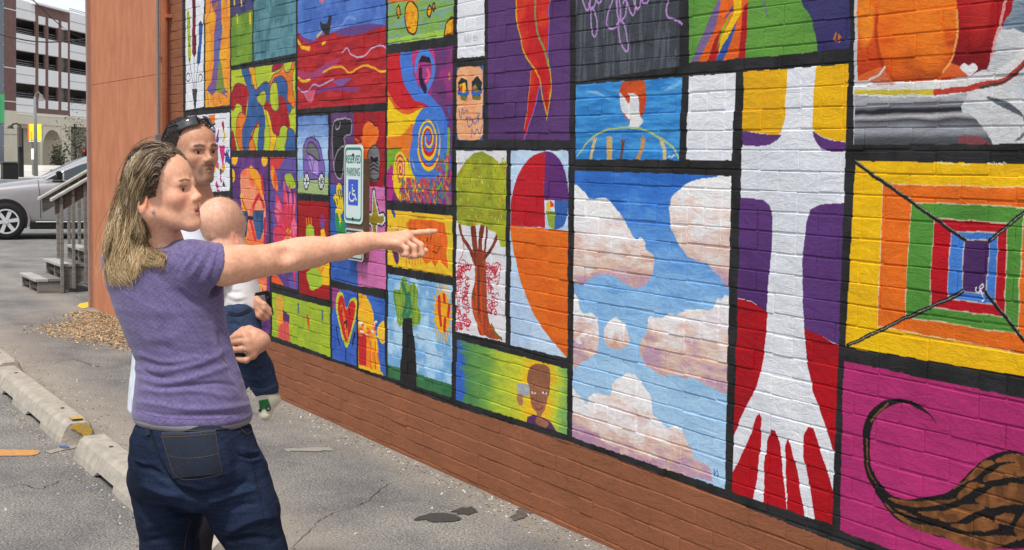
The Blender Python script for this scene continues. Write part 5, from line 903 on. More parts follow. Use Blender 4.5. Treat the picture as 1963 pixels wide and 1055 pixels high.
def wheel(s, sg_):
    w = MB(); R0 = .345; n = 40; ringp = [(-.11, .22), (-.11, .315), (-.085, R0), (.075, R0), (.105, .315), (.112, .238), (.100, .226)]
    vv, ff = [], []
    for i in range(n):
        a = 2*math.pi*i/n
        for y, r in ringp: vv.append(C(s+r*math.cos(a), sg_*(Wc-.072+y), R0+r*math.sin(a)))
    k = len(ringp)
    for i in range(n):
        for j in range(k-1): a = i*k+j; b_ = ((i+1) % n)*k+j; ff.append((a, b_, b_+1, a+1))
    ty = w.add(vv, ff).build('wheel', M_rub, car, smooth=True)
    bb = MB(); nn = 32
    for r0, r1, y0, y1 in ((.205, .232, .10, .118),):
        for i in range(nn):
            a, b2 = 2*math.pi*i/nn, 2*math.pi*(i+1)/nn
            bb.hexa([C(s+r*math.cos(t), sg_*(Wc-.072+y), R0+r*math.sin(t)) for y in (y0-.06, y1) for r, t in ((r0, a), (r1, a), (r1, b2), (r0, b2))])
    for i in range(6):
        a = math.radians(60*i+8); d_ = np.array([math.cos(a), math.sin(a)]); nrm = np.array([-d_[1], d_[0]])
        bb.hexa([C(s+(d_*r+nrm*o_)[0], sg_*(Wc-.072+y), R0+(d_*r+nrm*o_)[1]) for y in (.06, .106) for r, o_ in ((.02, -.030), (.215, -.036), (.215, .036), (.02, .030))])
    bb.tube([C(s, sg_*(Wc-.072+.02), R0), C(s, sg_*(Wc-.072+.122), R0)], .042, 14); bb.build('rim', M_rim, ty)
    bb = MB(); bb.tube([C(s, sg_*(Wc-.072-.06), R0), C(s, sg_*(Wc-.072-.0), R0)], .22, 28); bb.build('brake_disc', M_blk, ty)
    bb = MB(); n = 30; pr_ = [(.365, .003), (.40, .012), (.425, .004)]
    vv, ff = [], []
    for i in range(n+1):
        a = math.radians(-18+216*i/n)
        for r, y in pr_: vv.append(C(s+r*math.cos(a), sg_*(Wc+y), R0+.03+r*math.sin(a)))
    for i in range(n):
        for j in range(2): a = i*3+j; ff.append((a, a+1, a+4, a+3))
    bb.add(vv, ff).build('arch_lip', M_car, car, smooth=True)
    bb = MB(); bb.prism([C(s+.39*math.cos(math.radians(t)), sg_*(Wc-.006), R0+.03+.39*math.sin(math.radians(t))) for t in range(-24, 205, 12)], tuple(sd*sg_*.014)); bb.build('wheel_well', M_blk, car)
for s in (0, 2.82):
    for sg_ in (1, -1): wheel(s, sg_)

# ------------------------------------------------------------------ the street and the parking garage
gA = P(31, 300, 132.); gd = ray(1200, 303); gd = np.array([gd[0], gd[1], 0]); gd /= np.linalg.norm(gd); gn = np.array([gd[1], -gd[0], 0]); gn = gn if gn@(-ray(60, 300)) > 0 else -gn
def Fc(px, py, off=0):      # pixel on the facade plane moved off metres towards us
    A_ = gA+gn*off; r = ray(px, py); t = ((A_-CAMP)@gn)/(r@gn); return CAMP+r*t
def fy(px, y31): return 303-(303-y31)*(1200-px)/1169.
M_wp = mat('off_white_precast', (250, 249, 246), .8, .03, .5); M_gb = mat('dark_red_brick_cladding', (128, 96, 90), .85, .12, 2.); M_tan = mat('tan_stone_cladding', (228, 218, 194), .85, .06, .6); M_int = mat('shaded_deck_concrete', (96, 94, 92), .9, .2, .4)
M_ralg = mat('grey_guard_rail', (120, 120, 118), .6, .1, 3); M_cwg = mat('curtain_wall_glass', (70, 86, 104), .12, .2, .3, spec=.8)
gar = empty('parking_garage', tuple(Fc(100, 340))); tag(gar, 'white and brick multi storey parking garage with arched ground floor openings', 'building')
def slab(x0, x1, ya, yb, name, m, off=0, th=.5, lev=True, parent=gar):
    """facade block between pixel columns x0..x1 and the levels ya (top) .. yb (bottom) measured at the left corner"""
    q = [Fc(x0, fy(x0, yb), off), Fc(x1, fy(x1, yb), off), Fc(x1, fy(x1, ya), off), Fc(x0, fy(x0, ya), off)]
    b = MB(); b.prism(q, tuple(-gn*th)); return b.build(name, m, parent)
XR = 330
for k_, (ya, yb) in enumerate(((-2, 33), (63, 95), (125, 158), (187, 214))):
    slab(31, 69, ya, yb, 'spandrel', M_wp); slab(134, XR, ya-(0 if k_ else 2), yb, 'spandrel', M_wp)
    slab(31, XR, (ya+yb)/2-.6, (ya+yb)/2+.1, 'joint_line', M_ralg, .03, .1)
    for x0, x1 in ((74, 87), (93, 112), (118, 130)): slab(x0, x1, (20 if k_ == 0 else ya), (36 if k_ == 0 else yb if k_ < 3 else 204), 'spandrel', M_wp, .1)
for x0, x1 in ((69, 74), (87, 93), (112, 118), (130, 134)): slab(x0, x1, -2, 216, 'brick_pier', M_gb, .06, .2)
slab(69, 134, -2, 19, 'brick_parapet', M_gb, .09); slab(69, 134, -6, -2.5, 'parapet_cap', M_wp, .5, .9); slab(69, 134, 204, 224, 'brick_band', M_gb, .09)
slab(8, 31, -60, 213, 'brick_tower', M_gb, .4); 
for y in (20, 131, 195): slab(8, 31, y, y+1.6, 'tower_band', M_wp, .45, .2)
slab(31, XR, 214, 237, 'stone_band', M_tan, .1); slab(31, XR, 217, 219, 'stone_joint', M_wp, .14, .1)
slab(8, 33, 213, 352, 'stone_pier', M_tan, .42, 3); slab(8, 33, 258, 258.8, 'stone_joint', M_ralg, .45, .1); slab(8, 33, 310, 310.8, 'stone_joint', M_ralg, .45, .1)
for x0, x1 in ((118, 136), (172, 186), (238, 252), (300, 316)): slab(x0, x1, 237, 352, 'stone_pier', M_tan, .1, 3)
# the arch: a spandrel wall with a round opening
cx_a, rx_a = 100., 18.; n = 14; top = fy(100, 237)
outer = [Fc(78, fy(78, 237)), Fc(118, fy(118, 237))]
arc = [(cx_a+rx_a*math.cos(t), fy(100, 282)-(fy(100, 282)-fy(100, 246))*math.sin(t)) for t in np.linspace(0, math.pi, n)]
vv, ff = [], []
for i, (x, y) in enumerate(arc): vv += [Fc(x, y), Fc(x, fy(x, 236.9)), Fc(x, y)-gn*3, Fc(x, fy(x, 236.9))-gn*3]
for i in range(n-1): a = i*4; ff += [(a, a+1, a+5, a+4), (a, a+4, a+6, a+2), (a+2, a+6, a+7, a+3)]
MB().add(vv, ff).build('arch', M_tan, gar); slab(60, 82, 237, 245, 'stone_band', M_tan, .1, 3); slab(76, 81.5, 240, 352, 'stone_pier', M_tan, .1, 3)
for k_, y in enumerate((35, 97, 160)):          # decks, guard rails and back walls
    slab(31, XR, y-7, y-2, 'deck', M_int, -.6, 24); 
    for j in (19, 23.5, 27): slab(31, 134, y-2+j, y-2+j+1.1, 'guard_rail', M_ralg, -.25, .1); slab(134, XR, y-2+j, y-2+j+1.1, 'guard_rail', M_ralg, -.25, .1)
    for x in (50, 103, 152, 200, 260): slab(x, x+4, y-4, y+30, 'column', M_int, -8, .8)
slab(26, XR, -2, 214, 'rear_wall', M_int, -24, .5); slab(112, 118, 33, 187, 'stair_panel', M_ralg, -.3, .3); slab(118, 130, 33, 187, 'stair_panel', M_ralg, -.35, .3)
for y in (-8, -11.5): slab(31, 68, y, y+.9, 'roof_rail', M_ralg, -.2, .1); slab(134, XR, y, y+.9, 'roof_rail', M_ralg, -.2, .1)
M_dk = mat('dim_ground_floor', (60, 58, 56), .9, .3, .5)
slab(33, XR, 236, 352, 'ground_floor_rear_wall', mat('shade_dark_rear_wall', (46, 44, 42), .9, .3, .35), -9, .5); slab(33, XR, 214, 236, 'ground_floor_ceiling', M_dk, -3.1, 5.8)  # rear wall coloured dark: the interior's shade is painted into its base colour
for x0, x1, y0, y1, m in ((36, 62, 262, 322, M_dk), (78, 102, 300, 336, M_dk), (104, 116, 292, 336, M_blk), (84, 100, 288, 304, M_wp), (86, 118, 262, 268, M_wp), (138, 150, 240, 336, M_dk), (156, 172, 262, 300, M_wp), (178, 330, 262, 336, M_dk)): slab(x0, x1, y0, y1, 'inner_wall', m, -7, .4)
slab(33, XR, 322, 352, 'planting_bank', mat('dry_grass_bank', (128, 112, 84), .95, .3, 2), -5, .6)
# glass tower at the left edge
gt = empty('glass_building', tuple(Fc(-40, 340))); tag(gt, 'glass curtain wall building cut by the left edge of the picture', 'building')
for r_ in range(11):
    for c_ in range(6): slab(8-17*(c_+1)+.4, 8-17*c_-.4, -62+38*r_+.5, -62+38*(r_+1)-.5, 'glass_pane', M_cwg, .5, .15, parent=gt)
slab(-98, 8, -64, 356, 'frame', M_wp, .38, 6, parent=gt)
bn = empty('banner', tuple(Fc(2, 210, 1.2))); tag(bn, 'bright green banner hanging on the glass building at the left edge', 'banner')
slab(-9, 8.6, 182, 238, 'banner_cloth', mat('green_banner_cloth', (50, 190, 110), .7, 0, .6, c2=(120, 214, 150)), 1.2, .08, parent=bn)
for y in (181, 238): slab(-10, 9.4, y, y+1, 'banner_bar', M_ralg, 1.3, .2, parent=bn)
# pavement and street furniture
def ground_strip(name, pts, z, m, label, cat='pavement'):
    v = [(*G(x, y)[:2], z) for x, y in pts]; b = MB(); b.prism([(p[0], p[1], 0) for p in v], (0, 0, z)); o = b.build(name, m); tag(o, label, cat, kind='structure')
pv0 = G(-200, 346)[:2]; pv1 = G(400, 346)[:2]; pd = (np.array(pv1)-pv0); pd /= np.linalg.norm(pd); pn = np.array([pd[1], -pd[0]]); pn = pn if pn[0] < 0 else -pn
b = MB(); b.prism([(*(pv0), 0), (*(pv1), 0), (*(np.array(pv1)+pn*90), 0), (*(np.array(pv0)+pn*90), 0)], (0, 0, .15)); tag(b.build('pavement', mat('pale_pavement', (190, 186, 178), .9, .08, .5)), 'pale pavement in front of the parking garage', 'pavement', kind='structure')
M_pol = mat('dark_steel_pole', (70, 64, 60), .5, .1, 3)
def at(px, depth, z=0): q = P(px, 300, depth); return np.array([q[0], q[1], z])
def zof(py, px, depth): return P(px, py, depth)[2]
d_ = 82.
lp = empty('street_lamp', tuple(at(68.5, d_))); tag(lp, 'tall grey street lamp with a curved arm in front of the parking garage', 'street lamp')
b = MB(); b.tube([at(68.5, d_), at(68.5, d_, zof(186, 68, d_))], [.13, .08], 10); b.build('post', M_ralg, lp, smooth=True)
b = MB(); zt_ = zof(186, 68, d_); b.tube([at(68.5, d_, zt_-.05), at(70, d_, zt_+.15), at(75, d_, zt_+.28), at(80, d_, zt_+.1)], .05, 8); b.build('arm', M_ralg, lp)
b = MB(); b.tube([at(80, d_, zt_+.15), at(80.5, d_, zt_-.1), at(81, d_, zt_-.22)], [.08, .16, .22], 12); b.build('lamp_head', M_ralg, lp)
ye = empty('yellow_sign', tuple(at(67, 88))); tag(ye, 'bright yellow square sign board behind the street lamp', 'sign')
def board(x0, x1, y0, y1, dep, name, m, par, th=.1):
    b = MB(); b.prism([at(x0, dep, zof(y1, x0, dep)), at(x1, dep, zof(y1, x1, dep)), at(x1, dep, zof(y0, x1, dep)), at(x0, dep, zof(y0, x0, dep))], (-th, 0, 0)); return b.build(name, m, par)
board(54.5, 80, 238, 269, 88, 'sign_board', mat('sign_yellow', (246, 236, 60), .6, .06, 2), ye); board(54, 56.5, 238, 269, 87.7, 'edge_strip', mat('sign_orange', (236, 110, 40), .6, .05, 2), ye, .04); board(56, 79, 270, 272, 88, 'lower_strip', M_wp, ye)
b = MB(); b.tube([at(63, 88.4), at(63, 88.4, zof(260, 63, 88.4))], .07, 8); b.build('post', M_ralg, ye)
ws = empty('white_notice', tuple(at(62, 84))); tag(ws, 'small white notice board low on the street lamp post', 'sign'); board(60.5, 66, 285, 306, 84, 'sign_board', M_wp, ws); b = MB(); b.tube([at(63, 84.3), at(63, 84.3, zof(290, 63, 84.3))], .05, 8); b.build('post', M_ralg, ws)
sg3 = empty('signal_post', tuple(at(40, 78))); tag(sg3, 'dark traffic signal post with a tall dark housing beside the tan pier', 'traffic signal')
b = MB(); b.tube([at(40, 78), at(40, 78, zof(246, 40, 78))], .16, 10); b.build('post', M_blk, sg3); board(36.5, 42.5, 244, 282, 77.6, 'signal_housing', M_pol, sg3, .5); b = MB(); b.tube([at(41, 78, zof(243, 41, 78)), at(33, 78, zof(237, 33, 78)), at(27, 78, zof(238, 27, 78)), at(21, 78, zof(243, 21, 78))], .05, 8); b.build('arm', M_blk, sg3)
b = MB(); b.tube([at(21, 78, zof(241, 21, 78)), at(21, 78, zof(247, 21, 78))], [.08, .22], 10); b.build('lamp_head', M_blk, sg3)
tb = empty('litter_bin', tuple(at(17.5, 74))); tag(tb, 'dark square litter bin on the pavement near the left edge', 'bin'); b = MB(); q = at(17.5, 74); b.box((q[0], q[1], .53), (.8, .80, .85)); b.build('bin_body', M_blk, tb, bevel=.03); b = MB(); b.box((q[0], q[1], 1.0), (.86, .86, .08)); b.build('bin_lid', M_pol, tb, bevel=.02)
ts = empty('traffic_signal', tuple(at(167, 60))); tag(ts, 'traffic signal showing red beside the corner of the red brown wall', 'traffic signal')
b = MB(); b.tube([at(168, 60), at(168, 60, zof(262, 168, 60))], .10, 10); b.build('post', M_pol, ts); board(157, 164, 285, 302, 59.8, 'signal_housing', M_blk, ts, .25)
for k_, (y, m) in enumerate(((289, emis('red_signal_light', (190, 36, 32), .5)), (294, M_drk), (299, M_drk))): c_ = at(160.6, 59.7, zof(y, 160.6, 59.7)); b = MB(); b.tube([c_, c_+np.array([.12, -.02, 0])], .06, 12); b.build('signal_lens', m, ts)
# trees' and shrubs' dark mass seen through the arches
def shrub(px, dep, w, h_, label, n_=700, m=None):
    b = MB(); c = at(px, dep)
    for i in range(n_):
        p = np.array([random.gauss(0, w*.35), random.gauss(0, w*.35), abs(random.gauss(h_*.45, h_*.28))]); a, bb_ = rng.normal(0, .12, 3), rng.normal(0, .12, 3); b.add([c+p, c+p+a, c+p+bb_], [(0, 1, 2)])
    r_ = empty('shrub', tuple(c)); b.build('foliage', m, r_); s_ = MB(); s_.tube([c, c+np.array([0, 0, h_*.5])], [.06, .03], 6); s_.build('stem', M_pol, r_); tag(r_, label, 'shrub')
M_lf = mat('dull_leaves', (70, 72, 56), .9, .4, 3)
shrub(112, 120, .8, 2.2, 'dull bare bush seen through the arch of the garage', m=M_lf); shrub(146, 116, 1.4, 4.6, 'tall thin bush at the right opening of the garage', m=M_lf)
# far street: low white barrier line and buildings beyond
b = MB(); b.prism([at(-60, 100, .16), at(140, 100, .16), at(140, 100, .62), at(-60, 100, .62)], (-.3, 0, 0)); o = b.build('low_kerb_wall', mat('white_kerb_wall', (222, 220, 214), .8, .06, 1)); tag(o, 'low white wall along the street behind the silver car', 'wall')
# overhead cables
M_cb = mat('black_cable', (26, 26, 28), .6, .05, 5)
def cable(pts, dep, r, label):
    q = smooth([tuple(P(x, y, dd)) for (x, y), dd in zip(pts, dep)], 6, False); b = MB(); b.tube(q, r, 6); o = b.build('overhead_cable', M_cb); tag(o, label, 'cable', 'overhead cables crossing the sky')
cable([(-60, 52), (0, 66), (60, 79), (120, 80), (200, 70)], [40, 40, 40, 40, 40], .022, 'thick black cable sagging across the upper storeys of the garage')
cable([(40, -12), (62, 0), (92, 28), (120, 53)], [60, 60, 62, 64], .022, 'thin black cable dropping from the top edge to the brick section of the garage')
cable([(120, 53), (150, 70), (200, 92)], [64, 66, 70], .010, 'very thin cable running behind the brick section towards the red brown wall')
# ------------------------------------------------------------------ organic shapes: a distance field meshed as one surface
class Cap:
    def __init__(s, a, b, ra, rb, k=.02, sub=False): s.a = np.array(a, float); s.b = np.array(b, float); s.ra = ra; s.rb = rb; s.k = k; s.sub = sub; s.c = (s.a+s.b)/2; s.R = np.linalg.norm(s.a-s.b)/2+max(ra, rb)
    def d(s, p):
        ab = s.b-s.a; t = np.clip(((p-s.a)@ab)/(ab@ab+1e-12), 0, 1); q = p-s.a-t[:, None]*ab
        return np.sqrt((q*q).sum(1))-(s.ra+(s.rb-s.ra)*t)
class Ell:
    def __init__(s, c, r, R=np.eye(3), k=.02, sub=False): s.c = np.array(c, float); s.r = np.array(r, float); s.M = np.array(R, float); s.k = k; s.sub = sub; s.R = max(r)
    def d(s, p):
        q = (p-s.c)@s.M; k0 = np.sqrt(((q/s.r)**2).sum(1)); k1 = np.sqrt(((q/s.r**2)**2).sum(1))+1e-9
        return k0*(k0-1)/k1
class Loft:
    """stations (x, y, z, half width across, half depth) turned by yaw axes; an upright loft"""
    def __init__(s, st, lat, fwd, k=.02, sub=False, pw=2.3):
        st = np.array(sorted(st, key=lambda q: q[2]), float); s.st = st; s.lat = np.array(lat)[:2]; s.fwd = np.array(fwd)[:2]; s.k = k; s.sub = sub; s.pw = pw
        s.c = np.array([st[:, 0].mean(), st[:, 1].mean(), (st[0, 2]+st[-1, 2])/2]); s.R = (st[-1, 2]-st[0, 2])/2+.35
    def d(s, p):
        z = p[:, 2]; g = [np.interp(z, s.st[:, 2], s.st[:, j]) for j in (0, 1, 3, 4)]
        dx = p[:, 0]-g[0]; dy = p[:, 1]-g[1]; u = np.abs(dx*s.lat[0]+dy*s.lat[1]); w = np.abs(dx*s.fwd[0]+dy*s.fwd[1]); r = np.sqrt(u*u+w*w)
        k = ((u/g[2])**s.pw+(w/g[3])**s.pw)**(1/s.pw)+1e-6; d = r*(1-1/k); d = np.where(k < .25, -np.minimum(g[2], g[3])*.7, d)
        e = .02; dz = np.maximum(z-s.st[-1, 2], s.st[0, 2]-z); a = np.maximum(d+e, 0); b = np.maximum(dz+e, 0)
        return np.minimum(np.maximum(d, dz)+e, 0)+np.sqrt(a*a+b*b)-e
class Half:
    """keeps the side behind the plane (used with sub=True to cut)"""
    def __init__(s, c, n, rad, k=.004): s.c = np.array(c, float); s.n = np.array(n, float)/np.linalg.norm(n); s.R = rad; s.k = k; s.sub = True; s.rad = rad
    def d(s, p): q = p-s.c; h = -(q@s.n); return np.maximum(h, np.sqrt((q*q).sum(1))-s.rad)
def chain(pts, rs, k=.02): return [Cap(pts[i], pts[i+1], rs[i], rs[i+1], k) for i in range(len(pts)-1)]
def smin(a, b, k): h = np.clip(.5+.5*(b-a)/k, 0, 1); return b+(a-b)*h-k*h*(1-h)
def fieldval(prims, p):
    f = None
    for q in prims:
        d = q.d(p)
        if q.sub: f = d*0+9 if f is None else -smin(-f, d, q.k)
        else: f = d if f is None else smin(f, d, q.k)
    return f
def mesh_field(prims, h):
    B = 14; ad = [q for q in prims if not q.sub]
    lo = np.min([q.c-q.R for q in ad], 0)-3*h; hi = np.max([q.c+q.R for q in ad], 0)+3*h
    nb = np.ceil((hi-lo)/(h*B)).astype(int); hd = h*B*.8661; NC_ = nb*B+2
    cs = np.array([q.c for q in prims]); Rs = np.array([q.R for q in prims]); isub = np.array([q.sub for q in prims])
    g = np.stack(np.meshgrid(*[np.arange(B+1)]*3, indexing='ij'), -1).reshape(-1, 3)
    ids, vs, quads = [], [], []; S0, S1 = NC_[1]*NC_[2], NC_[2]
    OFF = [(0, 0, 0), (1, 0, 0), (0, 1, 0), (1, 1, 0), (0, 0, 1), (1, 0, 1), (0, 1, 1), (1, 1, 1)]
    EDG = [(0, 1), (2, 3), (4, 5), (6, 7), (0, 2), (1, 3), (4, 6), (5, 7), (0, 4), (1, 5), (2, 6), (3, 7)]
    for bi in np.ndindex(*nb):
        b0 = np.array(bi)*B; c = lo+(b0+B/2)*h; dd = np.linalg.norm(cs-c, axis=1)-Rs; keep = dd < hd+.05
        if not (keep & ~isub).any(): continue
        pk = [prims[i] for i in np.nonzero(keep)[0]]; f0 = fieldval(pk, c[None])[0]
        if abs(f0) > hd*1.7+.02: continue
        f = fieldval(pk, lo+(b0+g)*h).astype(np.float32).reshape(B+1, B+1, B+1); s = f < 0
        if s.all() or not s.any(): continue
        cor = np.stack([f[i:B+i, j:B+j, k:B+k] for i, j, k in OFF], -1); sc = cor < 0; act = sc.any(-1) & ~sc.all(-1)
        I, J, K = np.nonzero(act); cv = cor[I, J, K]; acc = np.zeros((len(I), 3)); cnt = np.zeros(len(I))
        for a, b in EDG:
            fa, fb = cv[:, a], cv[:, b]; x = (fa < 0) != (fb < 0); t = np.where(x, fa/(fa-fb+1e-12), 0)[:, None]; pa, pb = np.array(OFF[a], float), np.array(OFF[b], float)
            acc += np.where(x[:, None], pa+(pb-pa)*t, 0); cnt += x
        q = acc/cnt[:, None]; gi = np.stack([I, J, K], 1)+b0
        ids.append(gi[:, 0]*S0+gi[:, 1]*S1+gi[:, 2]); vs.append(lo+(gi+q)*h)
        for ax in range(3):
            u, w = (ax+1) % 3, (ax+2) % 3; sl0 = [slice(0, B)]*3; sl1 = [slice(0, B)]*3; sl1[ax] = slice(1, B+1); x = s[tuple(sl0)] != s[tuple(sl1)]
            E = np.stack(np.nonzero(x), 1)
            if not len(E): continue
            ins = s[tuple(sl0)][tuple(E.T)]; e = E+b0; eu = np.eye(3, dtype=int)[u]; ew = np.eye(3, dtype=int)[w]; idf = lambda a: a[:, 0]*S0+a[:, 1]*S1+a[:, 2]
            qd = np.stack([idf(e-eu-ew), idf(e-ew), idf(e), idf(e-eu)], 1); qd[~ins] = qd[~ins][:, ::-1]; quads.append(qd)
    ids = np.concatenate(ids); vs = np.concatenate(vs); quads = np.concatenate(quads); o = np.argsort(ids); ids, vs = ids[o], vs[o]
    ix = np.clip(np.searchsorted(ids, quads), 0, len(ids)-1); good = (ids[ix] == quads).all(1); return vs, ix[good]
def vnorm(v, f):
    n = np.cross(v[f[:, 2]]-v[f[:, 0]], v[f[:, 3]]-v[f[:, 1]]); out = np.zeros_like(v)
    for j in range(4): np.add.at(out, f[:, j], n)
    return out/(np.linalg.norm(out, axis=1)[:, None]+1e-12)
def pnoise(v, s, seed=0, oct_=2):
    """cheap smooth 3d noise from summed sines, about -1..1"""
    r = np.random.default_rng(seed); out = np.zeros(len(v)); 
    for o in range(7*oct_):
        w = r.normal(0, 1, 3); w /= np.linalg.norm(w); out += np.sin(v@w*s*r.uniform(.5, 1.9)+r.uniform(0, 6.28))
    return out/math.sqrt(7*oct_)
def folds(v, n, fl, tocam):
    """cloth folds: (pixel polyline, width px, height m) act on the surface that faces the camera"""
    px = proj(v)[:, :2]; face = np.clip((n@tocam+.1)*2.5, 0, 1); disp = np.zeros(len(v))
    for pl, w, a in fl:
        pl = np.array(smooth(pl, 4, False)); lo, hi = pl.min(0)-w*3, pl.max(0)+w*3; m = ((px > lo) & (px < hi)).all(1); q = px[m]; best = np.full(len(q), 1e9); bt = np.zeros(len(q)); k = len(pl)-1
        for i in range(k):
            ab = pl[i+1]-pl[i]; t = np.clip(((q-pl[i])@ab)/(ab@ab+1e-9), 0, 1); d = np.linalg.norm(q-pl[i]-t[:, None]*ab, axis=1); u = d < best; best[u] = d[u]; bt[u] = (i+t[u])/k
        disp[m] += a*np.exp(-(best/w)**2)*np.sin(np.pi*np.clip(bt*.86+.07, 0, 1))**.6
    return v+n*(disp*face)[:, None]
def colour(me, col):
    at_ = me.attributes.new('Col', 'FLOAT_COLOR', 'POINT'); c = np.ones((len(col), 4), np.float32); c[:, :3] = col; at_.data.foreach_set('color', c.ravel())
def attr_mat(name, rough=.5, sss=0., spec=.35, noise=.06, nscale=300, bump=.0004, bscale=500, sheen=0.):
    m = bpy.data.materials.new(name); m.use_nodes = True; b = m.node_tree.nodes['Principled BSDF']; L = m.node_tree.links.new
    a = N(m, 'Attribute'); a.attribute_name = 'Col'; tc = N(m, 'TexCoord'); n = N(m, 'TexNoise', Scale=nscale, Detail=3); L(tc.outputs['Object'], n.inputs['Vector'])
    r = N(m, 'MapRange'); r.inputs['From Min'].default_value = .3; r.inputs['From Max'].default_value = .7; r.inputs['To Min'].default_value = 1-noise; r.inputs['To Max'].default_value = 1+noise; L(n.outputs[0], r.inputs[0])
    mu = N(m, 'VectorMath', operation='SCALE'); L(a.outputs['Color'], mu.inputs[0]); L(r.outputs[0], mu.inputs['Scale']); L(mu.outputs[0], b.inputs['Base Color'])
    b.inputs['Roughness'].default_value = rough; b.inputs['Specular IOR Level'].default_value = spec; b.inputs['Subsurface Weight'].default_value = sss; b.inputs['Subsurface Radius'].default_value = (1, .35, .2); b.inputs['Subsurface Scale'].default_value = .006; b.inputs['Sheen Weight'].default_value = sheen
    n2 = N(m, 'TexNoise', Scale=bscale, Detail=3); L(tc.outputs['Object'], n2.inputs['Vector']); bp = N(m, 'Bump', Strength=.6, Distance=bump); L(n2.outputs[0], bp.inputs['Height']); L(bp.outputs[0], b.inputs['Normal']); return m
M_skin = attr_mat('skin', .46, .12, .38, .09, 90, .0007, 420); M_cloth = attr_mat('knitted_cloth', .9, 0, .15, .16, 420, .0006, 700, .2); M_den = attr_mat('denim_cloth', .9, 0, .1, .34, 260, .001, 420, 0); M_cot = attr_mat('plain_cotton', .88, 0, .15, .05, 200, .0006, 500, .1)
M_hair = attr_mat('hair', .42, 0, .45, .1, 50, 0, 50)
from mathutils.bvhtree import BVHTree
def bvh_of(v, f): return BVHTree.FromPolygons([tuple(q) for q in v], [tuple(int(i) for i in q) for q in f])
def cast(bv, x, y, off):
    d = ray(x, y); d = Vector(d/np.linalg.norm(d)); h, n, i, t = bv.ray_cast(Vector(CAMP), d)
    if h is None: return None
    n = n if n.dot(d) < 0 else -n; return np.array(h+n*off)
def decal(name, bv, quad, nu, nv, off, m, parent, th=.0):
    """a patch laid on a surface: quad = 4 pixel corners, or two pixel polylines (top, bottom)"""
    if len(quad) == 4: A = dens(quad[0], quad[1], nu)+[quad[1]]; Bq = dens(quad[3], quad[2], nu)+[quad[2]]
    else: A, Bq = quad; nu = len(A)-1
    v, ok_, f = [], [], []
    for j in range(nv+1):
        for i in range(nu+1):
            x = A[i][0]+(Bq[i][0]-A[i][0])*j/nv; y = A[i][1]+(Bq[i][1]-A[i][1])*j/nv; p = cast(bv, x, y, off); ok_.append(p is not None); v.append(p if p is not None else np.zeros(3))
    for j in range(nv):
        for i in range(nu):
            q = (j*(nu+1)+i, j*(nu+1)+i+1, (j+1)*(nu+1)+i+1, (j+1)*(nu+1)+i)
            if all(ok_[k] for k in q) and max(np.linalg.norm(v[q[a]]-v[q[(a+1) % 4]]) for a in range(4)) < .12: f.append(q)
    if not f: return None
    par = list(range(len(v)))
    def find(i):
        while par[i] != i: par[i] = par[par[i]]; i = par[i]
        return i
    for q in f:
        for i in q[1:]: par[find(i)] = find(q[0])
    cnt = {}
    for q in f: cnt[find(q[0])] = cnt.get(find(q[0]), 0)+1
    big = max(cnt, key=cnt.get); f = [q for q in f if find(q[0]) == big]
    used = sorted({i for q in f for i in q}); ren = {i: k for k, i in enumerate(used)}; v = [v[i] for i in used]; f = [tuple(ren[i] for i in q) for q in f]
    return link(name, mesh(name, v, f, m, True), parent)
def seam(name, bv, pts, w, off, m, parent, sm=3):
    pts = smooth(pts, sm, False); A, Bq = [], []
    for i, p in enumerate(pts):
        a, b = pts[max(i-1, 0)], pts[min(i+1, len(pts)-1)]; t = np.array([b[0]-a[0], b[1]-a[1]]); t /= np.linalg.norm(t)+1e-9; n = np.array([-t[1], t[0]])*w/2; A.append((p[0]+n[0], p[1]+n[1])); Bq.append((p[0]-n[0], p[1]-n[1]))
    return decal(name, bv, (A, Bq), 0, 1, off, m, parent)
def frame(o, fwd, pitch=0., roll=0.):
    """head or hand frame: columns forward, left, up"""
    f = np.array(fwd, float); f[2] = 0; f /= np.linalg.norm(f); u = np.array([0, 0, 1.]); l = np.cross(u, f)
    f2 = f*math.cos(pitch)+u*math.sin(pitch); u2 = np.cross(f2, l); l2 = l*math.cos(roll)+u2*math.sin(roll); u3 = np.cross(f2, l2); return np.array(o, float), np.stack([f2, l2, u3], 1)
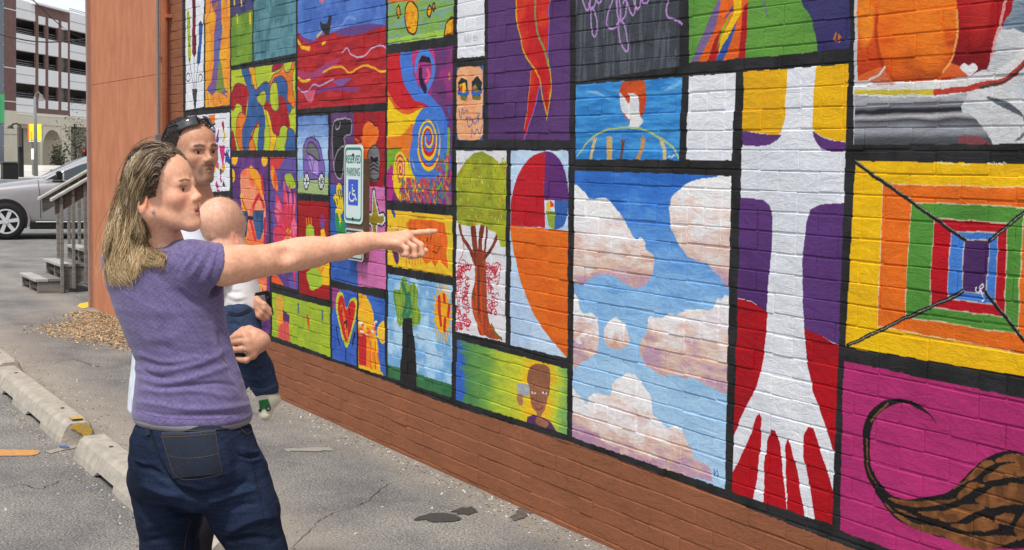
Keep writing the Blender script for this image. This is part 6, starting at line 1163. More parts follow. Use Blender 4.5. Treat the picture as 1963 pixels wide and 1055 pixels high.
def head(fr, s=1., male=False, lipopen=.003, neck=None, bk=1.):
    O, R = fr; T = lambda p: O+R@(np.array(p)*s); r_ = lambda *a: tuple(q*s for q in a); k = lambda v: v*s; L = []
    jw = 1.1 if male else 1.
    L += [Ell(T((-.012+.096*(1-bk), 0, .046)), r_(.096*bk, .073, .079), R, k(.02)), Ell(T((.030, 0, .050)), r_(.058, .061, .056), R, k(.03)), Ell(T((.032, 0, -.022)), r_(.058, .054*jw, .066), R, k(.03))]
    for y in (-1, 1):
        L += [Cap(T((.000, y*.050*jw, -.040)), T((.068, y*.013*jw, -.077)), k(.017), k(.015), k(.025)), Cap(T((-.002, y*.058, .0)), T((.0, y*.051*jw, -.040)), k(.014), k(.016), k(.03)),
              Ell(T((.061, y*.036, -.010)), r_(.022, .022, .020), R, k(.022)), Cap(T((.076, y*.042, .027)), T((.088, y*.014, .028)), k(.008 if not male else .0105), k(.008 if not male else .010), k(.014))]
    L += [Ell(T((.081, 0, -.0805)), r_(.0175, .020*jw, .0155), R, k(.02)), Ell(T((.079, 0, -.046)), r_(.019, .026, .024), R, k(.02)), Ell(T((.074, 0, -.020)), r_(.02, .022, .02), R, k(.02))]
    L += [Ell(T((.093, y*.030, .011)), r_(.0135, .0165, .0095), R, k(.010), True) for y in (-1, 1)]
    L += [Cap(T((.088, 0, .020)), T((.104, 0, -.011)), k(.0075), k(.0085), k(.010)), Ell(T((.105, 0, -.013)), r_(.0095, .010, .0085), R, k(.006))]
    for y in (-1, 1):
        L += [Ell(T((.099, y*.0115, -.018)), r_(.0095, .0065, .0070), R, k(.006)), Cap(T((.083, y*.025, -.0470)), T((.0955, y*.004, -.0425)), k(.0030), k(.0046), k(.005)), Cap(T((.083, y*.023, -.0510)), T((.0945, y*.003, -.0555)), k(.0032), k(.0056), k(.005)),
              Cap(T((.0795, y*.0155, .0145)), T((.0845, y*.030, .0185)), k(.0022), k(.0030), k(.004)), Cap(T((.0845, y*.030, .0185)), T((.0745, y*.046, .0115)), k(.0030), k(.0024), k(.004)), Cap(T((.081, y*.018, .0065)), T((.0765, y*.042, .0050)), k(.0026), k(.0026), k(.006))]
    for y in (-1, 1):
        L += [Ell(T((.1015, y*.0065, -.0235)), r_(.004, .0030, .003), R, k(.003), True)]
        Re = R@np.array([[math.cos(.25), 0, math.sin(.25)], [0, 1, 0], [-math.sin(.25), 0, math.cos(.25)]])@np.array([[math.cos(y*.35), -math.sin(y*.35), 0], [math.sin(y*.35), math.cos(y*.35), 0], [0, 0, 1]])
        L += [Ell(T((-.010, y*.079, -.004)), r_(.0175, .0075, .030), Re, k(.008)), Ell(T((-.007, y*.088, -.002)), r_(.0105, .007, .020), Re, k(.005), True), Cap(T((.003, y*.0735, -.008)), T((.003, y*.0740, -.017)), k(.0045), k(.0045), k(.004))]
    if lipopen: L += [Cap(T((.090, -.012, -.0492)), T((.104, 0, -.0492)), k(lipopen*.6), k(lipopen), k(.003), True), Cap(T((.090, .012, -.0492)), T((.104, 0, -.0492)), k(lipopen*.6), k(lipopen), k(.003), True)]
    if neck is not None: L += neck
    return L
def headcol(v, fr, s, base, male=False, lip=(.50, .17, .15), brow=(.07, .045, .03), blush=.5, stub=0.):
    O, R = fr; q = ((v-O)@R)/s; c = np.broadcast_to(lin(base), (len(v), 3)).copy(); g = lambda cx, cy, cz, rx, ry, rz, p=2: np.exp(-((((q[:, 0]-cx)/rx)**2+((np.abs(q[:, 1])-cy)/ry)**2+((q[:, 2]-cz)/rz)**2))**p)
    mix = lambda w, col: c.__setitem__(slice(None), c*(1-w[:, None])+np.array(col)*w[:, None])
    mix(blush*.5*g(.07, .035, -.018, .03, .024, .020, 1), c.mean(0)*np.array([1.15, .68, .66])); mix(blush*.4*g(.11, .0, -.015, .015, .014, .012, 1), c.mean(0)*np.array([1.12, .70, .66])); mix(.45*g(-.008, .085, .0, .03, .016, .035), c.mean(0)*np.array([1.12, .58, .50]))
    mix(.30*g(.085, .030, .012, .02, .02, .014, 1), c.mean(0)*np.array([.62, .45, .42]))
    if stub:
        m = np.clip((-.012-q[:, 2])/.02, 0, 1)*np.clip((q[:, 0]+.005)/.02, 0, 1)*np.clip((q[:, 2]+.115)/.02, 0, 1)*np.clip(1.1-g(.085, .035, -.02, .03, .022, .02), 0, 1); mix(stub*.5*m, (.12, .085, .07))
        mix(stub*.85*g(.095, .010, -.0345, .02, .016, .0055), (.05, .035, .03)); mix(stub*.8*g(.08, .0, -.078, .025, .018, .016), (.06, .045, .038)); mix(stub*.6*g(.085, .026, -.055, .02, .006, .022), (.07, .05, .04))
    mix(.85*g(.094, .0, -.0435, .018, .019, .0055), lip); mix(.85*g(.092, .0, -.0560, .018, .017, .0065), lip)
    mix(.85*g(.095, .0, -.0492, .012, .013, .0019), (.09, .025, .022)); mix(.5*g(.102, .0065, -.0225, .006, .003, .003), c.mean(0)*.4)
    sp_ = pnoise(q, 90, 77, 2)*.035+pnoise(q, 420, 78, 1)*.035; c[:] = c*(1+sp_[:, None]*np.array([.8, 1.1, 1.2]))
    mix(.75*g(.082, .031, .0185, .012, .017, .0026), (.05, .035, .03))
    for cy, cz, ry in ((.018, .0315, .009), (.028, .0345, .010), (.040, .0325, .009)): mix(.9*g(.085, cy, cz, .03, ry, .0036 if not male else .0058), brow)
    return c
def eyes(fr, s, parent, iris=(60, 44, 34), gaze=0.):
    O, R = fr; mw = mat('eye_white', (214, 206, 200), .25, .02, 20); mi = mat('iris', iris, .2, .05, 20)
    for y in (-1, 1):
        c = O+R@(np.array((.0715, y*.0305, .0115))*s); r = .0122*s; b = MB(); n = 12
        for kk in range(n+1):
            ph = math.pi*kk/n
            for j in range(16): th = 2*math.pi*j/16; b.v.append(tuple(c+r*np.array([math.sin(ph)*math.cos(th), math.sin(ph)*math.sin(th), math.cos(ph)])))
        b.f = [(kk*16+j, (kk+1)*16+j, (kk+1)*16+(j+1) % 16, kk*16+(j+1) % 16) for kk in range(n) for j in range(16)]; e = b.build('eye', mw, parent, smooth=True)
        d = R@np.array([math.cos(gaze), math.sin(gaze), -.05]); b = MB(); b.tube([c+d*(r-.0009), c+d*(r+.0012)], [.0062*s, .0044*s], 14); b.build('iris', mi, e)
def part(name, prims, h, m, col, parent, fl=None, tc_=None, fn=None, sm=True):
    v, f = mesh_field(prims, h)
    n = vnorm(v, f)
    if fn is not None: v = fn(v, n); n = vnorm(v, f)
    if fl: v = folds(v, n, fl, tc_)
    c = col(v) if callable(col) else np.broadcast_to(lin(col), (len(v), 3))
    me = mesh(name, v, f, m, sm); colour(me, c); o = link(name, me, parent); return o, v, f
def fuzz(name, vn, n, ln, rad, cols, parent, seed=5, lay=.5):
    v, nn = vn; R_ = np.random.default_rng(seed); ix = R_.integers(0, len(v), n); p = v[ix]+R_.normal(0, .0015, (n, 3)); d = nn[ix]+R_.normal(0, lay, (n, 3)); d /= np.linalg.norm(d, axis=1)[:, None]; l = ln*R_.uniform(.5, 1.4, n)[:, None]
    u = np.cross(d, [.3, .5, .8]); u /= np.linalg.norm(u, axis=1)[:, None]; a = p+u*rad; b = p-u*rad*.5+np.cross(d, u)*rad; c = p-u*rad*.5-np.cross(d, u)*rad; t = p+d*l
    V = np.stack([a, b, c, t], 1).reshape(-1, 3); k = np.arange(n)*4; f = np.concatenate([np.stack([k, k+1, k+3], 1), np.stack([k+1, k+2, k+3], 1), np.stack([k+2, k, k+3], 1)]); me = mesh(name, V, f, M_hair); colour(me, np.repeat(lin(cols)[None]*R_.uniform(.6, 1.5, (n, 1)), 4, 0)); return tag(link(name, me, parent), kind='stuff')
def finger(pts, r, k=.006): return chain(pts, [r*1.08, r*1.0, r*.94, r*.82][:len(pts)], k)
# ------------------------------------------------------------------ people
def local_axes(px, py=500):
    r = ray(px, py); c = -np.array([r[0], r[1], 0]); c /= np.linalg.norm(c); right = np.cross(np.array([0, 0, 1.]), c)      # towards camera, image right
    return c, right
def dirn(c, r, deg):           # heading: 0 = image right, 90 = away, -90 = towards the camera
    a = math.radians(deg); return r*math.cos(a)-c*math.sin(a)
def hand_prims(wr, mcps, fingers, thumb, thick=.013, k=.010, wrr=.024):
    """palm from the wrist to four knuckles, fingers and thumb as jointed chains"""
    L = []
    for m in mcps: L.append(Cap(wr+(np.array(m)-wr)*.12, m, wrr*.72, thick*.86, .012))
    for a, b in zip(mcps[:-1], mcps[1:]): L.append(Cap(a, b, thick*.84, thick*.84, .008)); L.append(Cap(wr+(np.array(a)-wr)*.5, wr+(np.array(b)-wr)*.5, thick*.95, thick*.95, .010))
    for p, r in fingers: L += finger(p, r, .0045)
    L += [Cap(thumb[0][0], thumb[0][1], thick*1.05, thumb[1]*1.1, .010)]+finger(thumb[0][1:], thumb[1], .006)
    return L
# ---- the pointing woman
c_, r_ = local_axes(340); DW = 3.36
wm = empty('person', (*P(370, 800, 3.42)[:2], 0)); tag(wm, 'woman in purple t-shirt and dark jeans pointing at the mural with her right arm', 'person')
Pw = lambda x, y, dz=0.: P(x, y, DW+dz)
hf = dirn(c_, r_, -27); SWM = .95; hfr0 = frame((0, 0, 0), hf, math.radians(10), math.radians(0)); hfr = (Pw(352, 362, -.05)-hfr0[1]@(np.array((.085, -.032, .012))*SWM), hfr0[1])
tf = dirn(c_, r_, 50); tl = np.cross(np.array([0, 0, 1.]), tf)                        # torso faces away and to the right
nk = [Cap(hfr[0]+hfr[1]@np.array((-.022, 0, -.045)), Pw(308, 474, .05), .049, .053, .02), Cap(Pw(303, 474, .05), Pw(309, 505, .05), .058, .085, .03)]
for y in (-1, 1): nk.append(Cap(hfr[0]+hfr[1]@np.array((-.010, y*.060, -.035)), Pw(325+y*-14, 476, .03-.02*y), .012, .013, .02))
arm = [((374, 508), -.03, .022), ((402, 510), -.03, .028), ((417, 509.5), -.03, .0425), ((432, 509.5), -.02, .0455), ((465, 505.5), .01, .0425), ((502, 501), .045, .0370), ((535, 495), .075, .0358), ((560, 489.5), .095, .0368), ((580, 486), .11, .0368), ((604, 483), .125, .0352), ((655, 474), .165, .0300), ((690, 466.5), .195, .0248), ((706, 463), .205, .0232)]
apts = [Pw(x, y, dz) for (x, y), dz, r in arm]; ars = [r for *_, r in arm]
armp = chain(apts, ars, .02); armp += [Ell(Pw(551, 486, .036), (.020, .013, .012), k=.03, sub=True)]
wr = apts[-1]; K = lambda x, y, dz: P(x, y, 3.60+dz)
mc_i, mc_m, mc_r, mc_p = K(779, 449, .035), K(783, 455, .012), K(774, 462, -.012), K(762, 467, -.034)
fing = [([mc_i, K(805, 446, .045), K(822, 444.5, .05), K(835, 443.5, .055)], .0080), ([mc_m, K(807, 470, .012), K(809, 488, .012), K(797, 492, .022)], .0084), ([mc_r, K(794, 474, -.014), K(795, 491, -.014), K(785, 493, .0)], .0082), ([mc_p, K(779.5, 477, -.034), K(779, 488, -.034), K(771, 489, -.022)], .0080)]
hp = hand_prims(wr, [mc_i, mc_m, mc_r, mc_p], fing, ([K(735, 468, .03), K(770, 478, .045), K(795, 484, .04), K(815, 481, .04)], .0095), .0125)
far_arm = chain([Pw(232, 500, .22), Pw(262, 600, .36), Pw(330, 640, .40)], [.05, .04, .035], .02)+chain([Pw(330, 640, .40), Pw(385, 610, .36), Pw(405, 600, .34)], [.034, .025, .026], .02)
trunkst = [(500, 303, .125, .075), (560, 316, .120, .08), (640, 338, .105, .082), (700, 357, .100, .08), (760, 366, .115, .095), (830, 370, .128, .105), (925, 380, .12, .10)]
def lstat(lst, dz): return [(*Pw(cx, y, dz), a, b) for y, cx, a, b in lst]
def fbody(v, n): return v
hips = [(900, 375)]
legL = [Pw(322, 905, .13), Pw(325, 1060, .12), Pw(335, 1190, .10), Pw(330, 1350, .14), Pw(322, 1520, .16)]; legR = [Pw(432, 905, .03), Pw(492, 1060, .02), Pw(512, 1200, .0), Pw(516, 1360, .04), Pw(512, 1520, .06)]; lr = [.062, .060, .050, .045, .036]
for q in (legL, legR): q[-1][2] = .09
feet = []
for q in (legL, legR):
    an = q[-1]; feet += [Cap(an+(0, 0, -.03), an+tf*.13+np.array([0, 0, -.055]), .034, .028, .02), Cap(an+(0, 0, -.03), an-tf*.04+np.array([0, 0, -.055]), .034, .03, .02)]
body = head(hfr, SWM, neck=nk, bk=.87, lipopen=.0042)+armp+hp+far_arm+[Loft(lstat(trunkst, .06), tl, tf, .03)]+chain(legL, lr, .03)+chain(legR, lr, .03)+feet
SKW = (228, 172, 142)
def wcol(v): return headcol(v, hfr, SWM, SKW, lip=(.46, .15, .14), brow=(.10, .06, .035), blush=.9)
bo, bv_, bf_ = part('body', body, .0027, M_skin, wcol, wm); eyes(hfr, SWM, wm, (70, 60, 44), -.1)
bvb = bvh_of(bv_, bf_)
# t-shirt
shst = [(468, 296, .085, .07), (480, 300, .135, .085), (500, 305, .163, .103), (540, 314, .158, .112), (590, 324, .141, .115), (640, 338, .133, .110), (690, 356, .127, .104), (720, 362, .133, .11), (760, 367, .144, .122), (790, 369, .150, .13), (806, 370, .152, .133)]
sho = [Cap(Pw(258, 500, .19), Pw(372, 508, -.02), .050, .050, .03), Cap(Pw(305, 486, .08), Pw(365, 498, .0), .030, .038, .03), Cap(Pw(366, 510, -.03), Pw(438, 509.5, -.022), .0575, .0545, .03), Cap(Pw(245, 505, .20), Pw(258, 570, .30), .066, .060, .03)]
ax = apts[4]-apts[1]; ax /= np.linalg.norm(ax)
shirt = [Loft(lstat(shst, .06), tl, tf, .02)]+sho+[Half(Pw(416, 510, -.03), ax+np.array([0, 0, -.26]), .084, .003), Cap(Pw(404, 508.7, -.03), Pw(445, 509.5, -.02), .038, .0490, .003, True)]
FS = [([(250, 702), (300, 712), (350, 706), (400, 690), (432, 672)], 7, .007), ([(262, 722), (310, 735), (360, 728), (410, 712), (440, 700)], 6, .006), ([(262, 745), (320, 752), (380, 750), (440, 762)], 6, .006), ([(262, 700), (300, 722), (330, 724)], 4, -.005), ([(300, 745), (360, 740), (420, 735), (450, 742)], 4, -.006),
      ([(258, 770), (300, 776), (360, 785), (430, 783), (474, 776)], 5, .006), ([(256, 785), (320, 796), (400, 797), (476, 792)], 4, -.005), ([(430, 620), (438, 660), (452, 700), (466, 730)], 6, .006), ([(420, 640), (430, 680), (448, 720)], 5, -.007), ([(410, 655), (425, 700), (445, 740), (455, 760)], 6, .004),
      ([(395, 480), (382, 505), (366, 530)], 4, .004), ([(404, 484), (392, 512), (378, 540)], 3, -.003), ([(412, 490), (401, 520), (388, 548)], 4, .003), ([(380, 476), (362, 500), (345, 520)], 5, .005), ([(371, 480), (356, 502), (340, 526)], 4, -.005), ([(350, 478), (335, 498), (322, 520)], 5, .004), 
      ([(240, 560), (280, 590), (330, 600)], 12, .003), ([(250, 630), (300, 650), (350, 640)], 12, .003), ([(330, 560), (380, 580), (415, 575)], 9, -.004), ([(300, 660), (350, 676), (400, 668)], 9, -.003), ([(270, 680), (320, 694), (380, 686)], 5, .005), ([(345, 545), (370, 565), (400, 566)], 6, .004), ([(290, 540), (310, 590), (300, 640)], 14, .003), ([(360, 600), (390, 640), (400, 680)], 12, .003)]
def shirtfn(v, n):
    return v+n*(pnoise(v, 30, 3)*.0011+pnoise(v*np.array([1, 1, 2.2]), 55, 4)*.0006)[:, None]
def shcol(v):
    w = pnoise(v*np.array([1, 1, 3.5]), 190, 5, 1)*.08+pnoise(v, 620, 6, 1)*.12+pnoise(v*np.array([1, 1, 4]), 400, 7, 1)*.10; c = lin((104, 94, 134))[None]*(1+w)[:, None]; return np.clip(c, 0, 1)
so, sv, sf = part('t_shirt', shirt, .0034, M_cloth, shcol, wm, FS, c_, shirtfn)
bvs = bvh_of(sv, sf)
M_hem = mat('purple_rib', (94, 74, 136), .9, .15, 300, .0005, 500)
seam('sleeve_hem_stitching', bvs, [(418, 474), (411, 500), (405, 525), (400, 540)], 1.2, .001, M_hem, wm); seam('hem_stitching', bvs, [(262, 788), (300, 799), (360, 804), (420, 803), (474, 795)], 1.2, .001, M_hem, wm)
# grey undershirt edge and jeans
und = [Loft(lstat([(785, 369, .146, .128), (800, 369.5, .1475, .129), (814, 370, .147, .129)], .06), tl, tf, .01)]
part('undershirt', und, .004, M_cot, (128, 126, 130), wm)
jst = [(806, 370, .140, .122), (818, 370.5, .147, .128), (840, 371, .155, .137), (870, 373, .156, .140), (900, 376, .158, .142), (930, 380, .158, .136), (958, 386, .155, .125)]
LJ = [(P(316, 915, 3.50), .094), (P(324, 990, 3.49), .078), (P(326, 1060, 3.48), .070), (P(336, 1190, 3.46), .072), (P(333, 1340, 3.50), .066), (np.array([*P(325, 1500, 3.52)[:2], .05]), .062)]
RJ = [(P(440, 915, 3.39), .100), (P(468, 985, 3.385), .080), (P(496, 1060, 3.38), .0665), (P(511, 1195, 3.36), .072), (P(515, 1350, 3.40), .066), (np.array([*P(513, 1510, 3.42)[:2], .05]), .062)]
jeans = [Loft(lstat(jst, .06), tl, tf, .03, pw=2.2), Ell(Pw(312, 893, .05), (.078, .070, .085), k=.05), Ell(Pw(394, 893, -.05), (.090, .070, .09), k=.05)]+chain([q[0] for q in LJ], [q[1] for q in LJ], .03)+chain([q[0] for q in RJ], [q[1] for q in RJ], .03)
FJ = [([(285, 812), (292, 850), (306, 890), (330, 925), (360, 950), (396, 962)], 4, -0.0102), ([(330, 935), (380, 950), (420, 945), (470, 925)], 6, -0.0102), ([(400, 965), (440, 950), (490, 940)], 7, 0.0085), ([(270, 893), (300, 905), (330, 930)], 5, -0.0102), ([(262, 880), (280, 892)], 4, 0.0085), ([(275, 930), (310, 945), (350, 952)], 6, 0.0085), ([(272, 960), (310, 965), (350, 985)], 6, -0.0085), ([(285, 1010), (320, 1000), (370, 985)], 7, 0.0085),
      ([(420, 985), (450, 970), (500, 965)], 7, -0.0068), ([(440, 1020), (480, 1000), (525, 990)], 7, 0.0085), ([(276, 1040), (320, 1030), (370, 1010)], 6, -0.0068), ([(460, 860), (480, 868), (496, 866)], 4, 0.0068), ([(462, 880), (480, 885), (500, 880)], 4, 0.0068), ([(458, 872), (478, 878), (498, 874)], 3, -0.0068), ([(430, 1040), (480, 1030), (530, 1035)], 6, -0.0068), ([(395, 985), (388, 1020), (380, 1050)], 5, -0.0085)]
def jcol(v):
    px = proj(v); w = pnoise(v, 30, 8)*.20+pnoise(v*np.array([1, 1, 3]), 120, 9, 1)*.16; c = lin((27, 36, 55))[None]*(1+w)[:, None]
    fade = np.exp(-(((px[:, 0]-440)/70)**2+((px[:, 1]-930)/60)**2))*.6+np.exp(-(((px[:, 0]-310)/40)**2+((px[:, 1]-920)/50)**2))*.4+np.exp(-(((px[:, 0]-370)/50)**2+((px[:, 1]-850)/22)**2))*.5
    return np.clip(c*(1+fade[:, None]*.9), 0, 1)
jo, jv, jf = part('jeans', jeans, .0036, M_den, jcol, wm, FJ, c_, lambda v, n: v+n*(pnoise(v, 34, 12)*.0022+pnoise(v*np.array([1, 1, 2.]), 80, 13)*.0009)[:, None])
bvj = bvh_of(jv, jf); M_pk = mat('denim_pocket', (23, 31, 47), .92, .34, 200, .0008, 500); M_ss = mat('dark_seam_thread', (66, 54, 44), .8, .2, 400); M_sd = mat('denim_seam_edge', (15, 20, 32), .85, .2, 300, .0006, 500); M_lt = mat('worn_denim_edge', (54, 68, 94), .85, .2, 300)
pk = decal('back_pocket', bvj, [(311, 834), (412, 829), (425, 908), (333, 917)], 14, 12, .0028, M_pk, wm)
for a in ([(311, 835), (360, 834), (412, 829)], [(412, 829), (418, 870), (425, 908)], [(425, 908), (385, 917), (350, 918), (334, 905)], [(334, 905), (322, 870), (311, 835)], [(322, 873), (350, 879), (390, 877), (419, 870)], [(312, 839), (360, 838), (412, 833)]): seam('pocket_stitching', bvj, a, 1.3, .0036, M_ss, pk)
seam('pocket_edge', bvj, [(311, 832), (360, 832), (413, 827)], 1.6, .0038, M_lt, pk)
wb = decal('waistband', bvj, (smooth([(262, 810), (300, 815), (360, 819), (420, 817), (470, 811)], 5, False), smooth([(262, 818), (300, 824), (360, 829), (420, 826), (472, 819)], 5, False)), 0, 3, .003, M_pk, wm)
if wb: seam('waistband_stitching', bvj, [(257, 816), (300, 823), (360, 828), (420, 825), (480, 816)], 1.0, .004, M_ss, wb)
for a in ([(283, 815), (285, 836)], [(258, 806), (259, 822)]): seam('belt_loop', bvj, a, 6, .006, M_pk, wm)
seam('yoke_seam', bvj, [(291, 818), (290, 845), (303, 878), (330, 920), (358, 948), (392, 962)], 2.0, .002, M_sd, wm); seam('yoke_seam', bvj, [(453, 812), (470, 832), (482, 826)], 1.6, .0025, M_ss, wm); seam('side_seam', bvj, [(470, 835), (482, 880), (492, 930), (505, 990), (520, 1055)], 1.4, .0022, M_sd, wm)
seam('inner_seam', bvj, [(373, 975), (360, 1010), (352, 1055)], 1.4, .0022, M_ss, wm)
part('shoe', [q for q in feet[:2]]+[Cap(legL[-1]+(0, 0, -.05)-tf*.05, legL[-1]+tf*.15+(0, 0, -.06), .042, .036, .02)], .005, M_cot, (60, 56, 56), wm); part('shoe', [q for q in feet[2:]]+[Cap(legR[-1]+(0, 0, -.05)-tf*.05, legR[-1]+tf*.15+(0, 0, -.06), .042, .036, .02)], .005, M_cot, (60, 56, 56), wm)
# jewellery
M_gem = mat('clear_stud', (220, 222, 226), .1, .02, 20, metal=.8)
for x, y, r in ((267.5, 388, .0024), (293, 405, .0048)):
    p = cast(bvb, x, y, .002)
    if p is not None: b = MB(); b.tube([p-c_*.002, p+c_*.003], [r, r*.7], 8); b.build('ear_stud', M_gem, wm)
# hair: scalp shell, then strands
cr_ = hfr[0]; RH = hfr[1]; Th = lambda *p: cr_+RH@np.array(p)
def hcut(): return [Half(Th(.052, 0, .085), RH@np.array((1., 0, -.35)), .2, .012)]
cap_ = [Ell(Th(-.002, 0, .044), (.082, .076, .073), RH, .02), Ell(Th(.010, 0, .056), (.068, .068, .058), RH, .02), Cap(Th(-.016, .0, .02), Th(-.036, 0, -.06), .058, .048, .03), Half(Th(.058, 0, .060), RH@np.array((1., 0, -.12)), .2, .012), Half(Th(.012, 0, .0), RH@np.array((1., 0, -.55)), .13, .012), Ell(Th(.0, -.088, -.012), (.028, .03, .034), RH, .01, True), Ell(Th(.085, 0, .0), (.07, .12, .075), RH, .01, True)]
def hairc(v):
    t = np.clip((v[:, 2]-1.30)/.30, 0, 1)[:, None]; return lin((120, 98, 66))[None]*(1-t)+lin((58, 45, 32))[None]*t
fall = chain([Pw(276, 380, .06), Pw(258, 430, .05), Pw(246, 480, .03), Pw(242, 515, .02)], [.054, .046, .038, .018], .03)
ho_, hv_, hf_ = part('hair', cap_+fall, .0042, M_hair, hairc, wm, None, None, lambda v, n: v+n*(pnoise(v*np.array([1, 1, .35]), 160, 21)*.0022)[:, None])
bvh_ = bvh_of(hv_, hf_); hc = np.array([297., 347.])
def hdepth(x, y, lift=0.):
    d = ray(x, y); dn = np.linalg.norm(d); h, n_, i_, t_ = bvh_.ray_cast(Vector(CAMP), Vector(d/dn))
    h2, n_, i_, t2 = bvs.ray_cast(Vector(CAMP), Vector(d/dn)); t_ = min(t_ if h is not None else 9e9, t2 if h2 is not None else 9e9)
    if t_ < 1e9: return min(t_/dn, DW+.06)-lift*.8
    if y < 430: return DW+.035-lift
    """depth of the hair's outer surface at a pixel"""
    if y < 410: d2 = ((x-hc[0])/775/.080)**2+((y-hc[1])/775/.088)**2; return DW+.03-.092*math.sqrt(max(0., 1-d2))-lift
    return DW+.03-.085*math.sqrt(max(0.06, 1-((x-(300-(y-410)*.45))/775/.10)**2))*max(.45, 1-(y-410)/260.)-lift
guides = [[(357, 306), (338, 289), (308, 281), (272, 292), (246, 322), (234, 365), (221, 420), (204, 478), (199, 520), (214, 548)], [(350, 302), (325, 286), (292, 284), (262, 305), (243, 340), (232, 390), (218, 440), (207, 490), (206, 525), (222, 552)],
          [(340, 302), (315, 290), (285, 300), (260, 330), (246, 368), (236, 415), (222, 465), (215, 510), (221, 545)], [(326, 302), (305, 297), (283, 315), (263, 348), (250, 390), (242, 440), (230, 490), (224, 530), (232, 548)],
          [(313, 310), (296, 309), (280, 326), (264, 358), (254, 398), (249, 445), (240, 495), (232, 540)], [(307, 325), (291, 324), (276, 343), (263, 375), (256, 415), (252, 460), (247, 505), (244, 535)],
          [(306, 342), (292, 345), (278, 362), (266, 388), (256, 425), (254, 470), (250, 510), (244, 538)], [(308, 358), (296, 358), (281, 368), (268, 388), (260, 420), (260, 460), (258, 500), (250, 530)],
          [(304, 372), (294, 368), (280, 372), (268, 385), (264, 410), (262, 440), (262, 470), (260, 500), (254, 524)], [(302, 380), (292, 374), (277, 378), (266, 392), (265, 425), (267, 452), (267, 478), (272, 496), (290, 506)],
          [(330, 292), (300, 279), (268, 286), (242, 312), (231, 350), (226, 392), (209, 440), (196, 485), (196, 525), (210, 550)], [(310, 283), (280, 282), (252, 300), (236, 332), (228, 372), (214, 415), (199, 462), (194, 505), (203, 540)],
          [(345, 296), (318, 281), (286, 279), (256, 296), (238, 325), (230, 365), (216, 415), (202, 465), (197, 512), (208, 546)], [(272, 395), (268, 420), (274, 450), (282, 476), (296, 492), (306, 500), (310, 512)]]
def strands(guides, depthf, n, rad, name, parent, m, root, tip, wave=6.8, spread=3.6, seg=15, seed=3, light=(232, 214, 178)):
    R_ = np.random.default_rng(seed); V, Fc_, Cc = [], [], []; base = 0; rt, tp, lt = lin(root), lin(tip), lin(light); gs = [np.array(smooth([(x, y if y < 500 else 500+(y-500)*.92) for x, y in [(x_ if x_ > 302 else 302+(x_-302)*.87, y_) for x_, y_ in g]], 5, False)) for g in guides]
    clumps = [(int(R_.integers(len(gs))), R_.random(), R_.normal(0, spread, 2), R_.uniform(0, 6.3), R_.uniform(.62, 1.35), R_.random(), R_.random()**2*.013) for _ in range(230)]
    for i in range(n):
        K_ = clumps[int(R_.integers(230))]; a = K_[0]; g1, g2 = gs[a], (gs[a+1] if a < 9 else gs[a]); w = K_[1]; T_ = np.linspace(R_.random()**2*.25, 1-R_.random()**1.2*.30, seg)
        s1 = np.stack([np.interp(T_, np.linspace(0, 1, len(g1)), g1[:, k]) for k in (0, 1)], 1); s2 = np.stack([np.interp(T_, np.linspace(0, 1, len(g2)), g2[:, k]) for k in (0, 1)], 1); q = s1*(1-w)+s2*w
        cl = int(R_.integers(7)); q = q+K_[2]*(.3+.8*T_[:, None])+R_.normal(0, 2.6, 2)*(.5+.9*T_[:, None]); ph = a*1.1+w*1.1+(K_[3]-3.1)*.28+R_.normal(0, .2); am = wave*np.clip((T_-.12)*1.6, 0, 1)
        q[:, 0] += am*np.sin(T_*17+ph); q[:, 1] += am*.5*np.cos(T_*14+ph*1.3); lift = abs(R_.normal(0, .0035))+.001+K_[6]; dj = R_.normal(0, .008)
        pts = np.array([P(x, y, depthf(x, y, lift)+dj*t) for (x, y), t in zip(q, T_)]); pts[:, 2] += R_.normal(0, .0006, seg); r0 = rad*R_.uniform(.6, 1.3); rr2 = r0*np.interp(T_, [0, .1, .7, 1], [.8, 1, 1, .15])
        tg = np.gradient(pts, axis=0); tg /= np.linalg.norm(tg, axis=1)[:, None]+1e-12; u = np.cross(tg, [0.3, .5, .8]); u /= np.linalg.norm(u, axis=1)[:, None]+1e-12; w_ = np.cross(tg, u)
        for kk in range(3):
            an = 2*math.pi*kk/3; V.append(pts+(u*math.cos(an)+w_*math.sin(an))*rr2[:, None])
        b0 = base; jj = np.arange(seg-1)
        for kk in range(3): k2 = (kk+1) % 3; Fc_.append(np.stack([b0+kk*seg+jj, b0+k2*seg+jj, b0+k2*seg+jj+1, b0+kk*seg+jj+1], 1))
        base += 3*seg; tt = np.clip((T_-.25)*1.5+R_.normal(0, .12), 0, 1)[:, None]; cc = rt*(1-tt)+tp*tt; hl = .8 if R_.random() < (.12+.35*(K_[5] > .72)) else 0.; cc = cc*(1-hl)+lt*hl*(.5+.5*tt); cc = cc*R_.uniform(.8, 1.2)*K_[4]; Cc += [cc]*3
    me = mesh(name, np.concatenate(V), np.concatenate(Fc_), m, True); colour(me, np.clip(np.concatenate(Cc), 0, 1)); return link(name, me, parent)
tag(strands(guides, hdepth, 7000, .00082, 'hair_strands', wm, M_hair, (84, 64, 48), (204, 174, 128)), kind='stuff')

tag(strands(guides, hdepth, 420, .0006, 'flyaway_strands', wm, M_hair, (84, 64, 48), (190, 160, 118), wave=7., spread=11., seed=9), kind='stuff')

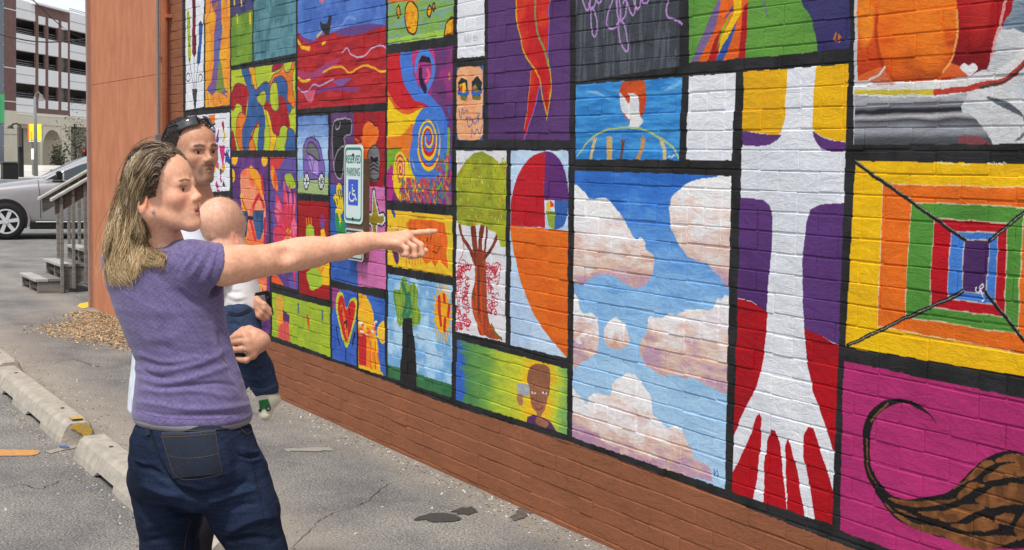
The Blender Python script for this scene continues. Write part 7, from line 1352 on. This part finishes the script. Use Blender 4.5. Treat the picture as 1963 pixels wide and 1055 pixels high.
# ---- the man behind her
cm_, rm_ = local_axes(380); DM = 4.55
mn = empty('person', (*P(345, 800, 4.62)[:2], 0)); tag(mn, 'man with short dark hair and sunglasses on his head holding the baby', 'person')
Pm = lambda x, y, dz=0.: P(x, y, DM+dz)
mf_ = dirn(cm_, rm_, -56); m0 = frame((0, 0, 0), mf_, math.radians(1), math.radians(3)); SM = .97; eyc = Pm(393, 291, -.07); mfr = (eyc-m0[1]@(np.array((.080, 0, .012))*SM), m0[1])
tmf = dirn(cm_, rm_, -5); tml = np.cross(np.array([0, 0, 1.]), tmf)
mneck = [Cap(mfr[0]+mfr[1]@np.array((-.018, 0, -.05)), Pm(372, 400, .05), .060, .066, .02), Cap(Pm(372, 400, .05), Pm(366, 425, .06), .07, .09, .03)]
mtr = [(440, 362, .165, .11), (520, 352, .17, .12), (600, 346, .165, .12), (700, 344, .16, .12), (800, 344, .165, .12)]
mst = lambda lst, dz=.1: [(*Pm(cx, y, dz), a, b) for y, cx, a, b in lst]
mR = chain([Pm(345, 430, -.08), Pm(385, 520, -.14), Pm(440, 590, -.22)], [.052, .042, .034], .02)+chain([Pm(440, 590, -.22), Pm(468, 586, -.33), Pm(478, 584, -.36)], [.033, .024, .024], .02)
Kp = lambda x, y, dz=0.: P(x, y, 4.14+dz)
m1, m2, m3, m4 = Kp(492, 575, .0), Kp(494, 581), Kp(492, 588, .0), Kp(488, 595, .01)
hR = hand_prims(Pm(478, 584, -.38), [m1, m2, m3, m4], [([m1, Kp(506, 584, -.03), Kp(516, 594, -.02)], .0088), ([m2, Kp(506, 592, -.032), Kp(517, 602, -.02)], .0092), ([m3, Kp(502, 600, -.03), Kp(512, 609, -.02)], .0090), ([m4, Kp(496, 606, -.03), Kp(505, 612, -.02)], .0082)], ([Kp(482, 578, .02), Kp(494, 568, .03), Kp(506, 566, .03)], .010), .013)
Kr = lambda x, y, dz=0.: P(x, y, 4.0+dz)
mL = chain([Pm(400, 430, .20), Pm(445, 540, .22), Pm(466, 610, .10)], [.052, .042, .036], .02)+chain([Pm(466, 615, .10), Kr(494, 654, .10), Kr(500, 656, .03)], [.034, .028, .027], .02)
n1, n2, n3, n4 = Kr(470, 645, .0), Kr(474, 657, -.005), Kr(477, 669, -.004), Kr(483, 681, .004)
hL = hand_prims(Kr(502, 652, .03), [n1, n2, n3, n4], [([n1, Kr(458, 644, -.01), Kr(448, 647, .0), Kr(441, 651, .012)], .0098), ([n2, Kr(459, 655, -.012), Kr(448, 656), Kr(438, 658, .012)], .0100), ([n3, Kr(461, 670, -.012), Kr(450, 671, -.004), Kr(439, 669, .008)], .0096), ([n4, Kr(472, 691, -.006), Kr(463, 690, -.002), Kr(455, 688, .004)], .0088)], ([Kr(492, 640, .02), Kr(478, 632, .02), Kr(466, 634, .016), Kr(452, 643, .012)], .0112), .0155, wrr=.031)
mlegL = [Pm(362, 850, .12), Pm(362, 1010, .10), Pm(362, 1200, .14)]; mlegR = [Pm(312, 850, .02), Pm(318, 1010, .0), Pm(316, 1200, .04)]
for q in (mlegL, mlegR): q[-1][2] = .09
mfeet = []
for q in (mlegL, mlegR): an = q[-1]; mfeet += [Cap(an+(0, 0, -.05), an+tmf*.15+np.array([0, 0, -.055]), .04, .034, .02)]
mbody = head(mfr, SM, male=True, lipopen=.0022, neck=mneck)+mR+hR+mL+hL+[Loft(mst(mtr), tml, tmf, .03)]+chain(mlegL, [.09, .06, .045], .03)+chain(mlegR, [.09, .06, .045], .03)+mfeet
SKM = (202, 150, 122)
mo, mv_, mf2 = part('body', mbody, .0030, M_skin, lambda v: headcol(v, mfr, SM, SKM, True, lip=(.33, .15, .13), brow=(.035, .025, .02), blush=.3, stub=.78), mn); eyes(mfr, SM, mn, (40, 28, 22), .1)
hT = lambda *p: mfr[0]+mfr[1]@(np.array(p)*SM)
mh = [Ell(hT(-.012, 0, .047), (.0995, .0765, .0825), mfr[1], .015), Half(hT(.074, 0, .102), mfr[1]@np.array((1., 0, -.62)), .3, .010), Half(hT(.012, 0, .0), mfr[1]@np.array((.55, 0, -1.)), .3, .008), Ell(hT(.06, 0, -.01), (.06, .14, .07), mfr[1], .01, True), Ell(hT(-.0, .085, .0), (.03, .03, .036), mfr[1], .006, True), Ell(hT(.072, .056, .088), (.026, .022, .024), mfr[1], .008, True), Ell(hT(.072, -.056, .088), (.026, .022, .024), mfr[1], .008, True)]
mho, mhv, mhf = part('hair', mh, .0036, M_hair, (44, 34, 30), mn, None, None, lambda v, n: v+n*(pnoise(v, 420, 31)*.0011)[:, None])
fuzz('cropped_hair', (mhv, vnorm(mhv, mhf)), 9000, .006, .0005, (46, 36, 32), mn)
M_len = mat('smoked_lens', (26, 28, 32), .08, .02, 10, spec=.9, coat=.5)
sgl = empty('sunglasses', tuple(hT(.06, 0, .13))); tag(sgl, 'black wraparound sunglasses pushed up on top of the man\'s head', 'sunglasses')
for y in (-1, 1):
    v, f = [], []
    for i in range(9):
        for j in range(5):
            a = math.radians(8+i*6.2)*y; rr3 = .090; zz = -.5+j/4; hh = .038*(1-.25*(i/8)**2); v.append(hT(-.012+rr3*math.cos(a)*.92-zz*.020, rr3*math.sin(a)*.97, 0.119+zz*hh*.8-.024*(i/8)**1.5))
    f = [(i*5+j, i*5+j+1, (i+1)*5+j+1, (i+1)*5+j) for i in range(8) for j in range(4)]; o = MB().add(v, f).build('lens', M_len, sgl, smooth=True); sdm = o.modifiers.new('t', 'SOLIDIFY'); sdm.thickness = .0025
    b = MB(); b.tube([hT(.034, y*.078, .106), hT(-.01, y*.088, .095), hT(-.05, y*.082, .060), hT(-.075, y*.068, .035)], .003, 6); b.build('temple_arm', M_blk, sgl)
b = MB(); b.tube([hT(.073, -.014, .119), hT(.076, 0, .123), hT(.073, .014, .119)], .003, 6); b.build('bridge', M_blk, sgl)
# his white shirt and dark trousers
mshirt = [Loft(mst([(398, 368, .07, .06), (412, 366, .13, .09), (440, 362, .185, .12), (520, 350, .185, .135), (600, 342, .18, .138), (650, 338, .182, .14), (700, 336, .188, .145), (750, 334, .194, .15), (786, 333, .197, .152)]), tml, tmf, .02), Cap(Pm(340, 428, -.09), Pm(372, 500, -.13), .068, .06, .03), Cap(Pm(398, 428, .2), Pm(440, 500, .14), .068, .06, .03), Cap(Pm(352, 420, -.02), Pm(392, 420, .16), .06, .06, .03)]
FM = [([(244, 640), (240, 700), (236, 780)], 4, .006), ([(256, 660), (252, 720), (248, 784)], 4, -.007), ([(240, 700), (250, 740), (258, 780)], 4, .004), ([(262, 640), (258, 700), (256, 780)], 5, .006)]
part('shirt', mshirt, .0052, M_cot, (206, 212, 224), mn, FM, cm_)
part('trousers', [Loft(mst([(770, 342, .155, .115), (850, 346, .16, .125), (910, 350, .15, .11)]), tml, tmf, .03)]+chain([Pm(360, 890, .12), Pm(362, 1010, .10), Pm(362, 1195, .12)], [.095, .080, .07], .03)+chain([Pm(312, 890, .02), Pm(320, 1010, .0), Pm(318, 1195, .03)], [.09, .078, .07], .03), .007, M_den, (40, 40, 48), mn)
for q in mlegL[-1], mlegR[-1]: part('shoe', [Cap(q+(0, 0, -.045)-tmf*.06, q+tmf*.17+(0, 0, -.05), .046, .04, .02)], .006, M_cot, (40, 38, 38), mn)
bvm = bvh_of(mv_, mf2)
rg = cast(bvm, 469, 671, .0); 
if rg is not None:
    b = MB(); ctr = Kr(469, 669.5, -.008); fd = Kr(461, 670, -.012)-Kr(477, 669, -.004); fd /= np.linalg.norm(fd); u_ = np.cross(fd, [0, 0, 1.]); u_ /= np.linalg.norm(u_); w_ = np.cross(fd, u_)
    b.tube([ctr+.0118*(u_*math.cos(t)+w_*math.sin(t)) for t in np.linspace(0, 6.283, 20)], .0019, 6); b.tube([rg+cm_*.001, rg+cm_*.005], [.0042, .0025], 8); b.build('wedding_ring', mat('silver_ring', (226, 226, 230), .15, .02, 20, metal=.9), mn)
# the phone in his right hand
ph = empty('phone', tuple(Kp(505, 582))); tag(ph, 'black phone with a pale grey back held in the man\'s fingers', 'phone')
e1 = Kp(490, 576, .0)-Kp(520, 562, .0); e1 = Kp(521, 566, .01)-Kp(493, 572, .0); e1 /= np.linalg.norm(e1); e2 = Kp(516, 603, .02)-Kp(508, 566, .0); e2 -= e1*(e1@e2); e2 /= np.linalg.norm(e2); e3 = np.cross(e1, e2); Rp = np.stack([e1, e2, e3], 1)
cph = Kp(505, 584, .018); b = MB(); b.box(cph, (.050, .082, .013), Rp); b.build('phone_case', M_blk, ph, bevel=.004, seg=2)
sgn = 1 if (e3@cm_) > 0 else -1
b = MB(); b.box(cph+e3*sgn*.007-e1*.006-e2*.010, (.030, .045, .0012), Rp); b.build('phone_panel', mat('grey_phone_panel', (120, 128, 136), .3, .05, 20), ph); b = MB(); q = cph+e3*sgn*.0066+e1*.016-e2*.022; b.tube([q, q+e3*sgn*.002], .005, 12); b.build('camera_lens', M_len, ph)

# ---- the baby
cb_, rb_ = local_axes(440); DB = 4.16
by = empty('person', tuple(P(445, 600, DB+.05))); tag(by, 'bald baby in white shirt and blue jeans carried by the man', 'person')
Pb = lambda x, y, dz=0.: P(x, y, DB+dz)
bfw = dirn(cb_, rb_, 205); b0_ = frame((0, 0, 0), bfw, math.radians(-12), 0); SB = .70; bfr = (Pb(447, 458, -.050)-b0_[1][:, 1]*.052*1, b0_[1])
bl = lambda *p: bfr[0]+bfr[1]@(np.array(p)*SB)
bhead = head(bfr, SB*.94, lipopen=.001)+[Ell(bl(.010, 0, .088), (.069, .060, .066), bfr[1], .02), Ell(bl(.05, .03, -.03), (.022, .02, .022), bfr[1], .02)]
tb_ = [Pb(440, 480, .0), Pb(442, 520, .01), Pb(446, 570, .02), Pb(452, 605, .02)]
leg1 = [Pb(455, 612, -.04), Pb(468, 665, -.07), Pb(500, 722, -.05), Pb(510, 745, -.04), Pb(514, 762, -.035)]; leg2 = [Pb(450, 612, .06), Pb(452, 660, .10), Pb(455, 700, .14), Pb(458, 730, .14)]
bbody = bhead+[Cap(bl(-.02, 0, -.02), tb_[0], .034, .05, .02)]+chain(tb_, [.055, .066, .07, .068], .02)+chain(leg1, [.048, .042, .034, .026, .024], .02)+chain(leg2, [.045, .04, .03, .026], .02)+[Cap(leg1[-1], Pb(509, 796, -.05), .022, .016, .012), Cap(leg1[-1], Pb(524, 762, -.03), .02, .018, .012)]+chain([Pb(430, 500, -.05), Pb(415, 540, -.08), Pb(405, 560, -.1)], [.028, .022, .018], .015)+chain([Pb(455, 500, .07), Pb(462, 530, .1), Pb(455, 550, .1)], [.028, .022, .018], .015)+finger([Pb(405, 560, -.1), Pb(400, 566, -.1), Pb(396, 570, -.1)], .008)+finger([Pb(405, 560, -.1), Pb(403, 569, -.105), Pb(401, 574, -.105)], .008)
SKB = (226, 176, 150)
def bcol(v):
    c = headcol(v, bfr, SB*.94, SKB, lip=(.5, .2, .18), brow=(.42, .27, .19), blush=.6); q = (v-bfr[0])@bfr[1]/SB; hair_ = np.clip((q[:, 2]-.02+(-q[:, 0])*.5)/.06, 0, 1)*np.clip((.03-q[:, 0])/.05, 0, 1)*.22; return c*(1-hair_[:, None])+np.array([.20, .14, .10])*hair_[:, None]
bbo, bbv, bbf = part('body', bbody, .0030, M_skin, bcol, by); nb_ = vnorm(bbv, bbf); qq = (bbv-bfr[0])@bfr[1]/SB; mk = (qq[:, 2] > .04) & (qq[:, 0] < .05+.5*(qq[:, 2]-.1)) & (qq[:, 2] < .2); fuzz('baby_fuzz', (bbv[mk], nb_[mk]), 2600, .007, .0002, (196, 160, 118), by, lay=.9); eyes(bfr, SB*.94, by, (60, 60, 70))
part('shirt', chain([Pb(440, 492, .0), Pb(442, 520, .01), Pb(447, 568, .015), Pb(450, 590, .015)], [.062, .074, .080, .078], .02)+chain([Pb(432, 503, -.05), Pb(420, 530, -.075)], [.036, .034], .015)+chain([Pb(456, 503, .07), Pb(462, 528, .09)], [.036, .034], .015), .004, M_cot, (222, 222, 224), by, [([(430, 560), (450, 572), (470, 570)], 4, .004), ([(425, 545), (445, 560), (462, 560)], 3, -.004), ([(440, 580), (455, 586), (470, 580)], 3, .003)], cb_, lambda v, n: v+n*(pnoise(v, 60, 41)*.0014)[:, None])
bj = [Cap(Pb(448, 604, .01), Pb(452, 625, .0), .078, .078, .02)]+chain([Pb(456, 618, -.035), Pb(468, 662, -.065), Pb(492, 708, -.055), Pb(508, 744, -.043)], [.060, .055, .045, .038], .02)+chain(leg2[:4], [.058, .052, .042, .038], .02)
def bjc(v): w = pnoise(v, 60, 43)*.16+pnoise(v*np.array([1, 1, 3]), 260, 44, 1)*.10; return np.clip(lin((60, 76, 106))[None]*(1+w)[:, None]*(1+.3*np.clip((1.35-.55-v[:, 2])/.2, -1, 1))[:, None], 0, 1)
bjo, bjv, bjf = part('jeans', bj, .0036, M_den, bjc, by, [([(440, 600), (460, 605), (478, 598)], 3, -.004), ([(445, 690), (470, 700), (500, 690)], 5, .005), ([(455, 705), (485, 712), (510, 700)], 4, -.005), ([(470, 725), (495, 728), (520, 716)], 4, .006), ([(440, 620), (470, 625)], 4, -.004), ([(448, 676), (475, 682), (505, 672)], 4, -.004)], cb_, lambda v, n: v+n*(pnoise(v, 50, 45)*.002)[:, None])
bvbj = bvh_of(bjv, bjf); seam('waistband', bvbj, [(438, 600), (458, 604), (480, 594)], 7, .003, M_pk, by); seam('cuff', bvbj, [(482, 742), (504, 748), (528, 736)], 8, .004, M_lt, by); seam('side_seam', bvbj, [(462, 618), (478, 660), (500, 700), (512, 725)], 1.4, .002, M_ss, by)
p = cast(bvbj, 490, 701, .002)
if p is not None: b = MB(); b.tube([p, p+cb_*.003], .007, 10); b.build('button', M_drk, by)
sk = chain([Pb(506, 738, -.042), Pb(513, 762, -.038)], [.0335, .0335], .012)+[Cap(Pb(513, 764, -.038), Pb(509, 795, -.05), .028, .019, .012), Cap(Pb(513, 762, -.038), Pb(525, 766, -.03), .026, .020, .012)]
def skc(v): px = proj(v); t = np.clip((px[:, 1]-752)/8, 0, 1)[:, None]; return lin((96, 92, 86))[None]*(1-t)+lin((212, 208, 184))[None]*t
sko, skv, skf = part('soft_shoe', sk, .003, M_cot, skc, by); bvk = bvh_of(skv, skf)
decal('green_tractor_patch', bvk, [(497, 768), (514, 765), (519, 781), (499, 786)], 6, 6, .0022, mat('green_felt', (40, 110, 56), .9, .15, 300), sko)
p = cast(bvk, 514, 783, .003)
if p is not None:
    for r, o_, m in ((.0085, 0, M_drk), (.004, .0015, M_cot if False else M_ralg)): b = MB(); b.tube([p+cb_*o_, p+cb_*(o_+.002)], r, 12); b.build('wheel_patch', m, sko)
p = cast(bvk, 500, 787, .003)
if p is not None: b = MB(); b.tube([p, p+cb_*.002], .005, 10); b.build('wheel_patch', M_drk, sko)
